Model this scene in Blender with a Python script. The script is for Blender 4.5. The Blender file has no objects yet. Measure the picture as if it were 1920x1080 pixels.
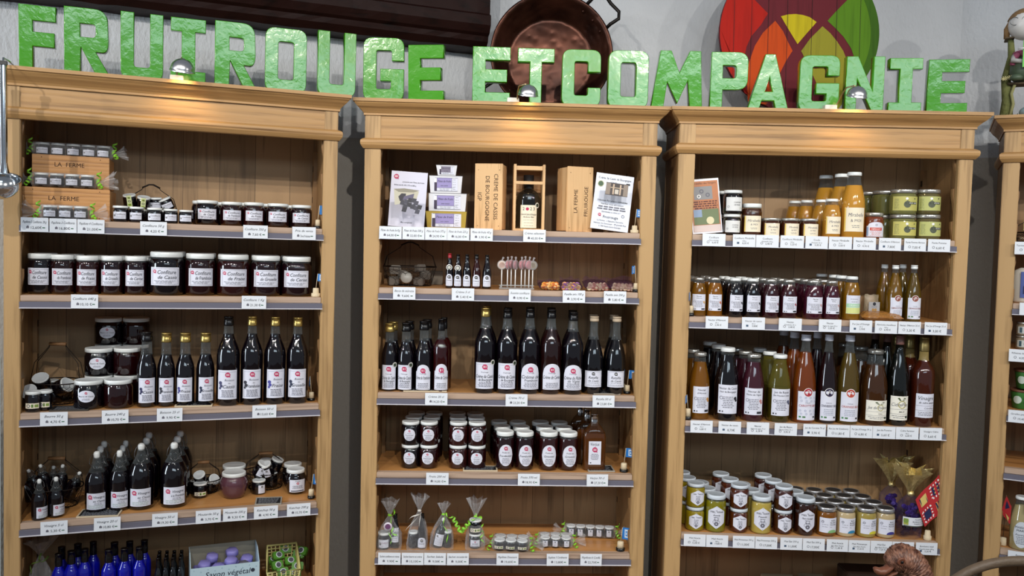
import bpy, bmesh, math, random
from mathutils import Vector, Matrix
random.seed(7)
C = bpy.context.scene.collection
SC = bpy.context.scene
PI = math.pi
S = 1.1            # metres per survey unit
EYE = 1.62         # eye height above the floor

# ------------------------------------------------------------------ camera
FPX = 1605.07
PITCH, ROLL = 0.0593, 0.0258
cp, sp = math.cos(PITCH), math.sin(PITCH)
_F = Vector((0, cp, -sp)); _U0 = Vector((0, sp, cp)); _R0 = Vector((1, 0, 0))
_R = math.cos(ROLL)*_R0 + math.sin(ROLL)*_U0
_U = -math.sin(ROLL)*_R0 + math.cos(ROLL)*_U0
cam_d = bpy.data.cameras.new('camera'); cam = bpy.data.objects.new('camera', cam_d); C.objects.link(cam)
cam_d.sensor_width = 36; cam_d.lens = FPX/1920*36; cam_d.clip_start = .05; cam_d.clip_end = 100
m = Matrix.Identity(4)
for i in range(3):
    m[i][0] = _R[i]; m[i][1] = _U[i]; m[i][2] = -_F[i]
m[2][3] = EYE
cam.matrix_world = m
SC.camera = cam
CAMP = Vector((0, 0, EYE))

# ------------------------------------------------------------------ view, world, lights
SC.view_settings.view_transform = 'Standard'; SC.view_settings.look = 'None'
SC.view_settings.gamma = 1; SC.view_settings.exposure = 0.06
SC.view_settings.use_curve_mapping = False
W = bpy.data.worlds.new('world'); SC.world = W; W.use_nodes = True
W.node_tree.nodes['Background'].inputs[0].default_value = (.80, .88, 1.0, 1)
W.node_tree.nodes['Background'].inputs[1].default_value = .23

def area(name, loc, target, sx, sy, power, col):
    l = bpy.data.lights.new(name, 'AREA'); l.shape = 'RECTANGLE'; l.size = sx; l.size_y = sy
    l.energy = power; l.color = col
    o = bpy.data.objects.new(name, l); C.objects.link(o); o.location = loc
    o.rotation_euler = (Vector(target)-Vector(loc)).to_track_quat('-Z', 'Y').to_euler()
def spot(name, loc, target, power, col, size=1.6, rad=.035, blend=.6):
    l = bpy.data.lights.new(name, 'SPOT'); l.energy = power; l.color = col; l.spot_size = size
    l.spot_blend = blend; l.shadow_soft_size = rad
    o = bpy.data.objects.new(name, l); C.objects.link(o); o.location = loc
    o.rotation_euler = (Vector(target)-Vector(loc)).to_track_quat('-Z', 'Y').to_euler()
# daylight from the shop windows behind and to the left of the viewer, ceiling spots
area('window_light_rear', (1.1, -2.2, 3.08), (.4, 3.2, 1.9), 3.5, .6, 34, (.72, .88, 1.0))
area('window_light_side', (-4.6, .9, 1.55), (0, 2.6, 1.3), .75, 1.8, 62, (.78, .89, 1.0))
for x, tx in ((-2.0, -1.4), (-.9, -.6), (.3, .2), (1.2, 1.0), (2.4, 1.9)):
    spot('ceiling_spot', (x, .45, 3.12), (tx, 3.2, 1.45), 98, (1.0, .945, .87), 1.25, .022)
for x, tx in ((-3.3, -.2), (3.6, .9)):
    spot('ceiling_spot', (x, .7, 2.72), (tx, 3.4, 1.95), 70, (1.0, .96, .9), .95, .02)

# ------------------------------------------------------------------ survey: the four bookcases
BCP = {  # x, y, yaw, tilt, width, left stile, right stile, crown bottom, lower moulding bottom
 1: (-1.5371, 2.5842, .3461, -.0076, .992, .045, .0462, .4195, .3178),
 2: (-.5161, 2.9571, .0443, .0035, 1.010, .0549, .0513, .4077, .2910),
 3: (.5655, 2.9829, -.0343, .0008, 1.001, .0561, .0478, .4104, .3046),
 4: (1.7029, 3.0072, -.4655, .007, 1.0, .0512, .052, .4138, .3034)}
SHZ = {1: [-.0214, -.2540, -.6191, -.9624, -1.30],
       2: [-.0182, -.2262, -.5935, -.8754, -1.1621, -1.36],
       3: [-.0143, -.3002, -.6677, -1.0736, -1.37],
       4: []}
DEPTH = .355
TH = .044
MB_ = {}
for b, p in BCP.items():
    MB_[b] = (Matrix.Translation((S*p[0], S*p[1], EYE)) @ Matrix.Rotation(p[2], 4, 'Z') @ Matrix.Rotation(-p[3], 4, 'Y'))
INV = {b: MB_[b].inverted() for b in MB_}
def ray(px, py):
    return (_F + _R*((px-960)/FPX) + _U*((540-py)/FPX))
def at_dep(b, px, py, dep):
    o = INV[b] @ CAMP; d = INV[b].to_3x3() @ ray(px, py)
    return o + d*((dep-o.y)/d.y)
def at_z(b, px, py, z):
    o = INV[b] @ CAMP; d = INV[b].to_3x3() @ ray(px, py)
    return o + d*((z-o.z)/d.z)
def mpp(b, P):          # metres per pixel at local point
    return (MB_[b] @ Vector(P) - CAMP).dot(_F)/FPX
def wy(px, py, y):      # world point on the plane y = const
    d = ray(px, py); return CAMP + d*(y/d.y)
for yy, xx in ((477, 1905), (590, 1900), (677, 1896), (790, 1891), (898, 1888), (1050, 1878)):
    SHZ[4].append(at_dep(4, xx, yy, 0).z/S)
def shz(b, s): return SHZ[b][s-1]*S + TH      # top surface of a shelf
BCN = {1: 'left bookcase', 2: 'middle bookcase', 3: 'third bookcase', 4: 'far right bookcase'}
SHN = {1: 'top shelf', 2: 'second shelf', 3: 'third shelf', 4: 'fourth shelf', 5: 'fifth shelf', 6: 'bottom shelf'}

# ------------------------------------------------------------------ materials
def lin(h):
    h = h.lstrip('#'); out = []
    for i in (0, 2, 4):
        c = int(h[i:i+2], 16)/255
        out.append(c/12.92 if c <= .04045 else ((c+.055)/1.055)**2.4)
    return (*out, 1)
_M = {}
def mat(hexc, rough=.5, metal=0, coat=0, key='', bump=0, bscale=60, spec=.5, sheen=0):
    k = (hexc, rough, metal, coat, bump, bscale, spec)
    if k in _M: return _M[k]
    m = bpy.data.materials.new('mat_'+hexc.strip('#')); m.use_nodes = True
    n = m.node_tree.nodes; b = n['Principled BSDF']
    b.inputs['Base Color'].default_value = lin(hexc); b.inputs['Roughness'].default_value = rough
    b.inputs['Metallic'].default_value = metal; b.inputs['Coat Weight'].default_value = coat
    b.inputs['Coat Roughness'].default_value = .04
    b.inputs['Specular IOR Level'].default_value = spec
    if bump:
        t = n.new('ShaderNodeTexNoise'); t.inputs['Scale'].default_value = bscale; t.inputs['Detail'].default_value = 4
        tc = n.new('ShaderNodeTexCoord'); bu = n.new('ShaderNodeBump'); bu.inputs['Distance'].default_value = bump
        l = m.node_tree.links
        l.new(tc.outputs['Object'], t.inputs['Vector']); l.new(t.outputs['Fac'], bu.inputs['Height'])
        l.new(bu.outputs['Normal'], b.inputs['Normal'])
    _M[k] = m; return m
def clear(hexc, fac=.75, rough=.04, bump=0, bscale=40):
    k = ('clear', hexc, fac, bump, bscale)
    if k in _M: return _M[k]
    m = bpy.data.materials.new('clear_'+hexc.strip('#')); m.use_nodes = True
    n = m.node_tree.nodes; l = m.node_tree.links; out = n['Material Output']; b = n['Principled BSDF']
    b.inputs['Base Color'].default_value = lin(hexc); b.inputs['Roughness'].default_value = rough
    b.inputs['Specular IOR Level'].default_value = .8
    t = n.new('ShaderNodeBsdfTransparent'); mx = n.new('ShaderNodeMixShader'); fr = n.new('ShaderNodeLayerWeight')
    fr.inputs['Blend'].default_value = .35
    mr = n.new('ShaderNodeMapRange'); mr.inputs['To Min'].default_value = 1-fac; mr.inputs['To Max'].default_value = min(1, 1-fac+.55)
    l.new(fr.outputs['Facing'], mr.inputs['Value']); l.new(mr.outputs['Result'], mx.inputs['Fac'])
    l.new(t.outputs[0], mx.inputs[1]); l.new(b.outputs[0], mx.inputs[2]); l.new(mx.outputs[0], out.inputs['Surface'])
    if bump:
        tx = n.new('ShaderNodeTexNoise'); tx.inputs['Scale'].default_value = bscale
        tc = n.new('ShaderNodeTexCoord'); bu = n.new('ShaderNodeBump'); bu.inputs['Distance'].default_value = bump
        l.new(tc.outputs['Object'], tx.inputs['Vector']); l.new(tx.outputs['Fac'], bu.inputs['Height'])
        l.new(bu.outputs['Normal'], b.inputs['Normal'])
    _M[k] = m; return m
def wood(name, c1, c2, axis, rough=.5, scale=1, plank=0, c3=None, pa='X', knots=True):
    if name in _M: return _M[name]
    m = bpy.data.materials.new(name); m.use_nodes = True
    n = m.node_tree.nodes; l = m.node_tree.links; b = n['Principled BSDF']; b.inputs['Roughness'].default_value = rough
    tc = n.new('ShaderNodeTexCoord'); mp = n.new('ShaderNodeMapping')
    sc = {'X': (1.1, 22, 22), 'Y': (22, 1.1, 22), 'Z': (22, 22, 1.1)}[axis]
    mp.inputs['Scale'].default_value = [q*scale for q in sc]
    l.new(tc.outputs['Object'], mp.inputs['Vector'])
    n1 = n.new('ShaderNodeTexNoise'); n1.inputs['Scale'].default_value = 1.4; n1.inputs['Detail'].default_value = 5
    n1.inputs['Distortion'].default_value = 1.1
    n2 = n.new('ShaderNodeTexNoise'); n2.inputs['Scale'].default_value = 5; n2.inputs['Detail'].default_value = 6
    wv = n.new('ShaderNodeTexWave'); wv.wave_type = 'RINGS'; wv.inputs['Scale'].default_value = .55; wv.inputs['Distortion'].default_value = 6
    wv.inputs['Detail'].default_value = 3; wv.inputs['Detail Scale'].default_value = 1.2
    src = mp.outputs['Vector']
    if plank:
        sx = n.new('ShaderNodeSeparateXYZ'); l.new(tc.outputs['Object'], sx.inputs[0])
        dv = n.new('ShaderNodeMath'); dv.operation = 'MULTIPLY'; dv.inputs[1].default_value = 1/plank; l.new(sx.outputs[pa], dv.inputs[0])
        fl = n.new('ShaderNodeMath'); fl.operation = 'FLOOR'; l.new(dv.outputs[0], fl.inputs[0])
        wn = n.new('ShaderNodeTexWhiteNoise'); wn.noise_dimensions = '1D'; l.new(fl.outputs[0], wn.inputs['W'])
        ad = n.new('ShaderNodeVectorMath'); ad.operation = 'MULTIPLY_ADD'; ad.inputs[1].default_value = (9, 9, 9)
        l.new(wn.outputs['Color'], ad.inputs[0]); l.new(src, ad.inputs[2]); src = ad.outputs[0]
        fr = n.new('ShaderNodeMath'); fr.operation = 'FRACT'; l.new(dv.outputs[0], fr.inputs[0])
    for t in (n1, n2, wv): l.new(src, t.inputs['Vector'])
    a1 = n.new('ShaderNodeMath'); a1.operation = 'MULTIPLY_ADD'; a1.inputs[1].default_value = .35
    l.new(wv.outputs['Fac'], a1.inputs[0]); l.new(n1.outputs['Fac'], a1.inputs[2])
    a2 = n.new('ShaderNodeMath'); a2.operation = 'MULTIPLY_ADD'; a2.inputs[1].default_value = .75
    l.new(n2.outputs['Fac'], a2.inputs[0]); l.new(a1.outputs[0], a2.inputs[2])
    cr = n.new('ShaderNodeValToRGB'); cr.color_ramp.elements[0].position = .52
    cr.color_ramp.elements[0].color = lin(c2); cr.color_ramp.elements[1].color = lin(c1)
    cr.color_ramp.elements[1].position = 1.0
    l.new(a2.outputs[0], cr.inputs[0]); colr = cr.outputs[0]
    if plank:
        mx = n.new('ShaderNodeMix'); mx.data_type = 'RGBA'; mx.blend_type = 'MULTIPLY'; mx.inputs['Factor'].default_value = 1
        r2 = n.new('ShaderNodeMapRange'); r2.inputs['To Min'].default_value = .78; r2.inputs['To Max'].default_value = 1.08
        l.new(wn.outputs['Value'], r2.inputs['Value']); l.new(r2.outputs[0], mx.inputs['B']); l.new(colr, mx.inputs['A']); colr = mx.outputs['Result']
        gp = n.new('ShaderNodeMath'); gp.operation = 'LESS_THAN'; gp.inputs[1].default_value = .010; l.new(fr.outputs[0], gp.inputs[0])
        mg = n.new('ShaderNodeMix'); mg.data_type = 'RGBA'; mg.inputs['B'].default_value = lin('#3c2a1a')
        l.new(gp.outputs[0], mg.inputs['Factor']); l.new(colr, mg.inputs['A']); colr = mg.outputs['Result']
    l.new(colr, b.inputs['Base Color'])
    bu = n.new('ShaderNodeBump'); bu.inputs['Distance'].default_value = .0012; bu.inputs['Strength'].default_value = .6
    l.new(a2.outputs[0], bu.inputs['Height']); l.new(bu.outputs['Normal'], b.inputs['Normal'])
    _M[name] = m; return m

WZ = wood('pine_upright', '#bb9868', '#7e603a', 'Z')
WX = wood('pine_rail', '#b58d5a', '#785731', 'X')
WS = wood('pine_shelf', '#c88f54', '#85572c', 'X', rough=.35)
WF = wood('pine_shelf_front', '#b9a08c', '#8a7260', 'X')
WB = wood('pine_back', '#ab8a63', '#735a3d', 'Z', plank=.135, rough=.55)
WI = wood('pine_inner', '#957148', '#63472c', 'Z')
WC = wood('crate_pine', '#dcb482', '#98703e', 'Z', scale=1.6)
WCX = wood('crate_pine_x', '#c08c54', '#76481f', 'X', scale=1.6)
DARKBEAM = wood('beam_oak', '#200e0b', '#0d0605', 'X', rough=.5, scale=.6)

DARKBEAM.node_tree.nodes['Principled BSDF'].inputs['Specular IOR Level'].default_value = .12
# ------------------------------------------------------------------ mesh builder
class MB:
    def __init__(s): s.v = []; s.f = []; s.m = []; s.sm = []; s.mats = []
    def mi(s, mt):
        if mt not in s.mats: s.mats.append(mt)
        return s.mats.index(mt)
    def add(s, vs, fs, mt, smooth=False, M=None):
        o = len(s.v); k = s.mi(mt)
        s.v += [tuple(M @ Vector(q)) if M else tuple(q) for q in vs]
        for f in fs: s.f.append([o+i for i in f]); s.m.append(k); s.sm.append(smooth)
        return s
    def box(s, a, b, mt, M=None, bev=0):
        x0, y0, z0 = a; x1, y1, z1 = b
        if bev:
            bm = bmesh.new(); bmesh.ops.create_cube(bm, size=1)
            for v in bm.verts: v.co = Vector(((x0+x1)/2+v.co.x*(x1-x0), (y0+y1)/2+v.co.y*(y1-y0), (z0+z1)/2+v.co.z*(z1-z0)))
            bmesh.ops.bevel(bm, geom=list(bm.edges), offset=bev, segments=2, affect='EDGES')
            bm.verts.index_update()
            s.add([v.co.copy() for v in bm.verts], [[v.index for v in f.verts] for f in bm.faces], mt, False, M); bm.free(); return s
        vs = [(x, y, z) for x in (x0, x1) for y in (y0, y1) for z in (z0, z1)]
        return s.add(vs, [(0, 1, 3, 2), (4, 6, 7, 5), (0, 4, 5, 1), (2, 3, 7, 6), (0, 2, 6, 4), (1, 5, 7, 3)], mt, False, M)
    def lathe(s, prof, mts, seg=24, M=None, sq=0, ysc=1, flute=0):
        """prof: list of (r, z); mts: material or list with one per band"""
        vs = []; fs = []
        n = len(prof)
        for r, z in prof:
            for k in range(seg):
                a = 2*PI*k/seg; cx, cy = math.cos(a), math.sin(a)
                if sq:
                    q = (abs(cx)**sq+abs(cy)**sq)**(-1/sq); cx *= q; cy *= q
                vs.append((r*cx, r*cy*ysc, z))
        bands = {}
        for i in range(n-1):
            mt = mts[i] if isinstance(mts, (list, tuple)) else mts
            for k in range(seg):
                k2 = (k+1) % seg
                bands.setdefault(mt, []).append((i*seg+k, i*seg+k2, (i+1)*seg+k2, (i+1)*seg+k))
        if prof[0][0] > 1e-6: bands.setdefault(mts[0] if isinstance(mts, (list, tuple)) else mts, []).append(list(range(seg))[::-1])
        if prof[-1][0] > 1e-6: bands.setdefault(mts[-1] if isinstance(mts, (list, tuple)) else mts, []).append([(n-1)*seg+k for k in range(seg)])
        o = len(s.v); s.v += [tuple(M @ Vector(q)) if M else q for q in vs]
        for mt, ff in bands.items():
            k = s.mi(mt)
            for f in ff: s.f.append([o+i for i in f]); s.m.append(k); s.sm.append(len(f) == 4)
        return s
    def tube(s, pts, r, mt, seg=6, closed=False, M=None):
        pts = [Vector(p) for p in pts]; n = len(pts); vs = []; fs = []
        up = Vector((0, 0, 1)); prev = None
        for i, p in enumerate(pts):
            if closed: t = pts[(i+1) % n]-pts[i-1]
            else: t = pts[min(i+1, n-1)]-pts[max(i-1, 0)]
            if t.length < 1e-9: t = Vector((0, 0, 1))
            t.normalize()
            if prev is None:
                a = t.cross(up)
                if a.length < .1: a = t.cross(Vector((1, 0, 0)))
            else: a = prev - t*prev.dot(t)
            a.normalize(); prev = a; bb = t.cross(a)
            rr = r(i/(max(n-1, 1))) if callable(r) else r
            for k in range(seg):
                an = 2*PI*k/seg; vs.append(p+a*(rr*math.cos(an))+bb*(rr*math.sin(an)))
        for i in range(n if closed else n-1):
            j = (i+1) % n
            for k in range(seg): k2 = (k+1) % seg; fs.append((i*seg+k, i*seg+k2, j*seg+k2, j*seg+k))
        if not closed: fs.append(list(range(seg))[::-1]); fs.append([(n-1)*seg+k for k in range(seg)])
        return s.add(vs, fs, mt, True, M)
    def ribbon(s, pts, wv, mt, M=None):
        """flat strip along pts; wv: width vector"""
        vs = []; fs = []; wv = Vector(wv)
        for p in pts: p = Vector(p); vs += [p-wv/2, p+wv/2]
        for i in range(len(pts)-1): fs.append((2*i, 2*i+1, 2*i+3, 2*i+2))
        return s.add(vs, fs, mt, True, M)
    def prism(s, poly, y0, y1, mt, M=None):
        """poly in x,z (counter-clockwise seen from -y) from y0 (front) to y1"""
        n = len(poly); vs = [(x, y0, z) for x, z in poly]+[(x, y1, z) for x, z in poly]
        fs = [list(range(n)), [n+i for i in range(n)][::-1]]+[(i, n+i, n+(i+1) % n, (i+1) % n) for i in range(n)]
        return s.add(vs, fs, mt, False, M)
    def mesh(s, name):
        me = bpy.data.meshes.new(name); me.from_pydata(s.v, [], s.f)
        for mt in s.mats: me.materials.append(mt)
        me.polygons.foreach_set('material_index', s.m); me.polygons.foreach_set('use_smooth', s.sm)
        me.update(); return me

LABELS = {}
def root(name, label, cat, M, group=None, mesh=None):
    o = bpy.data.objects.new(name, mesh); C.objects.link(o); o.matrix_world = M
    if not mesh: o.empty_display_size = .02
    o['label'] = label; o['category'] = cat
    if group: o['group'] = group
    LABELS[label] = LABELS.get(label, 0)+1
    return o
def part(name, me, parent, label=None, M=None):
    if isinstance(me, MB): me = me.mesh(name)
    o = bpy.data.objects.new(name, me); C.objects.link(o); o.parent = parent
    if M is not None: o.matrix_local = M
    if label: o['label'] = label
    return o
def struct(name, mb):
    o = bpy.data.objects.new(name, mb.mesh(name)); C.objects.link(o); o['kind'] = 'structure'; return o
def spawn(parts, name, label, cat, M, group=None):
    """parts: [(name, mesh, parent index or None, label)]"""
    r = root(name, label, cat, M, group); made = []
    for p in parts:
        pn, me, pi = p[:3]
        made.append(part(pn, me, r if pi is None else made[pi], p[3] if len(p) > 3 else None))
    return r

# ------------------------------------------------------------------ lettering
_T = {}
def text2d(body, shear=0, bold=0):
    k = (body, shear, bold)
    if k in _T: return _T[k]
    c = bpy.data.curves.new('t', 'FONT'); c.body = body; c.size = 1; c.shear = shear; c.align_x = 'CENTER'; c.resolution_u = 2
    o = bpy.data.objects.new('t', c); me = bpy.data.meshes.new_from_object(o)
    vs = [(v.co.x, v.co.y) for v in me.vertices]; fs = [list(p.vertices) for p in me.polygons]
    bpy.data.objects.remove(o); bpy.data.meshes.remove(me); bpy.data.curves.remove(c)
    if vs:
        xs = [v[0] for v in vs]; cx = (min(xs)+max(xs))/2; w = max(xs)-min(xs)
        vs = [(x-cx, y-.34) for x, y in vs]
    else: w = 1
    _T[k] = (vs, fs, w); return _T[k]
INK = mat('#20222c', .6); INKG = mat('#6c6c78', .6); MAG = mat('#b8235a', .5); WHITE = mat('#f2f2f0', .45)
PAPER = mat('#dde0ee', .5); CREAM = mat('#efe6cf', .5)
def circ(x, z, r, n=14): return [(x+r*math.cos(2*PI*i/n), z+r*math.sin(2*PI*i/n)) for i in range(n)]
def bend(x, z, r, off):
    """label plane (x, z) onto the cylinder facing -y"""
    if r is None: return (x, -off, z)
    a = x/r; return ((r+off)*math.sin(a), -(r+off)*math.cos(a), z)
def draw(mb, items, w, h, r, zc, off, M=None):
    """items on a label w x h whose centre is at height zc"""
    off0 = off
    for ii, it in enumerate(items):
        off = off0+.00007*ii; k = it[0]
        if k == 't':
            _, body, size, x, z, mt, sh = it[:7]
            vs, fs, tw = text2d(body, sh, it[8] if len(it) > 8 else 0)
            sz = size*h; mw = (it[7] if len(it) > 7 and it[7] else .92)*w
            sx = min(1, mw/(tw*sz)) if tw else 1
            mb.add([bend(x*w+vx*sz*sx, zc+z*h+vy*sz, r, off) for vx, vy in vs], fs, mt, False, M)
        elif k == 'logo':
            _, x, z, q = it[:4]; mt = it[4] if len(it) > 4 else MAG
            q *= h
            P = circ(x*w, z*h, q, 14)
            mb.add([bend(px, zc+pz, r, off) for px, pz in P], [list(range(14))], mt, False, M)
            P = [(x*w+q*.35, z*h-q*.8), (x*w+q*1.0, z*h-q*1.15), (x*w+q*.8, z*h-q*.35)]
            mb.add([bend(px, zc+pz, r, off) for px, pz in P], [(0, 1, 2)], mt, False, M)
            for dz in (.25, -.2):
                P = [(x*w-q*.6, z*h+dz*q-q*.1), (x*w+q*.6, z*h+dz*q-q*.1), (x*w+q*.6, z*h+dz*q+q*.1), (x*w-q*.6, z*h+dz*q+q*.1)]
                mb.add([bend(px, zc+pz, r, off+.0003) for px, pz in P], [(0, 1, 2, 3)], WHITE, False, M)
        elif k == 'bar':
            _, x, z, bw, bh, mt = it
            N = max(1, int(abs(bw)*8)) if r else 1
            for i in range(N):
                xa = (x-bw/2+bw*i/N)*w; xb = (x-bw/2+bw*(i+1)/N)*w
                P = [(xa, (z-bh/2)*h), (xb, (z-bh/2)*h), (xb, (z+bh/2)*h), (xa, (z+bh/2)*h)]
                mb.add([bend(px, zc+pz, r, off) for px, pz in P], [(0, 1, 2, 3)], mt, False, M)
        elif k == 'poly':
            _, pts, mt = it
            mb.add([bend(px*w, zc+pz*h, r, off) for px, pz in pts], [list(range(len(pts)))], mt, False, M)
        elif k == 'moon':
            _, x, z, q, mt = it
            for i in range(12):
                a0 = -1+i/6; a1 = -1+(i+1)/6; P = [((x+q*a0)*w, z*h), ((x+q*a1)*w, z*h), ((x+q*a1)*w, z*h+q*w*.62*math.sqrt(max(0, 1-a1*a1))), ((x+q*a0)*w, z*h+q*w*.62*math.sqrt(max(0, 1-a0*a0)))]
                mb.add([bend(px, zc+pz, r, off) for px, pz in P], [(0, 1, 2, 3)], mt, False, M)
        elif k == 'ring':
            _, x, z, ra, rb, mt = it
            n = 16; P = []
            for i in range(n):
                a = 2*PI*i/n; P += [(x*w+ra*h*math.cos(a), z*h+ra*h*math.sin(a)), (x*w+rb*h*math.cos(a), z*h+rb*h*math.sin(a))]
            mb.add([bend(px, zc+pz, r, off) for px, pz in P], [(2*i, 2*((i+1) % n), 2*((i+1) % n)+1, 2*i+1) for i in range(n)], mt, False, M)
        elif k == 'lines':     # several thin lines of small print
            _, x, z0, z1, n, lw, mt = it
            rnd = random.Random(int(abs(z0*1000))+n)
            for i in range(n):
                z = z0+(z1-z0)*i/max(1, n-1); ww = lw*rnd.uniform(.72, 1)
                P = []; N = 7; x0 = x-ww/2
                while x0 < x+ww/2-.01:        # broken into word-like dashes
                    x1 = min(x+ww/2, x0+rnd.uniform(.05, .16))
                    P = [(x0*w, (z-.011)*h), (x1*w, (z-.011)*h), (x1*w, (z+.011)*h), (x0*w, (z+.011)*h)]
                    mb.add([bend(px, zc+pz, r, off) for px, pz in P], [(0, 1, 2, 3)], mt, False, M)
                    x0 = x1+.025
def label_mesh(shape, w, h, r, zc, mt, off=.0006, M=None, back=True):
    """top/bottom outline functions over t in [-1,1]"""
    N = 16
    def tb(t):
        if shape == 'rect': return 1, -1
        if shape == 'oval': q = math.sqrt(max(0, 1-t*t)); return q, -q
        if shape == 'hex': q = min(1, 1.5-abs(t)*1.0) if False else 1-.5*abs(t); return q, -q
        if shape == 'arch':
            return (.45+.55*math.sqrt(max(0, 1-(t/.86)**2)) if abs(t) < .86 else .45), -1
        if shape == 'round':     # broad arch
            return (.2+.8*math.sqrt(max(0, 1-t*t))), -1
        if shape == 'bump':
            return (.78+.22*math.sqrt(max(0, 1-(t/.34)**2))*1.0 if abs(t) < .34 else .78), -1
        return 1, -1
    mb = MB(); vs = []; ts = [-1+2*i/N for i in range(N+1)]
    if shape == 'bump': ts = sorted(ts+[-.339, .339])
    if shape == 'arch': ts = sorted(ts+[-.859, .859])
    for t in ts:
        a, b_ = tb(t)
        vs += [bend(t*w/2, zc+b_*h/2, r, off), bend(t*w/2, zc+a*h/2, r, off)]
    mb.add(vs, [(2*i, 2*i+2, 2*i+3, 2*i+1) for i in range(len(ts)-1)], mt, True, M)
    return mb

# ------------------------------------------------------------------ label designs: (shape, w (x radius, arc), z centre, height (x object height), items, paper)
def frame(mt=INKG): return [('bar', .02, .43, .86, .012, mt), ('bar', .02, -.43, .86, .012, mt), ('bar', -.41, 0, .008, .86, mt), ('bar', .45, 0, .008, .86, mt)]
def L_conf(t1, t2, paper=PAPER):
    return dict(shape='rect', w=1.75, zc=.44, h=.42, paper=paper, items=frame()+[('logo', -.33, .27, .1), ('t', t1, .30, .08, .24, INK, .3, .6), ('t', t2, .27, .1, -.04, INK, .3, .62), ('lines', 0, -.24, -.36, 3, .7, INKG)])
def L_mini(t): return dict(shape='rect', w=1.7, zc=.40, h=.44, paper=PAPER, items=[('logo', -.36, .0, .14, INK), ('t', t, .34, .08, .18, INK, .3, .72), ('lines', .05, -.1, -.35, 3, .7, INKG)])
def L_bio(): return dict(shape='rect', w=1.7, zc=.32, h=.26, paper=CREAM, items=[('ring', -.25, 0, .2, .34, INKG), ('bar', .02, 0, .14, .6, mat('#5c7a3a')), ('bar', .3, .0, .26, .5, mat('#86a04c'))])
def L_sirop(t, fruit='#4a4a7c', z=.25):
    f = mat(fruit)
    return dict(shape='rect', w=1.75, zc=z, h=.33, paper=PAPER, items=frame(mat('#aab0c4'))[:4]+[('logo', .02, .34, .085), ('ring', -.34, .06, 0, .06, f), ('ring', -.3, -.04, 0, .055, f), ('ring', -.36, -.12, 0, .04, f), ('t', 'Boisson', .1, .1, .16, INKG, .3, .5), ('t', 'au', .08, .1, .06, INKG, .3, .5), ('t', t, .16, .08, -.06, INK, .3, .7), ('lines', .02, -.2, -.4, 5, .7, INKG)])
def L_creme(t1, t2='', shape='rect', z=.24, h=.29):
    k = .02 if shape == 'rect' else -.02
    return dict(shape=shape, w=1.85, zc=z, h=h, paper=PAPER, items=([('bar', 0, -.46, .9, .012, INKG)] if shape != 'rect' else frame(mat('#aab0c4')))+[('logo', 0, .3+k*2, .1), ('t', 'Fruirouge', .07, 0, .14, INKG, 0, .4), ('t', t1, .19, 0, -.02, INK, .3, .92), ('t', t2, .14, .04, -.15, INK, .3, .7), ('lines', .02, -.25, -.4, 4, .75, INKG)])
def L_oval(t, z=.48, h=.42, w=1.15):
    return dict(shape='oval', w=w, zc=z, h=h, paper=PAPER, items=[('logo', 0, .27, .1), ('t', t, .17, 0, .0, INK, .3, .86), ('lines', 0, -.2, -.33, 3, .5, INKG)])
def L_fruits(t, z=.46, h=.5, w=1.25):
    return dict(shape='oval', w=w, zc=z, h=h, paper=PAPER, items=[('logo', 0, .32, .09), ('t', 'Fruits au', .1, 0, .13, INK, .3, .6), ('t', t, .14, 0, -.03, INK, .3, .84), ('lines', 0, -.16, -.4, 5, .6, INKG)])
def L_vin(t1, t2, sq=False):
    return dict(shape='rect', w=1.75, zc=.20, h=.27, paper=PAPER, items=frame(mat('#c4c8d4'))+[('logo', -.28, .27, .13), ('t', t1, .2, .16, .26, INK, .3, .55), ('t', t2, .18, .16, .02, INK, .3, .6), ('lines', .1, -.12, -.2, 2, .4, INKG), ('lines', 0, -.26, -.4, 3, .8, mat('#9ab0a0'))])
def L_nectar(t1, t2, fruit, z=.30, h=.40, bar=True):
    it = [('t', t1, .11, 0, .38, INK, 0, .88), ('t', t2, .09, 0, .26, INK, 0, .8), ('ring', -.33, .05, .045, .06, INKG), ('ring', .36, .03, 0, .06, mat(fruit)), ('ring', .40, -.04, 0, .045, mat(fruit)), ('lines', 0, .08, -.28, 7, .62, INKG), ('bar', -.38, -.42, .08, .05, INK), ('bar', -.25, -.42, .05, .05, INK)]
    if bar: it.append(('bar', .3, -.41, .26, .08, INK))
    return dict(shape='rect', w=1.75, zc=z, h=h, paper=PAPER, items=it)
def L_p(t, col, z=.22, h=.37, pattern=False):
    cm = mat(col)
    it = [('ring', 0, .36, 0, .125, cm), ('ring', 0, .36, .125, .14, WHITE), ('t', 'P', .2, 0, .36, WHITE, .2), ('t', 'PUR JUS', .045, 0, .04, INKG, 0), ('t', t, .1, .02, -.05, cm, 0, .9, .02), ('bar', -.36, -.4, .1, .05, mat('#3f8a58')), ('bar', -.17, -.4, .14, .05, mat('#4c7a4c')), ('bar', .36, -.4, .12, .05, INK)]
    if pattern:
        for i in range(4):
            for z_ in (.2, .1, -.2, -.3): it.append(('ring', -.36+.24*i+(.1 if z_ in (.1, -.3) else 0)*.5, z_, .022, .03, mat('#9aa4c0')))
    else: it.append(('lines', 0, -.16, -.32, 4, .7, mat('#a9b0c0')))
    return dict(shape='bump', w=1.75, zc=z, h=h, paper=PAPER, items=it)
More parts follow.
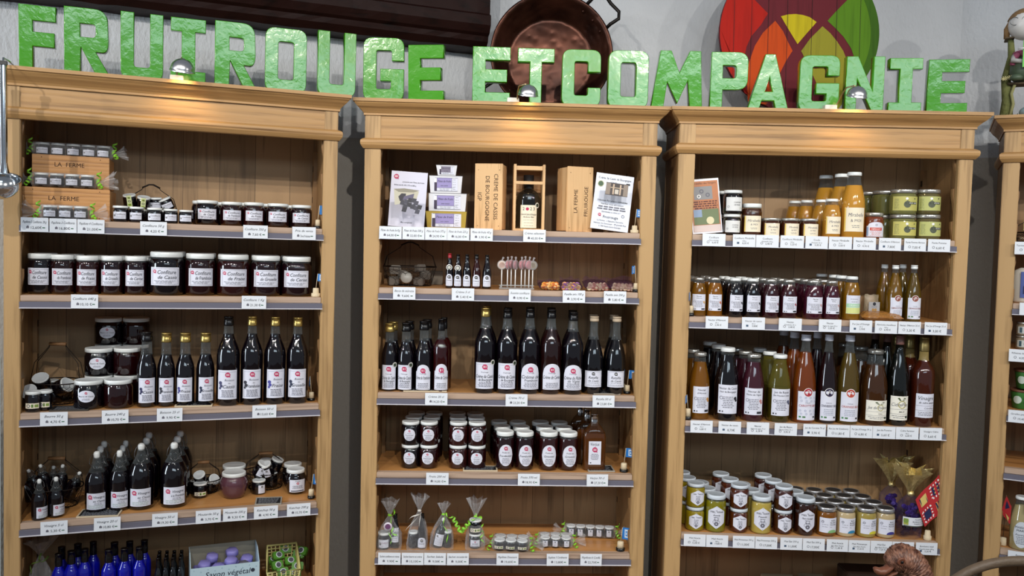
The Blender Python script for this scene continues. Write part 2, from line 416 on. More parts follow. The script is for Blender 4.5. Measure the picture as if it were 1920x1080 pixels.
def L_honey(t, z=.45, h=.62, w=1.55):
    return dict(shape='hex', w=w, zc=z, h=h, paper=PAPER, items=[('poly', [(-.47, .24), (0, .47), (0, .455), (-.455, .23)], INK), ('poly', [(.47, .24), (.455, .23), (0, .455), (0, .47)], INK), ('poly', [(-.47, -.24), (-.455, -.23), (0, -.455), (0, -.47)], INK), ('poly', [(.47, -.24), (0, -.47), (0, -.455), (.455, -.23)], INK), ('t', 'MIEL', .11, -.2, .24, INK, 0, .3), ('t', 'DE', .06, 0, .3, INK, 0), ('t', 'MORVAN', .1, .2, .24, INK, 0, .36), ('t', t, .11, 0, .1, INK, .2, .6), ('ring', 0, -.07, .07, .085, INKG), ('lines', 0, -.0, -.1, 2, .3, INKG), ('ring', 0, -.28, .03, .09, INKG), ('ring', -.12, -.2, .05, .06, INKG), ('ring', .12, -.2, .05, .06, INKG)])
def L_bbr(t, col):
    return dict(shape='rect', w=1.95, zc=.40, h=.52, paper=PAPER, items=[('t', 'BLEU', .13, .22, .34, INK, 0, .3, .02), ('t', 'BLANC', .13, .22, .2, INK, 0, .34, .02), ('t', 'RUCHE', .13, .22, .06, INK, 0, .34, .02), ('t', t, .08, .1, -.1, INKG, 0, .5), ('lines', -.2, .05, -.1, 2, .3, INKG), ('moon', .2, -.49, .26, mat(col)), ('ring', -.32, .24, .05, .08, INKG)])
def L_mirab(t='Mirabelle', w=1.8, z=.37, h=.50, paper=CREAM):
    return dict(shape='rect', w=w, zc=z, h=h, paper=paper, items=[('t', t, .22, .05, .2, INKG, .2, .72), ('t', '& MOI', .16, .05, -.04, INKG, 0, .5), ('lines', .05, -.25, -.32, 2, .4, INKG), ('bar', -.46, 0, .07, .96, mat('#e8c860'))])
def L_mure(): return dict(shape='rect', w=1.8, zc=.42, h=.56, paper=mat('#e0e2e2', .5), items=[('t', 'CONFITURE', .14, .15, .12, INK, 0, .4), ('t', 'DE MURE', .14, .15, -.06, INK, 0, .36), ('ring', -.35, -.2, .06, .08, INKG), ('bar', .35, -.3, .02, .2, mat('#7c9a4a'))])
def L_puree(t, tone='#b9bd74'):
    return dict(shape='rect', w=2.3, zc=.44, h=.56, paper=mat(tone, .5), items=[('ring', -.02, -.06, 0, .24, mat('#4d5442')), ('bar', -.02, .22, .02, .12, mat('#3c4232')), ('bar', .13, .02, .42, .16, mat('#3a4030')), ('t', t, .13, .18, .02, WHITE, 0, .3, .015), ('ring', -.04, .34, 0, .09, WHITE), ('ring', .24, .34, 0, .05, mat('#4d5442')), ('lines', -.36, .3, -.35, 8, .18, mat('#6d7048'))])
def L_abri(): return dict(shape='arch', w=2.0, zc=.36, h=.56, paper=PAPER, items=[('bar', 0, .02, .62, .2, mat('#c8483c')), ('t', 'ABRICOT', .15, 0, .02, WHITE, 0, .5, .02), ('lines', 0, -.15, -.42, 6, .6, mat('#d88a80')), ('bar', -.44, -.15, .1, .6, mat('#8aa8d0')), ('ring', 0, .3, .05, .07, INKG)])
def L_pomme(t, cid=False):
    return dict(shape='rect', w=1.85, zc=.20, h=.27, paper=mat('#eeece0', .5), items=[('ring', .1, .15, .13, .16, mat('#a8a050')), ('poly', [(.08, .3), (.2, .44), (.3, .42), (.2, .32)], mat('#4c5a34')), ('poly', [(.06, .3), (-.05, .44), (-.14, .42), (-.04, .32)], mat('#4c5a34')), ('t', t, .2, 0, .15, INKG, .3, .85), ('bar', 0, -.05, .96, .01, INKG), ('bar', 0, -.24, .96, .01, INKG), ('t', 'BRUT' if cid else 'Cidre', .09, .1, -.15, INK, 0, .5), ('lines', -.05, -.32, -.4, 2, .7, INKG), ('bar', .36, -.36, .14, .1, mat('#3c4a40'))])
def L_vinaig(): return dict(shape='rect', w=1.75, zc=.24, h=.27, paper=PAPER, items=[('t', 'Vinaigre', .22, .02, .32, INK, .3, .8), ('t', 'de cidre nature', .13, .05, .13, INK, .3, .78), ('bar', 0, -.0, .96, .01, INKG), ('t', 'CidrePlus', .1, .15, -.1, INKG, .2, .5), ('bar', 0, -.2, .96, .01, INKG), ('lines', 0, -.28, -.4, 3, .8, INKG)])
def L_rata(t): return dict(shape='rect', w=1.8, zc=.20, h=.21, paper=PAPER, items=frame()+[('logo', 0, .33, .1, INK), ('t', 'Ratafia', .22, .0, .1, INK, .3, .7), ('t', t, .17, .02, -.1, INK, .3, .7), ('lines', .02, -.24, -.36, 2, .7, INKG)])
def L_sq(t='Ketchup'): return dict(shape='rect', w=1.55, zc=.38, h=.5, paper=PAPER, items=[('t', t, .12, 0, .4, INK, .3, .8), ('logo', 0, .22, .1), ('lines', 0, .02, -.2, 5, .7, INKG), ('bar', 0, -.4, .8, .07, INK)])

# ------------------------------------------------------------------ containers
PROF = {  # (r, z) up to the top of the glass; cap (r, z0)
 'jar': ([(.82, 0), (.95, .025), (1, .07), (1, .72), (.95, .80), (.87, .855), (.87, .90)], (.93, .875)),
 'jarlow': ([(.84, 0), (.96, .03), (1, .09), (1, .70), (.95, .79), (.88, .84), (.88, .88)], (.96, .86)),
 'pot': ([(.62, 0), (.74, .03), (.90, .25), (1, .5), (1, .62), (.9, .76), (.78, .84), (.78, .87)], (.86, .86)),
 'tall_jar': ([(.82, 0), (.95, .02), (1, .06), (1, .78), (.95, .83), (.88, .87), (.88, .90)], (.95, .89)),
 'bottle_s': ([(.9, 0), (1, .02), (1, .50), (.93, .56), (.76, .63), (.60, .69), (.53, .74), (.50, .88)], (.58, .875)),
 'bottle_l': ([(.9, 0), (1, .015), (1, .56), (.95, .61), (.80, .67), (.60, .73), (.46, .78), (.40, .84), (.37, .91)], (.42, .895)),
 'juice': ([(.9, 0), (1, .015), (1, .40), (.96, .48), (.85, .58), (.68, .69), (.50, .78), (.38, .85), (.33, .93)], (.42, .93)),
 'milk': ([(.9, 0), (1, .02), (1, .50), (.95, .58), (.83, .68), (.68, .78), (.57, .86), (.53, .93)], (.60, .945)),
 'milk_s': ([(.9, 0), (1, .03), (1, .52), (.95, .64), (.83, .76), (.70, .86), (.62, .92)], (.66, .93)),
 'swing': ([(.85, 0), (.97, .02), (1, .06), (1, .46), (.97, .53), (.85, .61), (.66, .68), (.50, .74), (.42, .80), (.30, .90)], (.27, .90)),
 'swing_l': ([(.85, 0), (.97, .02), (1, .06), (1, .52), (.94, .58), (.76, .67), (.52, .76), (.36, .83), (.28, .91)], (.27, .91)),
 'rata': ([(.92, 0), (1, .015), (1, .42), (.92, .5), (.74, .60), (.54, .68), (.42, .74), (.36, .80), (.36, .93)], (.44, .935)),
 'cider': ([(.9, 0), (1, .015), (1, .44), (.94, .54), (.76, .66), (.55, .76), (.40, .84), (.34, .92)], (.38, .90)),
 'vinaigre': ([(.92, 0), (1, .012), (1, .58), (.95, .63), (.75, .68), (.50, .72), (.40, .76), (.38, .86)], (.42, .84)),
 'mini': ([(.9, 0), (1, .03), (1, .42), (.94, .52), (.76, .64), (.58, .74), (.46, .84), (.42, .92)], (.46, .86)),
 'pharma': ([(.9, 0), (1, .02), (1, .62), (.94, .68), (.7, .74), (.5, .78), (.45, .84)], (.52, .80)),
 'flask': ([(.94, 0), (1, .02), (1, .60), (.92, .68), (.66, .76), (.40, .82), (.28, .86), (.25, .9)], (.33, .78)),
}
def glassmat(col): return mat(col, .06, coat=.5, spec=.6)
CLEARG = clear('#6c7274', .86)
SILV = mat('#c9ccd0', .2, 1); GOLD = mat('#cdb36a', .28, .85); BLK = mat('#0d0d10', .25); WLID = mat('#e9eeee', .3)
WIRE = mat('#9a9a9a', .3, 1); IRON = mat('#1c1512', .5, .5)
_D = {}
def container(kind, h, d, fill, cap=WLID, lab=None, level=.84, clearcol=None, label_yaw=0, extra=None, capname='lid'):
    """returns parts list"""
    k = (kind, round(h, 3), round(d, 3), fill, cap.name if cap else '', str(lab['items'])[:400] if lab else '', level, label_yaw, extra)
    if k in _D: return _D[k]
    prof, (cr, cz) = PROF[kind]; r = d/2
    gm = glassmat(fill); cg = clear(clearcol, .6) if clearcol else CLEARG
    P = []; ms = []
    for i, (pr, pz) in enumerate(prof):
        if P and P[-1][1] < level < pz:
            t = (level-P[-1][1])/(pz-P[-1][1]); P.append((P[-1][0]+t*(pr-P[-1][0]), level)); ms.append(gm)
        P.append((pr, pz)); ms.append(gm if pz <= level+1e-6 else cg)
    ms = ms[1:]
    mb = MB(); sq = 5 if kind == 'flask' else 0; ysc = .55 if kind == 'flask' else 1
    seg = 28 if d > .05 else 18
    pts = [(a*r, b*h) for a, b in P]
    mb.lathe(pts, ms, seg, sq=sq, ysc=ysc)
    if level < .9:   # liquid surface
        rl = [a for a, b in P if abs(b-level) < 1e-6]
        if rl: mb.lathe([(rl[0]*r*.96, level*h-.001), (0, level*h)], gm, seg, ysc=ysc)
    parts = [('glass_body', mb.mesh('glass_body'), None)]
    if cap:
        mb = MB(); c = cr*r; z0 = cz*h; e = min(.003, h*.02)
        if kind in ('swing', 'swing_l'):
            mb.lathe([(c*.8, z0-h*.02), (c, z0+h*.01), (c*1.05, z0+h*.05), (c*.9, h*.985), (c*.5, h)], cap, 14)
        elif capname in ('lid',):
            lm = LIDTOP.get(cap.name, cap)
            mb.lathe([(c*.98, z0), (c, z0+e*.3), (c, h-e), (c-e*.8, h), (c-e*2, h-e*.05), (c-e*2.8, h-e*.3), (0, h-e*.3)], [cap, cap, cap, cap, cap, lm], seg)
        else:
            mb.lathe([(c*.96, z0), (c, z0+e), (c, z0+(h-z0)*.45), (c*.95, z0+(h-z0)*.5), (c*.95, h*.985), (c*.99, h*.985), (c*.98, h), (0, h)], cap, 18, ysc=ysc)
        parts.append((capname, mb.mesh(capname), None))
    if kind in ('swing', 'swing_l'):
        mb = MB(); c = r*.42 if kind == 'swing' else r*.36
        for sx in (-1, 1):
            mb.tube([(0, -c*.2, h*.965), (sx*c*.9, 0, h*.95), (sx*c*1.35, 0, h*.88), (sx*c*1.5, 0, h*.80), (sx*c*.9, -c*.3, h*.74)], .0011, WIRE, 5)
            mb.tube([(sx*c*.9, -c*.3, h*.80), (sx*c*.55, -c, h*.74), (0, -c*1.15, h*.72)], .0011, WIRE, 5)
        parts.append(('wire_bail', mb.mesh('wire_bail'), None))
    if lab:
        lz = lab['zc']*h; lh = lab['h']*h; lw = lab['w']*r
        rr = r*1.0 if kind != 'pot' else r*.99
        if kind == 'flask': rr = None; lw = 1.1*r
        off = .0007 if rr else r*ysc+.0008
        M = Matrix.Rotation(label_yaw, 4, 'Z') if label_yaw else None
        l = label_mesh(lab['shape'], lw, lh, rr, lz, lab['paper'], off, M)
        parts.append(('label', l.mesh('label'), None)); li = len(parts)-1
        t = MB(); draw(t, lab['items'], lw, lh, rr, lz, off+.0005, M)
        if t.v: parts.append(('lettering', t.mesh('lettering'), li))
        if extra in ('seal', 'sealdark', 'bioseal'):
            t = MB(); M2 = Matrix.Rotation(label_yaw+.80, 4, 'Z')
            cc = {'seal': '#d8d8d0', 'sealdark': '#c8c8c4', 'bioseal': '#e4e6e2'}[extra]; q = min(.011, r*.36)
            ci = {'seal': '#34402e', 'sealdark': '#34402e', 'bioseal': '#44564a'}[extra]
            for off2, rad, mt in ((.0012, q, mat(cc)), (.0016, q*.62, mat(ci))):
                Pq = circ(0, 0, rad, 14); t.add([bend(px, lz+lh*.5+pz, r, off2) for px, pz in Pq], [list(range(14))], mt, False, M2)
            parts.append(('seal', t.mesh('seal'), None))
    if extra in ('neckseal',):
        t = MB()
        for off2, rad, mt in ((.0012, r*.75, WHITE), (.0016, r*.6, mat('#50564e')), (.002, r*.4, mat('#c8c8c0'))):
            Pq = circ(0, 0, rad, 14); t.add([(px, -r*.8-off2, h*.60+pz) for px, pz in Pq], [list(range(14))], mt)
        parts.append(('seal', t.mesh('seal'), None))
    _D[k] = parts; return parts
LIDTOP = {}
LIDTOP[WLID.name] = mat('#d6dce0', .35)
LIDG = mat('#c9c9c4', .22, .7)
BLACKTOP = mat('#2a2c30', .35); LIDM = mat('#d2d4d8', .3, .8); LIDTOP[LIDM.name] = BLACKTOP

ORD = ['first', 'second', 'third', 'fourth', 'fifth', 'sixth', 'seventh', 'eighth', 'ninth', 'tenth']
def place(b, s, x, yb, dep, r=0, yaw=0, dz=0, pt=None):
    """local frame point and world matrix for something on shelf s at picture column x"""
    z = shz(b, s)+dz+.0006
    if dep is None:
        P = at_z(b, x, yb, z); P.y += r; P = at_dep(b, x, yb, P.y)
    else: P = at_dep(b, x, yb, dep)
    P = Vector((P.x, P.y, z))
    return P, MB_[b] @ Matrix.Translation(P) @ Matrix.Rotation(yaw, 4, 'Z')
def face(b, P):        # yaw that turns a thing's front towards the room's viewer side a little
    return 0
REG = {}
def bounds(b):
    return BCP[b][5]*S+.0068, BCP[b][4]*S-BCP[b][6]*S-.0068
def hits(b, s, x, y, r, z0, z1):
    return [c for c in REG.get((b, s), []) if z0 < c[4]-.001 and z1 > c[3]+.001 and math.hypot(c[0]-x, c[1]-y) < c[2]+r+.0005]
def settle(b, s, x, y, r, z0, z1, front):
    lo, hi = bounds(b)
    if front:
        x = min(max(x, lo+r), hi-r)
        for c in hits(b, s, x, y, r, z0, z1):
            gap = math.hypot(c[0]-x, c[1]-y)-c[2]-.0006; r = max(r*.93, min(r, gap))
        for dx in (0, .001, -.001, .002, -.002, .003, -.003, .005, -.005):
            if not hits(b, s, x+dx, y, r, z0, z1): x += dx; break
    else:
        lo -= .012; hi += .012
        for dx in (0, .004, -.004, .008, -.008, .012, -.012, .018, -.018, .024, -.024):
            xx = min(max(x+dx, lo+r), hi-r)
            if not hits(b, s, xx, y, r, z0, z1): x = xx; break
        else: return None
    REG.setdefault((b, s), []).append((x, y, r, z0, z1)); return x, r
def item(name, cat, kind, b, s, x0, x1, yt, yb, dep, desc, fill, cap=WLID, lab=None, level=.84, rows=1, step=None, drift=0,
         dz=0, yaw=None, group=None, extra=None, capname='lid', short=None, hh=None, ly=0, clearcol=None, where=None, rowlabel=False):
    x = (x0+x1)/2; zs = shz(b, s)+dz+.0006
    P0 = at_dep(b, x, yb, dep if dep is not None else .08); k = mpp(b, (P0.x, P0.y, zs))
    r = (x1-x0)/2*k
    if dep is None:
        Pz = at_z(b, x, yb, zs); cd = max(r+.004, Pz.y+r)
    else: cd = dep
    P = at_dep(b, x, yb, cd); k = mpp(b, (P.x, P.y, zs)); r = (x1-x0)/2*k
    top = at_dep(b, x, yt, cd).z; h = hh or (top-zs)
    place_txt = where or f"{SHN[s]}, {BCN[b]}"
    yaw = random.uniform(-.12, .12) if yaw is None else yaw
    out = []; x0_ = P.x
    for q in range(rows):
        st = max(step or 0, 2*r+.0022)
        dd = cd+q*st
        if dd+r > DEPTH-.012: dd = DEPTH-.012-r if q == 0 else None
        if dd is None: break
        px_ = settle(b, s, x0_+drift*q, dd, r, zs, zs+h, q == 0)
        if px_ is None: continue
        if q == 0: x0_, r = px_
        P.x = px_[0]-drift*q
        lb = f"{desc}, {place_txt}" if q == 0 else f"{['', 'second', 'third', 'fourth'][q]} in line behind {short or desc}, {place_txt}"
        M = MB_[b] @ Matrix.Translation((P.x+drift*q, dd, zs)) @ Matrix.Rotation(yaw+(random.uniform(-.2, .2) if q else 0), 4, 'Z')
        parts = container(kind, h, 2*r, fill, cap, lab if q == 0 or rowlabel else None, level, clearcol, ly, extra if q == 0 else None, capname)
        out.append((spawn(parts, name, lb, cat, M, group), P.x+drift*q, dd, r, h))
    return out

# ================================================================== room
PLASTER = bpy.data.materials.new('rough_plaster'); PLASTER.use_nodes = True
def _pl():
    n = PLASTER.node_tree.nodes; l = PLASTER.node_tree.links; b = n['Principled BSDF']
    b.inputs['Roughness'].default_value = .85
    tc = n.new('ShaderNodeTexCoord'); mp = n.new('ShaderNodeMapping'); mp.inputs['Scale'].default_value = (1, 1, .55)
    l.new(tc.outputs['Object'], mp.inputs['Vector'])
    t1 = n.new('ShaderNodeTexNoise'); t1.inputs['Scale'].default_value = 75; t1.inputs['Detail'].default_value = 5
    t2 = n.new('ShaderNodeTexNoise'); t2.inputs['Scale'].default_value = 4
    l.new(mp.outputs[0], t1.inputs['Vector']); l.new(tc.outputs['Object'], t2.inputs['Vector'])
    bu = n.new('ShaderNodeBump'); bu.inputs['Distance'].default_value = .006; bu.inputs['Strength'].default_value = .8
    l.new(t1.outputs['Fac'], bu.inputs['Height']); l.new(bu.outputs['Normal'], b.inputs['Normal'])
    cr = n.new('ShaderNodeValToRGB'); cr.color_ramp.elements[0].color = lin('#adb1b6'); cr.color_ramp.elements[1].color = lin('#c2c5c9')
    l.new(t2.outputs['Fac'], cr.inputs[0])
    sx = n.new('ShaderNodeSeparateXYZ'); l.new(tc.outputs['Object'], sx.inputs[0])
    gt = n.new('ShaderNodeMath'); gt.operation = 'GREATER_THAN'; gt.inputs[1].default_value = 2.02; l.new(sx.outputs['Z'], gt.inputs[0])
    mx = n.new('ShaderNodeMix'); mx.data_type = 'RGBA'; mx.inputs['A'].default_value = lin('#a5a098')
    l.new(gt.outputs[0], mx.inputs['Factor']); l.new(cr.outputs[0], mx.inputs['B']); l.new(mx.outputs['Result'], b.inputs['Base Color'])
_pl()
GREYW = mat('#77787a', .8, bump=.002, bscale=90)
# wall behind the left bookcase is parallel to it; the other wall runs behind the middle and third bookcases
def L2W(b, x, y, z): return MB_[b] @ Vector((x, y, z))
p = BCP[1]; W1a = Vector((S*p[0], S*p[1], 0)); d1 = Vector((math.cos(p[2]), math.sin(p[2]), 0)); n1 = Vector((-d1.y, d1.x, 0))
A0 = W1a + n1*.405 - d1*1.6
YB = 3.83
t = (YB-A0.y)/d1.y; CORNER = A0+d1*t
H = 3.45
def wallbox(name, a, b, th, mt):
    a = Vector(a); b = Vector(b); d = (b-a).normalized(); nn = Vector((-d.y, d.x, 0))*th
    mb = MB(); vs = [(a.x, a.y, 0), (b.x, b.y, 0), (b.x+nn.x, b.y+nn.y, 0), (a.x+nn.x, a.y+nn.y, 0)]
    vs += [(x, y, H) for x, y, z in vs]
    mb.add(vs, [(0, 3, 2, 1), (4, 5, 6, 7), (0, 1, 5, 4), (1, 2, 6, 5), (2, 3, 7, 6), (3, 0, 4, 7)], mt); return struct(name, mb)
p4 = BCP[4]; d4 = Vector((math.cos(p4[2]), math.sin(p4[2]), 0)); n4 = Vector((-d4.y, d4.x, 0))
B0 = Vector((S*p4[0], S*p4[1], 0))+n4*.50; t4 = (YB-B0.y)/d4.y; RC = B0+d4*t4
wallbox('wall_left', A0, CORNER, .12, PLASTER)
wallbox('wall_back', CORNER, RC, .12, PLASTER)
wallbox('wall_right', RC, B0+d4*2.2, .12, PLASTER)
mb = MB(); mb.box((-4.2, -3, -.05), (5.2, 4.6, 0), mat('#8a6f58', .45, bump=.001)); struct('floor', mb)
# oak beam over the left wall
mb = MB()
AB = (A0+CORNER)/2; ang = p[2]
zb = None
o = wy(640, 58, 3.4)   # lower edge of the beam seen above the U
def hit_plane(px, py, q0, nn):
    d = ray(px, py); return CAMP+d*((q0-CAMP).dot(nn)/d.dot(nn))
q = hit_plane(640, 62, W1a+n1*.295, n1); ZBEAM = q.z
ML = Matrix.Translation(W1a+n1*.405) @ Matrix.Rotation(ang, 4, 'Z')
Lc = (CORNER-(W1a+n1*.405)).length
prof = [(-.11, ZBEAM+.004), (-.135, ZBEAM+.028), (-.14, ZBEAM+.05), (-.155, ZBEAM+.06), (-.17, ZBEAM+.09), (-.17, ZBEAM+.13), (-.155, ZBEAM+.14), (-.16, ZBEAM+.42), (0, ZBEAM+.42), (0, ZBEAM+.0)]
rb = random.Random(3); N = 60; vs = []; fs = []
for i in range(N+1):
    x = -1.7+(Lc-.03+1.7)*i/N
    for k, (y, z) in enumerate(prof): vs.append((x, y+(rb.uniform(-.0012, .0012) if k < 7 else 0), z+(1.1-x)*.012+(rb.uniform(-.003, .003) if k in (0, 9) else 0)))
n_ = len(prof)
for i in range(N):
    for k in range(n_): k2 = (k+1) % n_; fs.append((i*n_+k, i*n_+k2, (i+1)*n_+k2, (i+1)*n_+k))
fs.append(list(range(n_))); fs.append([N*n_+k for k in range(n_)][::-1])
mb.add(vs, fs, DARKBEAM, False, ML); struct('trim_1', mb)

# ================================================================== bookcases
def sweepU(mb, prof, Wd, yend, mt, x0=0):
    vs = []; n = len(prof)
    for px, py, sx, sy in ((x0, yend, -1, 0), (x0, 0, -1, -1), (Wd, 0, 1, -1), (Wd, yend, 1, 0)):
        for o, z in prof: vs.append((px+sx*o*.76, py+sy*o, z))
    fs = []
    for i in range(3):
        for k in range(n-1): fs.append((i*n+k, (i+1)*n+k, (i+1)*n+k+1, i*n+k+1))
    fs += [list(range(n)), [3*n+k for k in range(n)][::-1]]
    mb.add(vs, fs, mt)
SELF = mat('#6b6a78', .25, coat=.4); SELFLIP = mat('#d4d2d8', .3)
NAIL = mat('#a58a64', .4)
for b, (bx, by, ba, bt, bw_, pl, pr, crb, mob) in BCP.items():
    Wd = bw_*S; Lx = pl*S; Rx = Wd-pr*S; zf = -EYE; zc = crb*S; zm = mob*S; MHT = .036*S
    T = Matrix.Translation((-Wd/2, -DEPTH/2, EYE))
    place_d = {1: 'tall pine bookcase of jams and dark syrup bottles under the FRUIROUGE letters',
               2: 'tall pine bookcase with wooden crates on top shelf, beside the lollipops and liqueurs',
               3: 'tall pine bookcase of juices and honey beneath the COMPAGNIE letters',
               4: 'pine bookcase at the far right edge below the gnome ornament'}[b]
    R = root('bookcase', place_d, 'bookcase', MB_[b] @ Matrix.Translation((Wd/2, DEPTH/2, -EYE)), 'four pine bookcases')
    def P(name, mb, parent=None, label=None):
        mb.v = [tuple(T @ Vector(q)) for q in mb.v]
        return part(name, mb, parent or R, label)
    # stiles are upright grain, thin chamfer
    for x0, x1 in ((0, Lx), (Rx, Wd)): P('stile', MB().box((x0, 0, zf), (x1, .026, zc), WZ, bev=.0025))
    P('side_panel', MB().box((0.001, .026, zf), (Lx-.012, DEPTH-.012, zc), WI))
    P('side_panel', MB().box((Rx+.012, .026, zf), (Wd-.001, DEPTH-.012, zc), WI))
    P('back_panel', MB().box((0, DEPTH-.012, zf), (Wd, DEPTH, zc), WB))
    P('frieze', MB().box((Lx, .003, zm), (Rx, .025, zc), WX))
    mb = MB(); sweepU(mb, [(0, zc-.004), (.006, zc-.004), (.006, zc+.003), (.012, zc+.010), (.022, zc+.018), (.034, zc+.026), (.044, zc+.036), (.046, zc+.040), (.052, zc+.041), (.052, zc+.053), (0, zc+.053)], Wd, DEPTH, WX)
    P('crown_moulding', mb)
    mb = MB(); sweepU(mb, [(0, zm), (.006, zm), (.012, zm+.006), (.018, zm+.013), (.020, zm+.022), (.018, zm+.031), (.010, zm+.036), (0, zm+MHT)], Wd, DEPTH, WX)
    P('lower_moulding', mb)
    P('top_board', MB().box((0, 0, zc+.0405), (Wd, DEPTH, zc+.0525), WX))
    P('plinth', MB().box((Lx, .004, zf), (Rx, .026, zf+.1), WX))
    for zb_ in SHZ[b]:
        zb_ *= S
        mb = MB(); mb.box((Lx-.011, .0265 if False else .0, zb_+.0225), (Rx+.011, DEPTH-.013, zb_+TH), WS)
        # board passes behind the stiles
        mb = MB(); mb.box((Lx-.0115, .0265, zb_+.0225), (Rx+.0115, DEPTH-.0125, zb_+TH), WS)
        mb.box((Lx+.0005, -.002, zb_+.0225), (Rx-.0005, .0265, zb_+TH), WF if True else WS, bev=.0015)
        sh = P('shelf', mb)
        mb = MB(); mb.box((Lx-.002, -.010, zb_+.003), (Rx+.004, -.0025, zb_+.0225), SELF)
        mb.box((Lx-.002, -.014, zb_), (Rx+.004, -.0025, zb_+.003), SELFLIP)
        P('price_rail', mb, sh)
    # notched shelf-support strips inside, front and back, both sides
    zt = zm-.02; zz0 = -1.5
    for sx, xs in ((1, Lx-.012), (-1, Rx+.012)):
        poly = [(0, zz0)]; z = zz0
        while z < zt:
            poly += [(.004, z), (.017, z+.075), (.017, z+.10), (.004, z+.105)]; z += .125
        poly.append((0, z))
        vs = [(xs+sx*x_, .028, z_) for x_, z_ in poly]+[(xs+sx*x_, .044, z_) for x_, z_ in poly]
        n_ = len(poly); mb = MB()
        mb.add(vs, [list(range(n_)) if sx < 0 else list(range(n_))[::-1], [n_+i for i in range(n_)]]+[(i, (i+1) % n_, n_+(i+1) % n_, n_+i) for i in range(n_)], WI)
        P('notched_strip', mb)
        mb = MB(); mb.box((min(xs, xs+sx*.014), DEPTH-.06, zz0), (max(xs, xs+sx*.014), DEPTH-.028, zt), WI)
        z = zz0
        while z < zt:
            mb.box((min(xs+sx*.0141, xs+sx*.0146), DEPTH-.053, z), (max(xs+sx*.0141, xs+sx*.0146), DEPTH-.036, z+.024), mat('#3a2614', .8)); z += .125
        P('notched_strip', mb)

# ================================================================== sign letters
LG = bpy.data.materials.new('green_gloss_letter'); LG.use_nodes = True
def _lg():
    n = LG.node_tree.nodes; l = LG.node_tree.links; b = n['Principled BSDF']
    b.inputs['Base Color'].default_value = lin('#3f930a'); b.inputs['Roughness'].default_value = .22
    b.inputs['Coat Weight'].default_value = .7; b.inputs['Coat Roughness'].default_value = .10
    tc = n.new('ShaderNodeTexCoord'); t = n.new('ShaderNodeTexNoise'); t.inputs['Scale'].default_value = 60; t.inputs['Detail'].default_value = 2
    t.inputs['Distortion'].default_value = .6
    t2 = n.new('ShaderNodeTexNoise'); t2.inputs['Scale'].default_value = 9
    l.new(tc.outputs['Object'], t.inputs['Vector']); l.new(tc.outputs['Object'], t2.inputs['Vector'])
    bu = n.new('ShaderNodeBump'); bu.inputs['Distance'].default_value = .0009; bu.inputs['Strength'].default_value = .6
    b2 = n.new('ShaderNodeBump'); b2.inputs['Distance'].default_value = .007; b2.inputs['Strength'].default_value = .5
    l.new(t2.outputs['Fac'], b2.inputs['Height']); l.new(b2.outputs['Normal'], bu.inputs['Normal'])
    l.new(t.outputs['Fac'], bu.inputs['Height']); l.new(bu.outputs['Normal'], b.inputs['Normal']); l.new(bu.outputs['Normal'], b.inputs['Coat Normal'])
_lg()
q = .2
GL = {
 'F': [[(0, 0), (0, 1), (1, 1), (1, .77), (.37, .77), (.37, .60), (.96, .60), (.96, .38), (.37, .38), (.37, 0)]],
 'E': [[(0, 0), (0, 1), (1, 1), (1, .77), (.34, .77), (.34, .61), (.92, .61), (.92, .39), (.34, .39), (.34, .21), (1, .21), (1, 0)]],
 'R': [[(0, 0), (0, 1), (.93, 1, .3), (.97, .36, .3), (.68, .36, .02), (1, 0), (.70, 0), (.36, .42, .02), (.34, 0)], [(.34, .57), (.34, .77), (.68, .77, .08), (.68, .57, .08)]],
 'P': [[(0, 0), (0, 1), (1, 1, .3), (1, .35, .3), (.33, .35), (.33, 0)], [(.32, .55), (.32, .77), (.68, .77, .09), (.68, .55, .09)]],
 'U': [[(0, 0, .26), (0, 1), (.31, 1), (.31, .19, .08), (.69, .19, .08), (.69, 1), (1, 1), (1, 0, .26)]],
 'O': [[(0, 0, .24), (0, 1, .24), (1, 1, .24), (1, 0, .24)], [(.31, .20, .07), (.69, .20, .07), (.69, .79, .07), (.31, .79, .07)]],
 'C': [[(0, 0, .24), (0, 1, .24), (1, 1, .24), (1, .61), (.67, .61), (.67, .79, .06), (.32, .79, .06), (.32, .2, .06), (.67, .2, .06), (.67, .34), (1, .34), (1, 0, .24)]],
 'G': [[(0, 0, .24), (0, 1, .24), (1, 1, .24), (1, .64), (.70, .64), (.70, .80, .06), (.32, .80, .06), (.32, .19, .06), (.68, .19, .06), (.68, .32), (.42, .32), (.42, .51), (1, .51), (1, 0, .24)]],
 'I': [[(0, 0), (0, .20), (.31, .20), (.31, .80), (0, .80), (0, 1), (1, 1), (1, .80), (.70, .80), (.70, .20), (1, .20), (1, 0)]],
 'T': [[(.33, 0), (.33, .76), (0, .76), (0, 1), (1, 1), (1, .76), (.66, .76), (.66, 0)]],
 'M': [[(0, 0), (.15, 1), (.36, 1), (.53, .62), (.72, 1), (.93, 1), (1, 0), (.76, 0), (.70, .50), (.51, .1), (.30, .47), (.24, 0)]],
 'N': [[(0, 0), (0, 1), (.30, 1), (.71, .38), (.71, 1), (1, 1), (1, 0), (.72, 0), (.29, .60), (.29, 0)]],
 'A': [[(0, 0), (.40, 1), (.64, 1), (1, 0), (.70, 0), (.64, .18), (.35, .18), (.28, 0)], [(.42, .34), (.52, .60), (.60, .34)]]}
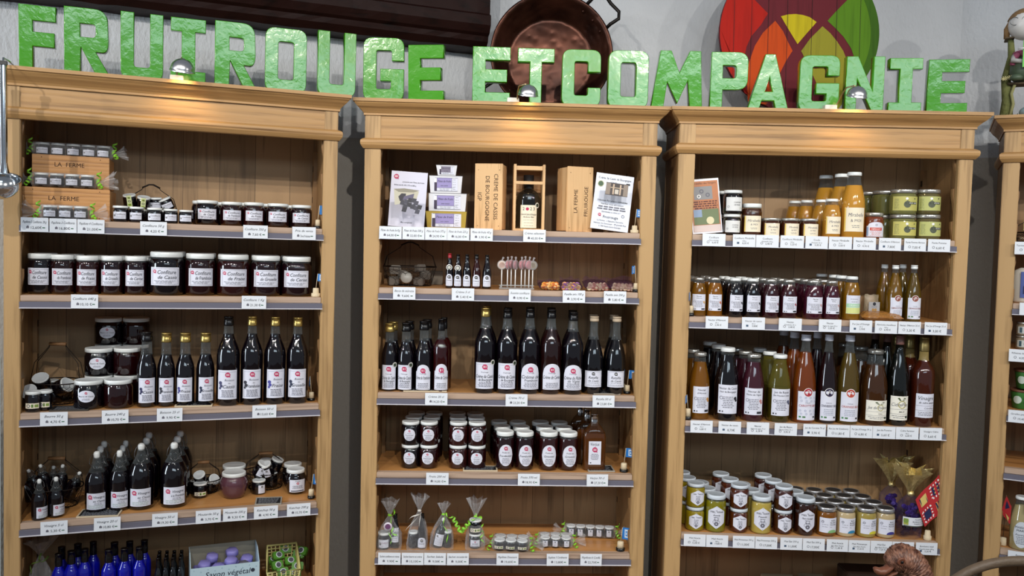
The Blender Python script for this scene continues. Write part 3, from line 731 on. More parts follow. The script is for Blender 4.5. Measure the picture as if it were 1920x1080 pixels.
def glyph(ch, w, h, th):
    c = bpy.data.curves.new('g', 'CURVE'); c.dimensions = '2D'; c.fill_mode = 'BOTH'; c.extrude = th/2-.002; c.bevel_depth = .002; c.bevel_resolution = 1; c.offset = -.002
    for loop in GL[ch]:
        pts = []
        n = len(loop)
        for i, q in enumerate(loop):
            P_ = Vector((q[0]*w, q[1]*h)); r = q[2]*w if len(q) > 2 else 0
            if r:
                a = Vector((loop[i-1][0]*w, loop[i-1][1]*h)); b_ = Vector((loop[(i+1) % n][0]*w, loop[(i+1) % n][1]*h))
                va = (a-P_); vb = (b_-P_); ra = min(r, va.length*.49); rb_ = min(r, vb.length*.49)
                s0 = P_+va.normalized()*ra; s1 = P_+vb.normalized()*rb_
                for k in range(7):
                    t_ = k/6; pts.append(s0*(1-t_)**2+P_*2*t_*(1-t_)+s1*t_*t_)
            else: pts.append(P_)
        sp_ = c.splines.new('POLY'); sp_.points.add(len(pts)-1); sp_.use_cyclic_u = True
        for k, v in enumerate(pts): sp_.points[k].co = (v.x, v.y, 0, 1)
    o = bpy.data.objects.new('g', c); me = bpy.data.meshes.new_from_object(o)
    bpy.data.objects.remove(o); bpy.data.curves.remove(c)
    for v in me.vertices:
        x, y, z = v.co; v.co = (x-w/2, -z, y)
    me.materials.clear(); me.materials.append(LG)
    return me
LET = [('F', 38, 107, 14, 1, 0), ('R', 122, 208, 19, 1, 0), ('U', 227, 306, 28, 1, 0), ('I', 320, 385, 38, 1, 0), ('R', 402, 481, 45, 1, 0), ('O', 496, 573, 56, 1, 0), ('U', 594, 665, 62, 1, 0),
       ('G', 682, 758, 73, 2, 0), ('E', 767, 835, 87, 2, -.18), ('E', 886, 956, 90, 2, 0), ('T', 970, 1038, 93, 2, 0), ('C', 1053, 1125, 95, 2, 0), ('O', 1139, 1214, 97, 2, 0), ('M', 1219, 1318, 98, 3, .02),
       ('P', 1330, 1401, 100, 3, -.03), ('A', 1400, 1479, 104, 3, -.05), ('G', 1496, 1572, 106, 3, -.04), ('N', 1583, 1655, 108, 3, -.06), ('I', 1665, 1726, 111, 3, -.1), ('E', 1738, 1811, 114, 3, -.16)]
WORDN = ['opening F of FRUIROUGE, above the crates', 'first R of FRUIROUGE, between F and U', 'first U of FRUIROUGE, just before the lamp', 'slab I of FRUIROUGE, behind the chrome lamp', 'second R of FRUIROUGE, before the O', 'O of FRUIROUGE, above the left bookcase', 'second U of FRUIROUGE, at end of the left bookcase', 'G of FRUIROUGE, at start of the middle bookcase', 'closing E of FRUIROUGE, turned slightly', 'E of ET, in front of the copper pan', 'T of ET, in front of the copper pan', 'C opening COMPAGNIE, over the pan rim', 'O of COMPAGNIE, after the C', 'M of COMPAGNIE, across the bookcase gap', 'P of COMPAGNIE, at the disc edge', 'A of COMPAGNIE, before the painted disc', 'G of COMPAGNIE, before the painted disc', 'N of COMPAGNIE, behind the third lamp', 'slab I of COMPAGNIE, after the N', 'closing E of COMPAGNIE, at the sign end']
LEAN = dict(zip(range(20), (-.06, -.06, -.055, -.055, -.045, -.02, .0, .0, -.055, .0, .0, .01, .0, -.055, -.02, -.01, -.005, -.01, .0, -.05)))
for li_, ((ch, x0, x1, yt, b, yw), wn) in enumerate(zip(LET, WORDN)):
    zt = BCP[b][7]*S+.053; dep = .045; xm = (x0+x1)/2
    a = at_dep(b, x0, 150, dep); c_ = at_dep(b, x1, 150, dep); mid = at_dep(b, xm, yt, dep)
    w = (c_.x-a.x)/math.cos(yw)*(.97 if yw else 1); h = mid.z-zt
    me = glyph(ch, w, h, .042); me.name = 'sign_letter'
    root('sign_letter', f'glossy green letter {wn}', 'letter', MB_[b] @ Matrix.Translation(((a.x+c_.x)/2, dep, zt+.0005)) @ Matrix.Rotation(yw, 4, 'Z') @ Matrix.Rotation(-LEAN[li_], 4, 'X'), 'green sign letters', me)

# ================================================================== small chrome lamps
CHROME = mat('#d4d4d6', .27, 1); BRONZE = mat('#b09a74', .3, .9); GLOW = bpy.data.materials.new('lamp_glow'); GLOW.use_nodes = True
GLOW.node_tree.nodes['Principled BSDF'].inputs['Emission Color'].default_value = (1, .75, .35, 1)
GLOW.node_tree.nodes['Principled BSDF'].inputs['Emission Strength'].default_value = 6
for b, dx, dy, bxp, rpx, desc, side in ((1, 342, 133, 331, 22, 'chrome dome lamp on left bookcase, in front of the slab I', 0), (2, 990, 178, 962, 18.5, 'chrome dome lamp on middle bookcase, before the letter T', -1), (3, 1606, 181, 1557, 18.5, 'chrome dome lamp on third bookcase, before the letter N', -1)):
    dep = -.105; zt = BCP[b][7]*S+.053
    D = at_dep(b, dx, dy, dep); k = mpp(b, D); r = rpx*k; Bp = at_dep(b, bxp, 190, -.025)
    M0 = MB_[b] @ Matrix.Translation((Bp.x, -.02, zt))
    R = root('dome_lamp', desc, 'lamp', M0, 'small chrome lamps')
    off = Vector((D.x-Bp.x, D.y+.02, D.z-zt))
    part('base', MB().box((-.022, -.018, 0), (.022, .018, .018), mat('#e8e4da', .4), bev=.002), R)
    if side:
        pts = [(0, 0, .016), (off.x*.3, -.01, off.z*.4), (off.x-r*1.0, off.y*.5, off.z+r*.5), (off.x-r*.9, off.y*.8, off.z+r*.95), (off.x-r*.3, off.y, off.z+r*1.08), (off.x, off.y, off.z+r*.98)]
    else:
        pts = [(0, 0, .016), (0, -.005, .05), (off.x*.4, off.y*.3, off.z+r*.9), (off.x*.8, off.y*.6, off.z+r*1.25), (off.x, off.y, off.z+r*.98)]
    part('arm', MB().tube(pts, .0028, BRONZE, 8), R)
    tl = Matrix.Translation(off) @ Matrix.Rotation(.30, 4, 'X') @ Matrix.Rotation(.07, 4, 'Y')
    n = 12; pr_ = [(r*1.05, -.002), (r*1.06, .001), (r*1.0, .003)]+[(r*math.cos(PI/2*i/n), .003+r*.96*math.sin(PI/2*i/n)) for i in range(1, n)]+[(.004, r*.99), (.004, r*1.06), (0, r*1.06)]
    mb = MB(); mb.lathe(pr_, CHROME, 40)
    mb.lathe([(r*1.04, -.002)]+[(r*.96*math.cos(PI/2*i/n), r*.92*math.sin(PI/2*i/n)) for i in range(0, n)]+[(0, r*.92)], mat('#d8d4cc', .3, .6), 32)
    me = mb.mesh('lamp_shade'); # open below: drop the closing disc faces
    bm = bmesh.new(); bm.from_mesh(me)
    for f in [f for f in bm.faces if len(f.verts) > 8]: bm.faces.remove(f)
    bm.to_mesh(me); bm.free()
    part('lamp_shade', me, R, None, tl)
    mb = MB(); mb.lathe([(0, .004), (.009, .006), (.012, .014), (.009, .024), (.006, .028)], GLOW, 14)
    part('bulb', mb, R, None, tl)
    P1 = M0 @ (off+Vector((0, 0, .0)))
    T1 = MB_[b] @ Vector((D.x+.0, -.0, D.z-.16))
    spot('lamp_spot', P1, T1, 1.3, (1, .70, .32), 1.9, .008, .9)

# ================================================================== things on the shelves
CAS, FRB, FRA, GRO, CER = '#08040a', '#1c0407', '#240608', '#18050a', '#16040a'
G_ = 'glass jar'
def sp(b, s): return f"{SHN[s]}, {BCN[b]}"
# ---- left bookcase, top shelf: five 350 g jars, each with another behind
for i, (x0, x1, yt, nm, f) in enumerate([(368, 409, 376, 'Cassis', CAS), (414, 454, 379, 'Framboise', FRB), (456, 495, 380, 'Fraise', FRA), (500, 541, 382, 'Groseille', GRO), (545, 584, 385, 'Cerise', CER)]):
    item('jam_jar', 'jar', 'jar', 1, 1, x0, x1, yt, 425, .072, f'{ORD[i]} of five half-size jam jars reading Confiture de {nm}', f, lab=L_conf('Confiture', 'de '+nm), rows=2, drift=-.016, group='jam jars on the top shelf', short=f'the {nm} one')
# front row of five tiny jars and the wire basket behind
for i, x0 in enumerate((212, 242, 276, 304, 332)):
    item('mini_jam_jar', 'jar', 'jarlow', 1, 1, x0, x0+28, 386+i*2.0, 415, .032, f'{ORD[i]} tiny jam jar before the wire basket', CAS, lab=L_mini('Confiture'), group='tiny jam jars on the top shelf')
# ---- left bookcase, second shelf
L2J = [(47, 91, 475, 'Cassis', CAS), (94, 140, 477, 'Framboise', FRB), (141, 185, 479, 'Fraise', FRA), (187, 230, 479.5, 'Groseille', GRO), (232, 275, 480, 'Cerise', CER)]
for i, (x0, x1, yt, nm, f) in enumerate(L2J):
    item('jam_jar', 'jar', 'jar', 1, 2, x0, x1, yt, 550, .075, f'{ORD[i]} medium jam jar, reading Confiture de {nm}', f, lab=L_conf('Confiture', 'de '+nm), rows=2, drift=.004, group='medium jam jars on the second shelf', short=f'the medium {nm} jar')
L2K = [(281, 343, 472, 'Cassis', CAS), (345, 403, 475, 'Framboise', FRB), (407, 466, 477, 'Fraise', FRA), (470, 525, 479, 'Groseille', GRO), (527, 583, 481, 'Cerise', CER)]
for i, (x0, x1, yt, nm, f) in enumerate(L2K):
    item('jam_jar', 'jar', 'jar', 1, 2, x0, x1, yt, 555, .078, f'{ORD[i]} big one-kilo jam jar, reading Confiture de {nm}', f, lab=L_conf('Confiture', 'de '+nm), rows=2, drift=-.005, group='one-kilo jam jars on the second shelf', short=f'the one-kilo {nm} jar')
# ---- left bookcase, third shelf: staircase of big jars, two columns, three steps
def jarstairs(b, s, cols, steps, d, h, yb, place_dep, name, cat, kind, descs, fills, labs, group, lid=WLID, stepd=None, drift=0, capn='lid'):
    for ci, (xc, dsc, f, lb) in enumerate(zip(cols, descs, fills, labs)):
        lo_, hi_ = bounds(b); P = at_dep(b, xc, yb, place_dep); xj = min(max(P.x, lo_+d/2), hi_-d/2)
        for st in range(len(steps)):
            dep = place_dep+st*(stepd or (d+.004)); P, M = place(b, s, xc, yb, place_dep)
            for lv in range(steps[st]):
                front = lv == steps[st]-1 or st == 0 or steps[st-1] <= lv
                parts = container(kind, h, d, f, lid, lb if front else None, capname=capn)
                wh = ['front', 'middle', 'back', 'rearmost'][st] if len(steps) > 1 else 'only'
                lvn = ['bottom', 'second', 'top'][lv] if steps[st] > 1 else 'single'
                lb_ = f'{dsc}, {lvn} jar in {wh} row, {sp(b, s)}'
                xs_j = min(max(xj+drift*st, lo_-.012+d/2), hi_+.012-d/2)
                if lv == 0: REG.setdefault((b, s), []).append((xs_j, dep, d/2, shz(b, s), shz(b, s)+steps[st]*h))
                P2 = Vector((xs_j, dep, shz(b, s)+.0006+lv*(h+.0006)))
                spawn(parts, name, lb_, cat, MB_[b] @ Matrix.Translation(P2) @ Matrix.Rotation(random.uniform(-.1, .1), 4, 'Z'), group)
k = mpp(1, at_dep(1, 166, 760, .06))
jarstairs(1, 3, (166, 221.5), (1, 2, 3), 51.5*k, 53*k, 760, .068, 'jam_jar', 'jar', 'jarlow', ('oval-labelled big cassis jar', 'unlabelled big dark red jar'), (CAS, '#1c0306'), (L_oval('Beurre de Cassis'), None), 'stacked big jars on the third shelf', drift=.022, stepd=.098)
for i, (x0, x1, yt, nm, cap, fr) in enumerate([(257, 292, 622, 'Cassis', BLK, '#2c2c54'), (294, 328, 624, 'Framboise', GOLD, '#30303c'), (329, 364, 624, 'Fraise', GOLD, '#4a4a8c'), (368, 401, 624, 'Groseille', GOLD, '#28304c')]):
    item('syrup_bottle', 'bottle', 'bottle_s', 1, 3, x0, x1, yt, 751, .06, f'{ORD[i]} small syrup bottle, {nm}, {"black" if cap is BLK else "gold"} cap', CAS, cap, L_sirop(nm, fr, z=.23), .70, group='small syrup bottles', capname='cap')
for i, (x0, x1, yt, nm, cap, fr) in enumerate([(406, 448, 593, 'Cassis', BLK, '#3c3c64'), (451, 491, 593, 'Framboise', GOLD, '#30303c'), (494, 534, 594, 'Fraise', GOLD, '#4a4a9c'), (536, 576, 595, 'Groseille', GOLD, '#28304c')]):
    item('syrup_bottle', 'bottle', 'bottle_l', 1, 3, x0, x1, yt, 751, .05, f'{ORD[i]} tall syrup bottle, {nm}, {"black" if cap is BLK else "gold"} cap', CAS, cap, L_sirop(nm, fr, z=.24), .80, group='tall syrup bottles', capname='cap')
for i, (x0, x1, yt) in enumerate([(46, 75, 733), (73, 98, 731)]):
    item('mini_jam_jar', 'jar', 'jarlow', 1, 3, x0, x1, yt, 764-i*3, .035+i*.012, f'{ORD[i]} tiny dark jar with eco label, before the big wire basket', CAS, lab=L_bio(), group='tiny jars on the third shelf')
# ---- left bookcase, fourth shelf
for i, (x0, x1, yt, yb, nm) in enumerate([(161, 201, 846, 949, 'au Cassis'), (203, 242, 844, 947, 'à la Framboise')]):
    item('swing_top_bottle', 'bottle', 'swing', 1, 4, x0, x1, yt, yb, .088, f'{ORD[i]} medium swing-top vinegar bottle', CAS, WLID, L_vin('Vinaigre', nm), .66, rows=3, step=.075, drift=.004, group='medium swing-top bottles', short=f'the {ORD[i]} medium swing-top', capname='stopper')
for i, (x0, x1, yt, yb, nm) in enumerate([(240, 288, 831, 953, 'au Cassis'), (302, 349, 829, 950, 'à la Framboise')]):
    item('swing_top_bottle', 'bottle', 'swing_l', 1, 4, x0, x1, yt, yb, .09, f'{ORD[i]} large swing-top vinegar bottle', CAS, WLID, L_vin('Vinaigre', nm), .70, rows=3, step=.084, drift=.008, group='large swing-top bottles', short=f'the {ORD[i]} large swing-top', capname='stopper')
for i, (x0, x1, yt, yb) in enumerate([(60, 87, 898, 969), (91, 119, 894, 963)]):
    item('swing_top_bottle', 'bottle', 'swing', 1, 4, x0, x1, yt, yb, .035+i*.02, f'{ORD[i]} little swing-top bottle, near the stile', CAS, WLID, L_vin('Vinaigre', 'Cassis'), .66, group='little swing-top bottles', capname='stopper', yaw=.3, ly=.4)
item('mustard_jar', 'jar', 'jar', 1, 4, 362, 388, 905, 935, None, 'small mustard jar with eco label, before the round basket', CAS, lab=L_bio())
item('mustard_pot', 'jar', 'pot', 1, 4, 413, 463, 884, 938, None, 'front bulging mustard pot, purple-brown, white lid', '#5a3842', rows=3, step=.085, drift=.004, group='mustard pots', short='the front mustard pot')
item('sauce_pot', 'jar', 'jar', 1, 4, 472, 498, 899, 928, None, 'tiny sauce jar with hanging square tag, before the basket', CAS, lab=dict(shape='rect', w=1.0, zc=.4, h=.6, paper=PAPER, items=[('logo', 0, .3, .12, INK), ('lines', 0, .1, -.3, 3, .7, INKG)]), ly=.35)
item('sauce_pot', 'jar', 'pot', 1, 4, 534, 573, 878, 929, None, 'front black ketchup pot with square label', '#0c0608', lab=L_sq(), rows=3, step=.075, drift=-.003, group='ketchup pots', short='the front ketchup pot')
# ---- left bookcase, fifth shelf (only the tops are in view)
def L_pharma(): return dict(shape='round', w=1.8, zc=.33, h=.42, paper=PAPER, items=[('ring', 0, .05, .2, .26, INKG), ('ring', -.2, .2, .1, .14, INKG), ('ring', .2, .2, .1, .14, INKG), ('lines', 0, -.1, -.4, 4, .7, INKG)])
for (x0, nm, dy, dp) in ((120, 'shaded', 1030, .09), (145, 'shaded', 1026, .09), (190, 'lit', 1027, .07), (218, 'lit', 1025, .07), (246, 'lit', 1023, .07), (96, 'shaded', 1035, .09)):
    item('blue_bottle', 'bottle', 'pharma', 1, 5, x0, x0+27, dy+3, 1160, dp, f'cobalt blue bottle with black cap, {nm} group, {ORD[[96, 120, 145, 190, 218, 246].index(x0) % 3]} in its row', '#0a10a0', BLK, L_pharma(), .95, rows=2, step=.07, drift=.012, clearcol='#1018c0', capname='cap', group='cobalt blue bottles', short=f'the {nm} {ORD[[96, 120, 145, 190, 218, 246].index(x0) % 3]} blue bottle')
for i in range(4):
    item('dropper_bottle', 'bottle', 'pharma', 1, 5, 289+i*14, 302+i*14, 1046-i*.5, 1160, .07, f'{ORD[i]} slim black dropper bottle', '#15181c', BLK, None, .95, rows=3, step=.035, drift=.001, capname='cap', group='slim black dropper bottles', short=f'the {ORD[i]} dropper bottle')

# ---- middle bookcase, second shelf: miniatures
for i, (x0, x1, yt, capm, ex) in enumerate([(835, 850, 475, mat('#a02430', .35), 'neckseal'), (850.5, 866, 477, BLK, 'neckseal'), (867, 883, 477, BLK, None), (885, 901, 477, BLK, None), (904, 921, 478, BLK, None)]):
    item('miniature_bottle', 'bottle', 'mini', 2, 2, x0, x1, yt, 536, .05, f'{ORD[i]} miniature liqueur bottle{", red cap" if i == 0 else ""}', CAS if i != 3 else '#2c0c0c', capm, dict(shape='round', w=1.8, zc=.24, h=.34, paper=PAPER, items=[('logo', 0, .25, .14, INK), ('t', 'Crème', .18, 0, -.05, INK, .3, .7), ('lines', 0, -.25, -.38, 2, .7, INKG)]), .9, rows=1, extra=ex, group='miniature liqueur bottles', capname='cap')
# ---- third shelf: liqueurs
for i, (x0, x1, yt, yb, t1, t2, shp, cap, f, ex) in enumerate([(714, 744, 606, 719, 'Crème de Cassis', 'de Bourgogne', 'rect', GOLD, CAS, 'seal'), (745, 776, 605, 719, 'Crème de Cassis', 'de Bourgogne', 'rect', BLK, CAS, 'sealdark'), (778, 810, 602, 721, 'Crème de Framboise', '', 'arch', BLK, CAS, None), (811, 841, 598, 721, 'Crème de Cerise', '', 'arch', BLK, '#2a0608', None)]):
    item('liqueur_bottle', 'bottle', 'bottle_s' if i < 3 else 'vinaigre', 2, 3, x0, x1, yt, yb, .055, f'{ORD[i]} small liqueur bottle, reading {t1}', f, cap, L_creme(t1, t2, shp, .21, .36), .72, rows=2, drift=.008, extra=ex, group='small liqueur bottles', capname='cap', short=f'the {ORD[i]} small liqueur bottle')
for i, (x0, x1, yt, yb, t1, t2, shp, cap, f, ex) in enumerate([(888, 928, 577, 728, 'Crème de Cassis', 'de Bourgogne', 'rect', GOLD, CAS, 'seal'), (929, 968, 580, 729, 'Crème de Cassis', 'de Bourgogne', 'rect', BLK, CAS, 'sealdark'), (971, 1011, 579, 730, 'Crème de', 'Framboise', 'round', BLK, CAS, None), (1011, 1051, 580, 731, 'Crème de Cerise', '', 'round', BLK, '#1c0808', None), (1052, 1092, 585, 733, 'Crème de Pêche', 'de Vigne', 'round', BLK, CAS, None)]):
    item('liqueur_bottle', 'bottle', 'bottle_l', 2, 3, x0, x1, yt, yb, .05, f'{ORD[i]} tall liqueur bottle, reading {t1} {t2}'.strip(), f, cap, L_creme(t1, t2, shp, .21, .31), .76, rows=2, drift=.006, extra=ex, group='tall liqueur bottles', capname='cap', short=f'the {ORD[i]} tall liqueur bottle')
for i, (x0, x1, yt, yb, nm) in enumerate([(1092, 1130, 593, 729, 'de Cassis'), (1134, 1172, 594, 730, 'de Framboise')]):
    item('ratafia_bottle', 'bottle', 'rata', 2, 3, x0, x1, yt, yb, .06, f'{ORD[i]} cone-shaped bottle, Ratafia {nm}, wooden stopper', '#07060a', mat('#b8a68e', .6), L_rata(nm), .70, rows=2, drift=-.016, group='ratafia bottles', capname='stopper', short=f'the {ORD[i]} ratafia bottle')
# ---- fourth shelf: fruit jars in stacks and rows
k = mpp(2, at_dep(2, 800, 865, .07))
Lf = L_fruits('Framboises', z=.47, h=.52, w=1.3)
for cols, nm, f, lb in (((769, 803.5), 'first pair', CAS, L_fruits('Framboises', z=.47, h=.52, w=1.3)), ((858.5, 893.5), 'second pair', '#2c0a0a', L_fruits('Griottes', z=.47, h=.52, w=1.3))):
    jarstairs(2, 4, cols, (2, 2, 2), 35*k, 43.5*k, 868, .085, 'fruit_jar', 'jar', 'jar', (f'oval-labelled {nm} column one', f'oval-labelled {nm} column two'), (f, '#240608'), (lb, lb), 'small fruit jars on the fourth shelf', drift=.006 if nm[0] == 'f' else -.004, stepd=.085)
for i, (x0, x1, yt, yb, nm) in enumerate([(929, 963, 807, 872, 'Framboise'), (966, 1000, 808, 873, 'Framboise'), (1010, 1045, 808, 874, 'Griotte'), (1047, 1082, 809, 875, 'Griotte')]):
    item('fruit_jar', 'jar', 'tall_jar', 2, 4, x0, x1, yt, yb, .075, f'{ORD[i]} tall fruit jar with oval {nm} label', '#1c0408' if i < 2 else '#2a0a0a', WLID, L_fruits(nm+'s', z=.40, h=.56, w=1.65), rows=3, step=.09, drift=-.010, group='tall fruit jars', short=f'the {ORD[i]} tall fruit jar')
item('flask_bottle', 'bottle', 'flask', 2, 4, 1092, 1134, 776, 870, .075, 'flat flask of amber verjuice with white label and silver cap', '#4c280a', SILV, dict(shape='rect', w=1.1, zc=.32, h=.42, paper=PAPER, items=[('t', 'Verjus', .18, 0, .38, INK, .3, .7), ('logo', 0, .14, .11), ('lines', 0, -.05, -.28, 5, .7, INKG), ('bar', -.33, -.42, .1, .04, INK)]), .66, rows=3, step=.085, drift=-.016, clearcol='#4a2a10', capname='cap', group='amber flasks', short='the front amber flask', yaw=0)

# ---- third bookcase, top shelf
P1a = item('jam_jar', 'jar', 'jar', 3, 1, 1355, 1388, 402, 440, .05, 'lower of two stacked blackberry jam jars, grey-white label', '#0a0608', WLID, L_mure(), group='blackberry jam jars', rows=2, drift=-.016, short='the lower blackberry jar')
item('jam_jar', 'jar', 'jar', 3, 1, 1355, 1391, 357, 400, .05, 'upper of two stacked blackberry jam jars, grey-white label', '#0a0608', WLID, L_mure(), group='blackberry jam jars', dz=P1a[0][4], rows=2, drift=-.016, short='the upper blackberry jar')
item('jam_jar', 'jar', 'jar', 3, 1, 1388, 1428, 382, 440, .055, 'amber-brown mirabelle jam jar, taller than its neighbours', '#3c1c08', WLID, L_mirab())
for i, x0 in enumerate((1428, 1463, 1499)):
    item('jam_jar', 'jar', 'jarlow', 3, 1, x0, x0+34, 409+i*.4, 441, .04, f'{ORD[i]} low mirabelle jar with cream label', '#3c1c08', LIDG, L_mirab(h=.66, z=.38), rows=2, group='low mirabelle jars', short=f'the {ORD[i]} low mirabelle jar')
item('juice_bottle', 'bottle', 'milk_s', 3, 1, 1540, 1574, 373, 443, .045, 'front small bottle of orange mirabelle nectar, cream label', '#b07c28', WLID, L_mirab(z=.32, h=.44), .84, rows=4, step=.068, drift=-.026, group='small mirabelle nectar bottles', short='the small mirabelle nectar')
item('juice_bottle', 'bottle', 'milk', 3, 1, 1575, 1618, 323, 444, .05, 'front big bottle of orange mirabelle nectar, cream label', '#bc8830', WLID, L_mirab(z=.28, h=.36), .80, rows=3, step=.085, drift=-.024, group='big mirabelle nectar bottles', short='the big mirabelle nectar')
item('jam_jar', 'jar', 'jar', 3, 1, 1617, 1655, 399, 445, .05, 'apricot jam jar with red and white arched label', '#6a2c08', LIDG, L_abri())
r_ = item('puree_jar', 'jar', 'jarlow', 3, 1, 1667, 1714, 403, 447, .058, 'lower apple apricot puree jar, green label', '#6c6c3c', LIDG, L_puree('POM. ABRI', '#c3bd68'), group='fruit puree jars', rows=2, drift=-.03, short='the lower apple apricot puree')
item('puree_jar', 'jar', 'jarlow', 3, 1, 1668, 1716, 356, 400, .058, 'upper apple apricot puree jar, green label', '#6c6c3c', LIDG, L_puree('POM. ABRI', '#bcb868'), group='fruit puree jars', dz=r_[0][4], rows=3, drift=-.03, short='the upper apple apricot puree')
r_ = item('puree_jar', 'jar', 'jarlow', 3, 1, 1715, 1760, 403, 448, .058, 'lower apple puree jar, pale green label', '#5c5430', LIDG, L_puree('POMME'), group='fruit puree jars')
item('puree_jar', 'jar', 'jarlow', 3, 1, 1716, 1761, 356, 401, .058, 'upper apple puree jar, pale green label', '#5c5430', LIDG, L_puree('POMME'), group='fruit puree jars', dz=r_[0][4])
# ---- second shelf: nectars
NB = [(1293, 1323, 520, "d'Abricot", '#6c4608', LIDG, '#d0a050'), (1323, 1354, 520, "d'Abricot", '#7c4c0a', LIDG, '#c8683c'), (1361, 1392, 521, 'de cassis', '#08050a', WLID, '#20202c'), (1393, 1425, 522, 'de cassis', '#08050a', WLID, '#20202c'), (1427, 1459, 523, 'Framboise', '#2a0812', LIDG, '#7c4450'), (1461, 1493, 524, 'Framboise', '#300a14', LIDG, '#a04450'), (1505, 1541, 525, 'Pêche', '#3c1020', LIDG, '#c09090'), (1540, 1573, 526, 'Pêche', '#3c1020', LIDG, '#c09090')]
for i, (x0, x1, yt, nm, f, cap, fr) in enumerate(NB):
    item('juice_bottle', 'bottle', 'milk_s', 3, 2, x0, x1, yt, 594, .045, f'{ORD[i]} small nectar bottle, {["orange", "black", "dark red", "plum red"][i//2]}', f, cap, L_nectar('Nectar', nm, fr, .36, .42), .86, rows=3, step=.075, drift=-.006, group='small nectar bottles', short=f'the {ORD[i]} small nectar bottle')
item('juice_bottle', 'bottle', 'milk_s', 3, 2, 1578, 1610, 518, 597, .05, 'small orange juice bottle with green and white label', '#80580c', WLID, dict(shape='rect', w=1.8, zc=.36, h=.42, paper=PAPER, items=[('bar', 0, -.05, .98, .2, mat('#a8d4b0')), ('t', 'ORANGE', .14, 0, -.05, WHITE, 0, .7, .02), ('bar', 0, -.33, .98, .32, mat('#d4dc90')), ('lines', 0, .3, .15, 2, .5, INKG)]), .86, rows=4, step=.07, drift=-.016, group='small orange juice bottles', short='the small orange juice bottle')
for i, (x0, x1, nm, f) in enumerate([(1660, 1689, 'ABRICOT BIO', '#6c4c0c'), (1695, 1724, 'ORANGE BIO', '#54400c')]):
    item('juice_bottle', 'bottle', 'juice', 3, 2, x0, x1, 497, 598, .05, f'{ORD[i]} slim juice bottle, label reading {nm}', f, WLID, L_p(nm, '#8c4c44', z=.26, h=.42), .86, rows=2, step=.07, drift=-.014, group='slim fruit juice bottles', short=f'the {ORD[i]} slim juice bottle', capname='cap')
# ---- third shelf: large juices
item('juice_bottle', 'bottle', 'milk', 3, 3, 1290, 1328, 660, 779, .055, 'large orange bottle, Nectar d’Abricot, by the stile', '#704608', LIDG, L_nectar('Nectar', "d'Abricot", '#c89048'), .86, rows=2, step=.09, drift=-.012, short='the apricot nectar', group='large nectar bottles')
item('juice_bottle', 'bottle', 'milk', 3, 3, 1338, 1382, 651, 783, .055, 'large black bottle, Nectar de Cassis, white cap', '#07050a', WLID, L_nectar('Nectar de Cassis', 'Noir de Bourgogne', '#14141c', bar=False), .9, rows=3, step=.085, drift=-.017, short='the cassis nectar', group='large nectar bottles')
item('juice_bottle', 'bottle', 'milk', 3, 3, 1389, 1430, 663, 783, .055, 'large plum-red bottle, Nectar de Pêche de Vigne', '#3a1420', LIDG, L_nectar('Nectar de', 'Pêche de Vigne', '#c08888'), .88, rows=3, step=.085, drift=-.014, short='the peach nectar', group='large nectar bottles')
item('juice_bottle', 'bottle', 'milk', 3, 3, 1437, 1479, 664, 785, .055, 'large olive-gold bottle, Jus de Raisin', '#3c3408', WLID, L_nectar('Jus de Raisin', 'Bio Hautes-Côtes', '#50546c', bar=False), .5, rows=3, step=.085, drift=-.017, short='the grape juice', group='large nectar bottles', clearcol='#6a6428')
for i, (x0, x1, yt, yb, nm, col, f, rows) in enumerate([(1484, 1526, 627, 785, 'CAROTTE BIO', '#a83240', '#6a3008', 3), (1530, 1566, 627, 787, 'CRANBERRY BIO', '#2a2040', '#140408', 2), (1567, 1607, 628, 788, 'ORANGE BIO', '#b84a3c', '#4c3c10', 1)]):
    item('juice_bottle', 'bottle', 'juice', 3, 3, x0, x1, yt, yb, .055, f'tall tapering juice bottle, label reading {nm}', f, mat('#c4c8d4', .35), L_p(nm, col, pattern=i == 0), .80, rows=rows, step=.085, drift=-.018, group='tall tapering juice bottles', short=f'the {nm.split()[0].lower()} juice', capname='cap')
item('juice_bottle', 'bottle', 'milk', 3, 3, 1612, 1659, 655, 792, .06, 'clear-capped bottle of brown apple juice, label Jus de Pomme', '#3a200a', mat('#8c8c88', .2, .6), L_pomme('Jus de Pomme'), .80, rows=3, step=.09, drift=-.022, short='the apple juice', group='apple juice bottles')
item('cider_bottle', 'bottle', 'cider', 3, 3, 1661, 1699, 629, 791, .055, 'black-green cider bottle with wired cork and pale label', '#060a08', mat('#6c4a44', .5), L_pomme('CidrePlus', True), .99, rows=3, step=.082, drift=-.016, short='the cider bottle', group='cider bottles', capname='cap')
item('vinegar_bottle', 'bottle', 'vinaigre', 3, 3, 1705, 1746, 632, 794, .055, 'amber cider vinegar bottle with gold foil cap', '#3c1408', mat('#8f7f50', .35, .7), L_vinaig(), .74, rows=3, step=.085, drift=-.016, clearcol='#b09a60', short='the vinegar bottle', group='cider vinegar bottles', capname='cap')
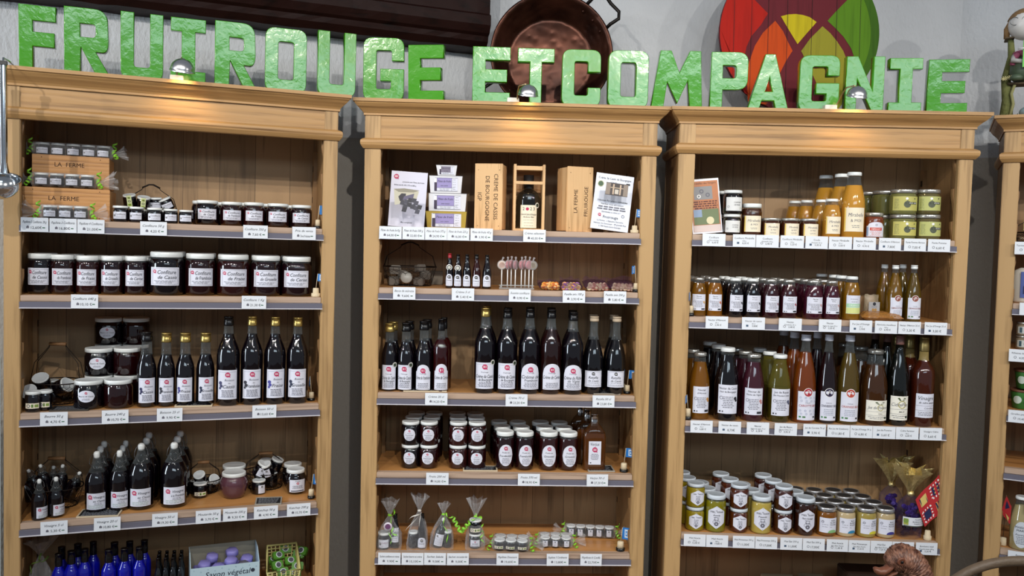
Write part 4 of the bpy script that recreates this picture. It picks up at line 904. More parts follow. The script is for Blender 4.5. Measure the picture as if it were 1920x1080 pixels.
# ---- fourth shelf: honey
k = mpp(3, at_dep(3, 1400, 985, .06)); HL = mat('#d0dae4', .35); LIDTOP[HL.name] = mat('#b0bac4', .35)
for xc, x_, nm, f, lt in ((1302, 1341, 'Acacia', '#8a7a10', 'olive-gold'), (1384, 1425.5, 'Forêt', '#4a1c08', 'brown'), (1467, 1507.5, 'Fleurs', '#3a1408', 'dark brown')):
    jarstairs(3, 4, (xc,), (2, 2, 2), 34.5*k, 44*k, 985, .062, 'honey_jar', 'jar', 'jar', (f'{lt} small honey, hexagon label',), (f,), (L_honey(nm, z=.44, h=.66),), 'small honey jars', lid=HL, drift=-.021, stepd=.078)
for x0, x1, yt, yb, nm, f, lt in ((1322, 1359, 925, 988, 'Acacia', '#7a7414', 'olive-gold'), (1407, 1444, 928, 991, 'Pissenlit', '#b09c48', 'creamy yellow'), (1489, 1526, 931, 994, 'Fleurs Sauvages', '#2c1208', 'dark brown')):
    item('honey_jar', 'jar', 'tall_jar', 3, 4, x0, x1, yt, yb, .058, f'front tall {lt} honey jar, hexagon label', f, HL, L_honey(nm, z=.42, h=.62, w=1.75), rows=3, step=.08, drift=-.021, group='tall honey jars', short=f'the tall {lt} honey')
for i, (x0, x1, yb, f, col) in enumerate([(1530, 1566, 998, '#7a4a14', '#86b87c'), (1566, 1602, 999, '#c0ac84', '#2c86b4'), (1605, 1640, 1000, '#a08e48', '#d4cc3c'), (1640, 1676, 1001, '#b8a47c', '#3c3c8c')]):
    item('honey_jar', 'jar', 'jar', 3, 4, x0, x1, 948+i, yb, .058, f'front honey jar with {["green", "sky-blue", "yellow", "indigo"][i]} half-moon on its label', f, LIDM, L_bbr('Miel', col), rows=4, step=.073, drift=-.018, group='half-moon label honey jars', short=f'the {["green", "sky-blue", "yellow", "indigo"][i]} half-moon jar')

# ================================================================== price cards
CARD = mat('#e6ecf4', .4)
GREEN_T = mat('#47705a', .6)
def card(b, s, x0, x1, title, price, sub='', script=True, icon='house', dz=0, rot=0, i=0):
    zb_ = SHZ[b][s-1]*S; P0 = at_dep(b, x0, 500, -.016); P1 = at_dep(b, x1, 500, -.016)
    # x at the card's own height
    def xx(px):
        # iterate the picture row for that height
        P = at_z(b, px, 500, zb_+.024) if False else None
        lo, hi = 100, 1079
        for _ in range(22):
            md = (lo+hi)/2
            if at_dep(b, px, md, -.016).z > zb_+.022: lo = md
            else: hi = md
        return at_dep(b, px, lo, -.016).x
    a, c = xx(x0), xx(x1); w = c-a; h = .0475
    base = MB().box((-w/2, -.0008, 0), (w/2, .0008, h), CARD)
    lb = f'white price card reading {title}, {price}, {sp(b, s)}'
    wd = lb.split()
    if len(wd) > 16: lb = ' '.join(wd[:16])
    if lb in LABELS: lb = f'white price card reading {title} {sub}, {price}, {sp(b, s)}'
    o = root('price_card', lb, 'price card', MB_[b] @ Matrix.Translation(((a+c)/2, -.0165-.0006*(i % 2), zb_+.001+dz)) @ Matrix.Rotation(rot, 4, 'Y'), 'shelf edge price cards', base.mesh('price_card'))
    t = MB(); it = [('t', title, .25 if script else .2, 0, .2, INK, .3 if script else 0, .86, .0 if script else .012)]
    if sub: it.append(('t', sub, .14, 0, -.02, INK, 0, .7))
    it.append(('t', price, .26 if not sub else .2, .06, -.2, INK, 0, .42, .01))
    if icon == 'house': it.append(('poly', [(-.30, -.26), (-.20, -.26), (-.20, -.14), (-.25, -.06), (-.30, -.14)], INKG))
    elif icon == 'ring': it.append(('ring', -.25, -.16, .07, .1, INKG))
    elif icon == 'box': it.append(('bar', -.27, -.18, .1, .16, mat('#4a5f78')))
    if script: it.append(('bar', .33, -.2, .1, .07, GREEN_T))
    draw(t, it, w, h, None, h/2, .0012)
    part('lettering', t.mesh('lettering'), o)
CARDS = {
 (1, 1): [(39, 91, 'Papillote 2 Confitures 28 g', '12,60€'), (93, 144, 'Papillote 3 Confitures', '16,80€'), (145, 196, 'Papillote 4 Confitures', '21,00€'), (263, 313, 'Confiture 50 g', '4,20 €'), (456, 502, 'Confiture 350 g', '7,60 €'), (548, 592, 'Prix de vente', 'Direct Producteur')],
 (1, 2): [(133, 184, 'Confiture 640 g', '10,10 €'), (453, 499, 'Confiture 1 Kg', '21,30 €')],
 (1, 3): [(75, 127, 'Beurre 50 g', '4,70 €'), (191, 241, 'Beurre 240 g', '10,70 €'), (294, 342, 'Boisson 25 cl', '9,90 €'), (473, 518, 'Boisson 50 cl', '13,60 €')],
 (1, 4): [(76, 127, 'Vinaigre 5 cl', '5,30 €'), (176, 226, 'Vinaigre 20 cl', '10,80 €'), (285, 333, 'Vinaigre 50 cl', '19,30 €'), (367, 414, 'Moutarde 50 g', '3,70 €'), (418, 463, 'Moutarde 200 g', '9,30 €'), (476, 521, 'Ketchup 50 g', '4,90 €'), (538, 582, 'Ketchup 200 g', '10,70 €')],
 (2, 1): [(711, 753, 'Pâtes de fruits le Kg', '64,00 €'), (754.5, 796, 'Pâtes de fruits 500 g', '32,00 €'), (797, 838, 'Pâtes de fruits 375 g', '24,90 €'), (838.5, 880, 'Pâtes de fruits 225 g', '16,00 €'), (882, 924, 'Pâtes de fruits 40 g', '3,90 €'), (981, 1023, 'Crème sélection', '45,00 €')],
 (2, 2): [(737, 779, 'Berce de mûrette', '9,60€'), (847, 889, 'Crème 5 cl', '5,40 €'), (954, 995, 'Sucette confiture', '0,90 €'), (1055, 1097, 'Pastille anis 100 g', '3,90 €'), (1132, 1174, 'Pastille anis 200 g', '5,80 €')],
 (2, 3): [(797, 839, 'Crème 20 cl', '14,20 €'), (948, 989, 'Crème 70 cl', '23,20 €'), (1111, 1152, 'Ratafia 50 cl', '23,80 €')],
 (2, 4): [(799, 841, 'Fruits 200 ml', '14,00 €'), (971, 1012, 'Fruits 370 ml', '18,90 €'), (1100, 1140, 'Verjus 50 cl', '27,20 €')],
 (2, 5): [(709, 751, 'Sachet confiture et crème', '9,90€'), (753, 794, 'Sachet beurre et crème', '10,10€'), (795, 836, 'Sachet Salade', '9,00€'), (838, 879, 'Sachet moutarde', '9,00€'), (931, 972, 'Papillote Douceurs', '19,60€'), (1025, 1066, 'Papillote 3 Condiments', '13,80€'), (1088, 1128, 'Papillote 6 Confis', '22,70€')],
 (3, 1): [(1317, 1360, 'Confiture', '6,60 €', 'Mure sauvage'), (1374, 1416.5, 'Confiture Mirabelle', '8,30 €', '320 g'), (1417.5, 1460, 'Confiture', '6,40 €', 'Mirabelle 220 g'), (1463, 1507, 'Confiture Mirabelle', '5,20 €', '120 g'), (1510, 1552, 'Coulis', '5,30 €', 'Mirabelle 25 cl'), (1554, 1597, 'Nectar Mirabelle', '3,50 €', '25 cl'), (1599.5, 1642, 'Nectar Mirabelle', '9,70 €', '1 l'), (1647.5, 1689, "Confiture d'Abricot", '7,80€'), (1695, 1736, 'Purée Pomme Abricot', '7,00 €'), (1739.5, 1781, 'Purée Pomme', '6,60 €')],
 (3, 2): [(1323, 1365, "Nectar d'Abricot", '2,90 €', '25 cl'), (1391, 1434, 'Nectar de cassis', '3,00€', '25 cl'), (1460, 1503, 'Nectar', '3,40 €', 'Framboise 25 cl'), (1535, 1577, 'Nectar', '3,20 €', 'Pêche de vigne 25 cl'), (1593, 1635, "Pur Jus d'Orange", '2,90€', '25 cl'), (1640, 1682, 'Abricots moelleux', '6,90 €', '150 g'), (1684, 1726, "Nectar d'Abricot 20 cl", '3,30 €'), (1733, 1775, "Pur Jus d'Orange 20 cl", '3,80 €')],
 (3, 3): [(1294.6, 1336, "Nectar d'Abricot", '6,80 €', '75 cl'), (1347, 1389, 'Nectar de cassis', '8,70€'), (1400, 1442, 'Nectar', '6,20 €', 'Pêche de vigne 75 cl'), (1452, 1494, 'Jus de Raisin', '5,90 €', 'Hautes-Côtes 75 cl'), (1506, 1548, 'Jus de Carotte 74 cl', '5,90 €'), (1551, 1593, 'Pur Jus de Cranberry', '11,80 €'), (1594, 1635.5, "Pur Jus d'Orange 74 cl", '6,80 €'), (1636, 1678.5, 'Jus de Pomme', '5,60 €'), (1679.7, 1722, 'Cidre fermier', '6,00 €', 'Brut'), (1724, 1765.6, 'Vinaigre Cidre', '5,60 €')],
 (3, 4): [(1282, 1323, 'Miel Acacia', '12,00 €', '250 g'), (1324, 1365, 'Miel Acacia', '19,80 €', '500 g'), (1374, 1415, 'Miel Printemps 250 g', '11,00€'), (1416, 1457, 'Miel Printemps 500 g', '17,00€'), (1463, 1504, 'Miel Été 250 g', '11,00€'), (1505, 1546, 'Miel Été 500 g', '17,00€'), (1550, 1590, 'Miel Acacia', '11,40 €', 'Bleu Blanc Ruche'), (1591, 1631, 'Miel Printemps', '7,10 €', 'Bleu Blanc Ruche'), (1632, 1672, 'Miel Été', '7,20 €', 'Bleu Blanc Ruche'), (1673, 1713, 'Miel Forêt', '7,80 €', 'Bleu Blanc Ruche'), (1717, 1757, 'Bonbons miel', '5,20 €', 'Propolis cassis 200 g')]}
for (b, s), cl in CARDS.items():
    for i, q in enumerate(cl):
        x0, x1, t, pz = q[:4]; sub = q[4] if len(q) > 4 else ''
        card(b, s, x0, x1, t, pz, sub, b != 3, 'house' if b != 3 else ('box' if i % 3 == 1 else 'ring'), i=i, rot=random.uniform(-.008, .008))

# ================================================================== wooden crates, posters, boxes
BURN = mat('#3a2012', .8)
def crate(b, s, x0, x1, yt, yb, dep, d, yaw, label, lines, dz=0, mt=WCX, anchor='c', tz=.0, rotz=False, tsize=.2):
    """closed wine crate, front face between picture columns x0, x1"""
    zs = shz(b, s)+.0006+dz; a = at_dep(b, x0, (yt+yb)/2, dep); c = at_dep(b, x1, (yt+yb)/2, dep); w = (c.x-a.x)/math.cos(yaw); h = at_dep(b, x0, yt, dep).z-zs
    R = root('wine_crate', label, 'crate', MB_[b] @ Matrix.Translation(((a.x+c.x)/2, dep, zs)) @ Matrix.Rotation(yaw, 4, 'Z'), 'branded pine wine crates')
    part('crate_body', MB().box((-w/2, .004, .003), (w/2, d, h-.003), mt, bev=.001), R)
    part('lid_panel', MB().box((-w/2, -.001, 0), (w/2, .004, h), mt, bev=.001), R)
    t = MB()
    Mz = Matrix.Rotation(0, 4, 'X')
    for (body, size, x, z, vert) in lines:
        vs, fs, tw = text2d(body, 0, .004); pts = []
        for vx, vy in vs:
            if vert == 1: px, pz = x*w-vy*size, z*h+vx*size*-1 if False else z*h-vx*size
            elif vert == -1: px, pz = x*w-vy*size, z*h+vx*size
            else: px, pz = x*w+vx*size, z*h+vy*size
            if vert == 1: px = x*w+vy*size
            pts.append((px, -.0016, h/2+pz))
        t.add(pts, fs, BURN)
    part('lettering', t.mesh('lettering'), R)
    mb = MB()
    for sx in (-.38, .38):
        for z_ in (.05, .95): mb.add([(sx*w+q_[0], -.0014, z_*h*.94+.003+q_[1]) for q_ in circ(0, 0, .0016, 8)], [list(range(8))], BURN)
    part('nail', mb, R)
    return R, w, h
# two lying crates with LA FERME
R, wA, hA = crate(1, 1, 41, 206, 349, 412, .055, .22, 0, 'lower LA FERME wine crate lying on its side, top shelf, left bookcase', [('LA  FERME', .021, -.03, .17, 0)])
crate(1, 1, 60, 205, 288, 350, .125, .17, 0, 'upper LA FERME wine crate, stacked on the lower one, left bookcase', [('LA  FERME', .021, -.02, .22, 0)], dz=hA+.0012)
crate(2, 1, 890, 942, 306, 432, .06, .09, -.20, 'upright crate lettered CREME DE CASSIS DE BOURGOGNE IGP, middle bookcase', [('CREME DE CASSIS', .0225, .26, 0, 1), ('DE BOURGOGNE', .0225, -.04, -.03, 1), ('IGP', .0225, -.32, -.0, 1)], mt=WC)
crate(2, 1, 1062, 1112, 312, 438, .05, .10, .30, 'upright crate lettered LA FERME FRUIROUGE, beside the Fruirouge poster', [('LA FERME', .0215, -.16, -.03, -1), ('FRUIROUGE', .0215, .24, -.03, -1)], mt=WC)
# open crate with a 2023 bottle
b, s = 2, 1; dep = .05; zs = shz(b, s)+.0006
a = at_dep(b, 962, 400, dep); c = at_dep(b, 1021, 400, dep); w = c.x-a.x; h = at_dep(b, 990, 308, dep).z-zs; cx = (a.x+c.x)/2
R = root('open_wine_crate', 'open-fronted pine crate cradling the 2023 bottle, top shelf, middle bookcase', 'crate', MB_[b] @ Matrix.Translation((cx, dep, zs)))
e = .010
for x0 in (-w/2, w/2-e): part('side_board', MB().box((x0, 0, 0), (x0+e, .1, h), WC, bev=.0008), R)
part('base_board', MB().box((-w/2+e, 0, 0), (w/2-e, .1, .008), WC), R)
part('top_board', MB().box((-w/2+e, .004, h-.022), (w/2-e, .1, h-.006), WC), R)
part('back_board', MB().box((-w/2+e, .092, .008), (w/2-e, .1, h-.022), WCX), R)
part('bottle_brace', MB().box((-w/2+.004, -.002, h*.70), (w/2-.004, .008, h*.745), WC, bev=.0008), R)
hb = h-.045; rb_ = w/2-e-.0055
pa = container('vinaigre', hb, rb_*2, '#10100e', None, dict(shape='rect', w=1.5, zc=.22, h=.42, paper=CREAM, items=[('t', '2', .2, -.3, .34, INK, 0), ('ring', -.08, .33, 0, .07, MAG), ('t', '2', .2, .12, .34, INK, 0), ('t', '3', .2, .3, .34, INK, 0), ('t', 'Crème de Cassis de Bourgogne', .12, 0, .1, INK, .3, .92), ('t', 'Ma Bonne Mère', .1, 0, -.02, INK, .3, .6), ('lines', 0, -.15, -.4, 3, .6, mat('#b8b0a0'))]), .99, extra='seal')
pa = [pa[0]]+[('capsule', MB().lathe([(rb_*.43, hb*.70), (rb_*.45, hb*.72), (rb_*.45, hb*.99), (0, hb)], mat('#141416', .4), 16).mesh('capsule'), None)]+[(p_[0], p_[1], (p_[2]+0 if p_[2] is None else 2)) if p_[2] is not None else p_ for p_ in pa[1:]]
spawn(pa, 'wine_bottle', 'big dark 2023 bottle with cream label inside the open crate', 'bottle', MB_[b] @ Matrix.Translation((cx, dep+.050, zs+.0085)))
# fruit jelly boxes
def jellybox(x0, x1, xt0, xt1, yt, yb, z0, label, gold=False, small=False, dep=.06):
    global _jz
    a = at_dep(2, x0, yb, dep); c = at_dep(2, x1, yb, dep); ta = at_dep(2, xt0, yt, dep).x; tc = at_dep(2, xt1, yt, dep).x
    zz = shz(2, 1)+.0006+z0; h = at_dep(2, (x0+x1)/2, yt, dep).z-zz; cx = (a.x+c.x)/2
    R = root('fruit_jelly_box', label, 'box', MB_[2] @ Matrix.Translation((cx, dep, zz)), 'stacked fruit jelly boxes')
    l0, r0, l1, r1 = a.x-cx, c.x-cx, ta-cx, tc-cx; d = .09 if not small else .05
    bm_ = mat('#c9a94a', .3, .6) if gold else mat('#dcdde2', .5)
    mb = MB(); e_ = (r1-l1)*.03
    mb.add([(l0, 0, 0), (r0, 0, 0), (r1, 0, h), (l1, 0, h), (l0, d, 0), (r0, d, 0), (r1, d, h), (l1, d, h)], [(0, 1, 2, 3), (5, 4, 7, 6), (4, 0, 3, 7), (1, 5, 6, 2), (3, 2, 6, 7), (4, 5, 1, 0)], bm_)
    part('box_body', mb, R)
    part('box_lid', MB().box((l1-.001, -.001, h), (r1+.001, d+.001, h+.0015), mat('#77757c', .5) if not gold else bm_), R)
    w = (r1-l1); lw = w*.72; lh = h*.8
    lab_ = MB().box((-lw/2, -.0016, h*.1), (lw/2, -.0008, h*.9), PAPER); L_ = part('label', lab_, R)
    t = MB(); vio = mat('#9a90c4' if not small else '#7c7488', .5)
    draw(t, [('bar', -.06, .12, .62, .72, vio), ('bar', -.43, -.16, .1, .62, mat('#3c3048')), ('bar', -.43, .3, .1, .3, WHITE), ('bar', -.375, 0, .008, .96, INK), ('bar', .255, 0, .008, .96, INK), ('bar', 0, -.25, .74, .015, INK), ('bar', .02, .48, .96, .02, INK), ('bar', .02, -.48, .96, .02, INK), ('lines', .36, .35, -.35, 5, .14, INKG), ('lines', -.05, -.33, -.42, 2, .55, INKG)], lw, lh, None, h/2, .0018)
    draw(t, [('t', 'Pâtes de fruits', .24, -.06, .24, INK, .25, .56), ('t', 'aux cassis', .15, -.06, -.08, INK, 0, .3, .01)], lw, lh, None, h/2, .0021)
    part('lettering', t, L_)
    return z0+h+.0021
z_ = jellybox(801, 872, 798, 875, 397, 431, 0, 'gold fruit jelly box at the bottom of the stack', True)
z_ = jellybox(804, 872, 804, 875, 363, 397, z_, 'wider white fruit jelly box, second from bottom of the stack')
z_ = jellybox(807, 864, 805, 867, 330, 361, z_, 'narrower white fruit jelly box, third up the stack')
jellybox(821, 854, 818, 857, 310, 328, z_, 'tiny grey-white jelly box topping the stack', small=True)
# standing posters
def poster(b, s, TL, TR, BR, BL, dep, label, build, edge='#e9eaf2'):
    zs = shz(b, s)+.001
    bl = at_dep(b, *BL, dep); br = at_dep(b, *BR, dep); w = br.x-bl.x; tl = at_dep(b, *TL, dep); tr = at_dep(b, *TR, dep)
    # the sheet leans back: its real top lies a bit deeper
    h = (tl.z+tr.z)/2-zs; h2 = h*1.03
    x_sh = ((tl.x-bl.x)+(tr.x-br.x))/2
    yaw = 0; roll_ = math.atan2(x_sh, h)
    M = MB_[b] @ Matrix.Translation(((bl.x+br.x)/2, dep, zs+abs(math.sin(roll_))*w/2)) @ Matrix.Rotation(roll_, 4, 'Y') @ Matrix.Rotation(-.12, 4, 'X')
    R = root('shop_poster', label, 'poster', M)
    part('sheet', MB().box((-w/2, 0, 0), (w/2, .0015, h2), mat(edge, .35)), R)
    t = MB(); build(t, w, h2); part('print', t, R)
    part('easel_strut', MB().box((-.01, .0015, 0), (.01, .004, h2*.7), mat('#c8c8cc', .5)).box((-.008, .003, .006), (.008, .035, .009), mat('#c8c8cc', .5)), R)
def p1(t, w, h):
    lil = mat('#c9c8dc', .4)
    draw(t, [('logo', -.36, .4, .045), ('t', 'présente ses Pâtes de fruits', .035, .12, .31, INK, 0, .66, .01), ('t', 'Boîtes de 40, 225, 375 et 500 g', .035, -.1, .25, INK, 0, .6, .01), ('t', 'Au comptoir', .04, 0, -.42, INK, .2, .4, .01)], w, h, None, h/2, .0012)
    d = lambda pts, c_: t.add([(x*w, -.0011-.0001*len(t.f), h/2+z*h) for x, z in pts], [list(range(len(pts)))], mat(c_, .5))
    d([(-.33, .08), (.05, .10), (.34, .07), (.28, -.1), (-.28, -.19)], '#bdb8a4')
    d([(-.34, .09), (-.05, .11), (.36, .09), (.2, .05), (-.2, .04)], '#8a8574')
    d([(-.20, -.04), (-.12, .02), (.0, .02), (-.02, -.1), (-.15, -.12)], '#26222c')
    d([(-.05, -.03), (.22, .03), (.2, -.05), (-.08, -.10)], '#5c5670')
    for i, (x, z) in enumerate([(-.08, -.14), (.02, -.12), (.12, -.09), (.22, -.09), (.28, -.13), (.1, -.17), (.2, -.2), (.3, -.22), (.38, -.2), (0, -.2), (.33, -.28), (-.02, -.26)]):
        d([(x-.07, z-.035), (x+.05, z-.045), (x+.08, z+.03), (x-.04, z+.04)], ['#30303c', '#3c3c4a', '#24242e'][i % 3])
poster(2, 1, (734, 323), (801, 327), (795, 428), (727, 425), .035, 'lilac-white standing poster of fruit jellies, top shelf, middle bookcase', p1, '#cfcfe0')
def p2(t, w, h):
    draw(t, [('t', 'Crème de Cassis de Bourgogne', .055, 0, .42, INK, 0, .86, .01), ('t', 'IGP Bio', .05, 0, .345, INK, 0, .3, .01), ('ring', -.36, .31, 0, .045, mat('#3c5a3c')), ('ring', -.36, .31, .045, .055, mat('#b8b890')), ('t', 'Sélection Parcellaire millésimée', .045, 0, .02, INK, .1, .8, .008), ('t', 'Vendue sous allocation', .045, 0, -.04, INK, .1, .6, .008), ('lines', 0, -.09, -.13, 2, .84, INKG), ('t', 'Demandez la vôtre ici !', .04, 0, -.18, INK, .1, .5, .006), ('logo', -.3, -.24, .028), ('ring', .32, -.23, .02, .028, INKG), ('t', 'Fruirouge', .07, 0, -.27, INK, 0, .5, .006), ('t', "La Ferme - L'Epicerie Fermière", .04, 0, -.34, INK, .1, .7), ('t', 'Hameau de Concoeur - 40 grande Rue', .04, 0, -.39, INK, .1, .86), ('t', '21700 Nuits-Saint-Georges', .04, 0, -.44, INK, .1, .6), ('bar', .36, .35, .1, .03, INK)], w, h, None, h/2, .0012)
    d = lambda x0, x1, z0, z1, c_: t.add([(x*w, -.0011-.0001*len(t.f) if False else -.0012-.00002*len(t.f), h/2+z*h) for x, z in ((x0, z0), (x1, z0), (x1, z1), (x0, z1))], [(0, 1, 2, 3)], mat(c_, .5))
    d(-.28, .3, .07, .29, '#3a3030'); d(-.28, -.16, .08, .28, '#8a7c70'); d(.18, .3, .08, .28, '#8a7c70'); d(-.1, -.06, .09, .27, '#c0a890'); d(.08, .12, .09, .27, '#c0a890'); d(-.04, .06, .10, .18, '#c8c0b4'); d(-.16, .18, .2, .215, '#b8a48c')
poster(2, 1, (1120, 334), (1192, 331), (1177, 438), (1106, 437), .035, 'white standing poster reading Fruirouge, leaning sideways by the stile', p2, '#dfe6f6')
def p3(t, w, h):
    t.add([(x*w, -.0008, h/2+z*h) for x, z in ((-.46, -.47), (.46, -.47), (.46, .46), (-.46, .46))], [(0, 1, 2, 3)], mat('#c07a4c', .5))
    draw(t, [('t', 'Mirabelles des Vergers', .05, 0, .42, mat('#4a1c08'), 0, .8, .01), ('bar', -.05, .24, .62, .24, mat('#8e8e90')), ('lines', 0, .08, -.04, 4, .85, mat('#5c200c')), ('bar', 0, -.2, .84, .28, mat('#6c7c54')), ('bar', -.28, -.13, .28, .14, mat('#8ea4c4')), ('ring', .12, -.27, 0, .07, mat('#e0d8b0')), ('bar', 0, -.41, .9, .12, mat('#d8c8c4'))], w, h, None, h/2, .0012)
    draw(t, [('lines', 0, -.37, -.45, 3, .85, mat('#5c200c')), ('ring', -.1, .27, .02, .04, INKG), ('ring', .1, .2, .02, .04, INKG), ('ring', -.2, .18, .02, .035, WHITE)], w, h, None, h/2, .0016)
poster(3, 1, (1299, 338), (1343, 340), (1355, 439), (1299, 439), .05, 'orange photo poster tucked behind the stile, top shelf, third bookcase', p3)

# ================================================================== little cork flags
CORK = mat('#d9c8a8', .7, bump=.001, bscale=200); FLAGB = mat('#2f7fd0', .5); DKFLAG = mat('#1e3a78', .5)
def corkflag(b, s, x0, x1, yt, yb, fx0, fx1, fy0, fy1, desc, black=True, dep=None, turn=0, burg=False):
    zs = shz(b, s)+.0006; x = (x0+x1)/2
    if dep is None: dep = max(.02, at_z(b, x, yb, zs).y+.012)
    P = at_dep(b, x, yb, dep); k = mpp(b, P); r = max(.006, (x1-x0)/2*k); h = at_dep(b, x, yt, dep).z-zs
    fz0 = at_dep(b, x, fy1, dep).z-zs; fz1 = at_dep(b, x, fy0, dep).z-zs; fw = (fx1-fx0)*k; fxo = ((fx0+fx1)/2-x)*k
    sgn = 1 if fxo >= 0 else -1
    R = root('cork_flag', f'small blue flag stuck in a {"black-based white" if black else "plain"} cork stopper, {desc}', 'flag', MB_[b] @ Matrix.Translation((P.x, dep, zs)), 'flags stuck in cork stoppers')
    mb = MB()
    if black: mb.lathe([(r, 0), (r*1.05, .002), (r*1.05, h*.28), (r*.8, h*.3)], BLK, 16); mb.lathe([(r*.8, h*.3), (r*.75, h*.92), (r*.6, h), (0, h)], CORK, 16)
    else: mb.lathe([(r, 0), (r*1.05, .002), (r*1.05, h*.40), (r*.72, h*.42), (r*.68, h*.95), (r*.6, h), (0, h)], CORK, 16)
    part('stopper', mb, R)
    lean = sgn*.006
    part('stick', MB().tube([(0, 0, h*.9), (lean, 0, fz1)], .0011, CORK, 6), R)
    fl = MB(); N = 8; vs = []; w = max(fw, .02)
    for i in range(N+1):
        t = i/N; a = turn
        xx = lean+sgn*w*t*math.cos(a); yy = -w*t*math.sin(a)+.002*math.sin(t*6); dz = -.002*t
        vs += [(xx, yy, fz0+dz), (xx, yy, fz1+dz)]
    fs = [(2*i, 2*i+2, 2*i+3, 2*i+1) for i in range(N)]; fl.add(vs, fs, FLAGB, True); F = part('flag', fl, R)
    em = MB(); hh = fz1-fz0
    def q_(t, z, o=-.0008): return (lean+sgn*w*t*math.cos(turn), -w*t*math.sin(turn)+.002*math.sin(t*6)+o, fz0-.002*t+z*hh)
    em.add([q_(.3, .15), q_(.72, .15), q_(.72, .85), q_(.3, .85)], [(0, 1, 2, 3)], mat('#cfe2f4', .5))
    em.add([q_(.4, .3, -.0014), q_(.62, .3, -.0014), q_(.62, .7, -.0014), q_(.4, .7, -.0014)], [(0, 1, 2, 3)], FLAGB)
    em.add([q_(.45, .4, -.002), q_(.57, .4, -.002), q_(.57, .6, -.002), q_(.45, .6, -.002)], [(0, 1, 2, 3)], mat('#cfe2f4', .5))
    part('emblem', em, F)
corkflag(1, 1, 590, 601, 412, 430, 598, 617, 385, 402, 'beside the Prix de vente card', dep=.02)
corkflag(1, 2, 584, 600, 540, 557, 591, 603, 513, 527, 'second shelf, left bookcase', False, dep=.025, turn=.4)
corkflag(1, 3, 577, 590, 735, 752, 579, 584, 705, 722, 'flag edge-on, third shelf, left bookcase', dep=None, turn=1.3)
corkflag(1, 4, 577, 590, 917, 936, 584, 596, 889, 908, 'fourth shelf, left bookcase', turn=.4)
corkflag(2, 1, 1182, 1197, 423, 439, 1192, 1202, 392, 407, 'beside the leaning poster', False, dep=.02, turn=.8)
corkflag(2, 2, 1186, 1198, 531, 545, 1186, 1196, 498, 513, 'beside the candy bags', True, dep=.02, turn=.8)
corkflag(2, 3, 1169, 1182, 722, 739, 1174, 1191, 694, 710, 'third shelf, middle bookcase')
corkflag(2, 4, 1162, 1177, 868, 886, 1171, 1188, 840, 857, 'fourth shelf, middle bookcase')
corkflag(2, 5, 1155, 1171, 1015, 1034, 1166, 1181, 989, 1011, 'fifth shelf, middle bookcase')
corkflag(3, 2, 1290, 1301, 573, 592, 1291, 1297, 547, 563, 'by the first nectar bottle', True, dep=.012, turn=1.2)
corkflag(3, 3, 1283, 1296, 766, 785, 1284, 1293, 740, 755, 'by the large apricot nectar', True, dep=.015, turn=1.1)
# Burgundy pennant on a cork
b, s = 3, 4; zs = shz(b, s)+.0006; P = at_dep(b, 1739, 1005, .03); k = mpp(b, P)
R = root('pennant', 'small red-bordered Burgundy heraldic flag on a cork stopper, fourth shelf', 'flag', MB_[b] @ Matrix.Translation((P.x, .03, zs)))
part('stopper', MB().lathe([(.013, 0), (.0145, .001), (.0145, .016), (.011, .017), (.010, .036), (.008, .038), (0, .038)], CORK, 18), R)
part('stick', MB().tube([(0, 0, .035), (.024, -.01, .272)], .0013, mat('#5a4030'), 6), R)
FW, FH = .105, .10; RED = mat('#b8262c', .7); NAVY = mat('#1c2450', .7); YEL = mat('#d8c070', .7)
def fp(u_, v_, o=0):   # u along the diagonal drape, v down
    x = .026-.082*u_*1.05+.046*v_*.9; z = .262-.056*u_-.128*v_+.022*u_*v_
    if u_ > 0: z -= .045*u_
    y = -.012-.004*math.sin(u_*7)-o
    return (x, y, z)
mb = MB(); n = 8
for i in range(n):
    for j in range(n):
        mb.add([fp(i/n, j/n), fp((i+1)/n, j/n), fp((i+1)/n, (j+1)/n), fp(i/n, (j+1)/n)], [(0, 3, 2, 1)], RED, True)
F = part('flag', mb, R)
em = MB()
def quad(u0, v0, u1, v1, mt, o=.001): em.add([fp(u0, v0, o), fp(u1, v0, o), fp(u1, v1, o), fp(u0, v1, o)], [(0, 3, 2, 1)], mt)
for (u0, v0, kind_) in ((.06, .06, 'n'), (.54, .54, 'n'), (.54, .06, 's'), (.06, .54, 's')):
    u1, v1 = u0+.40, v0+.40
    if kind_ == 'n':
        for i in range(4):
            for c_ in ((u0+i*.1+.02, v0, u0+i*.1+.06, v0+.05), (u0+i*.1+.02, v1-.05, u0+i*.1+.06, v1), (u0, v0+i*.1+.02, u0+.05, v0+i*.1+.06), (u1-.05, v0+i*.1+.02, u1, v0+i*.1+.06)): quad(*c_, WHITE)
        quad(u0+.07, v0+.07, u1-.07, v1-.07, NAVY)
        for i in (0, 1):
            for j in (0, 1): quad(u0+.12+.12*i, v0+.11+.12*j, u0+.135+.12*i, v0+.17+.12*j, YEL, .0016); quad(u0+.10+.12*i, v0+.13+.12*j, u0+.155+.12*i, v0+.145+.12*j, YEL, .0016)
    else:
        quad(u0+.06, v0+.06, u1-.06, v1-.06, YEL)
        for i in range(3):
            a0 = u0+.06+i*.1; em.add([fp(a0, v1-.06, .0016), fp(a0+.045, v1-.06, .0016), fp(a0+.085, v0+.06, .0016), fp(a0+.04, v0+.06, .0016)], [(0, 1, 2, 3)], NAVY)
part('emblem', em, F)

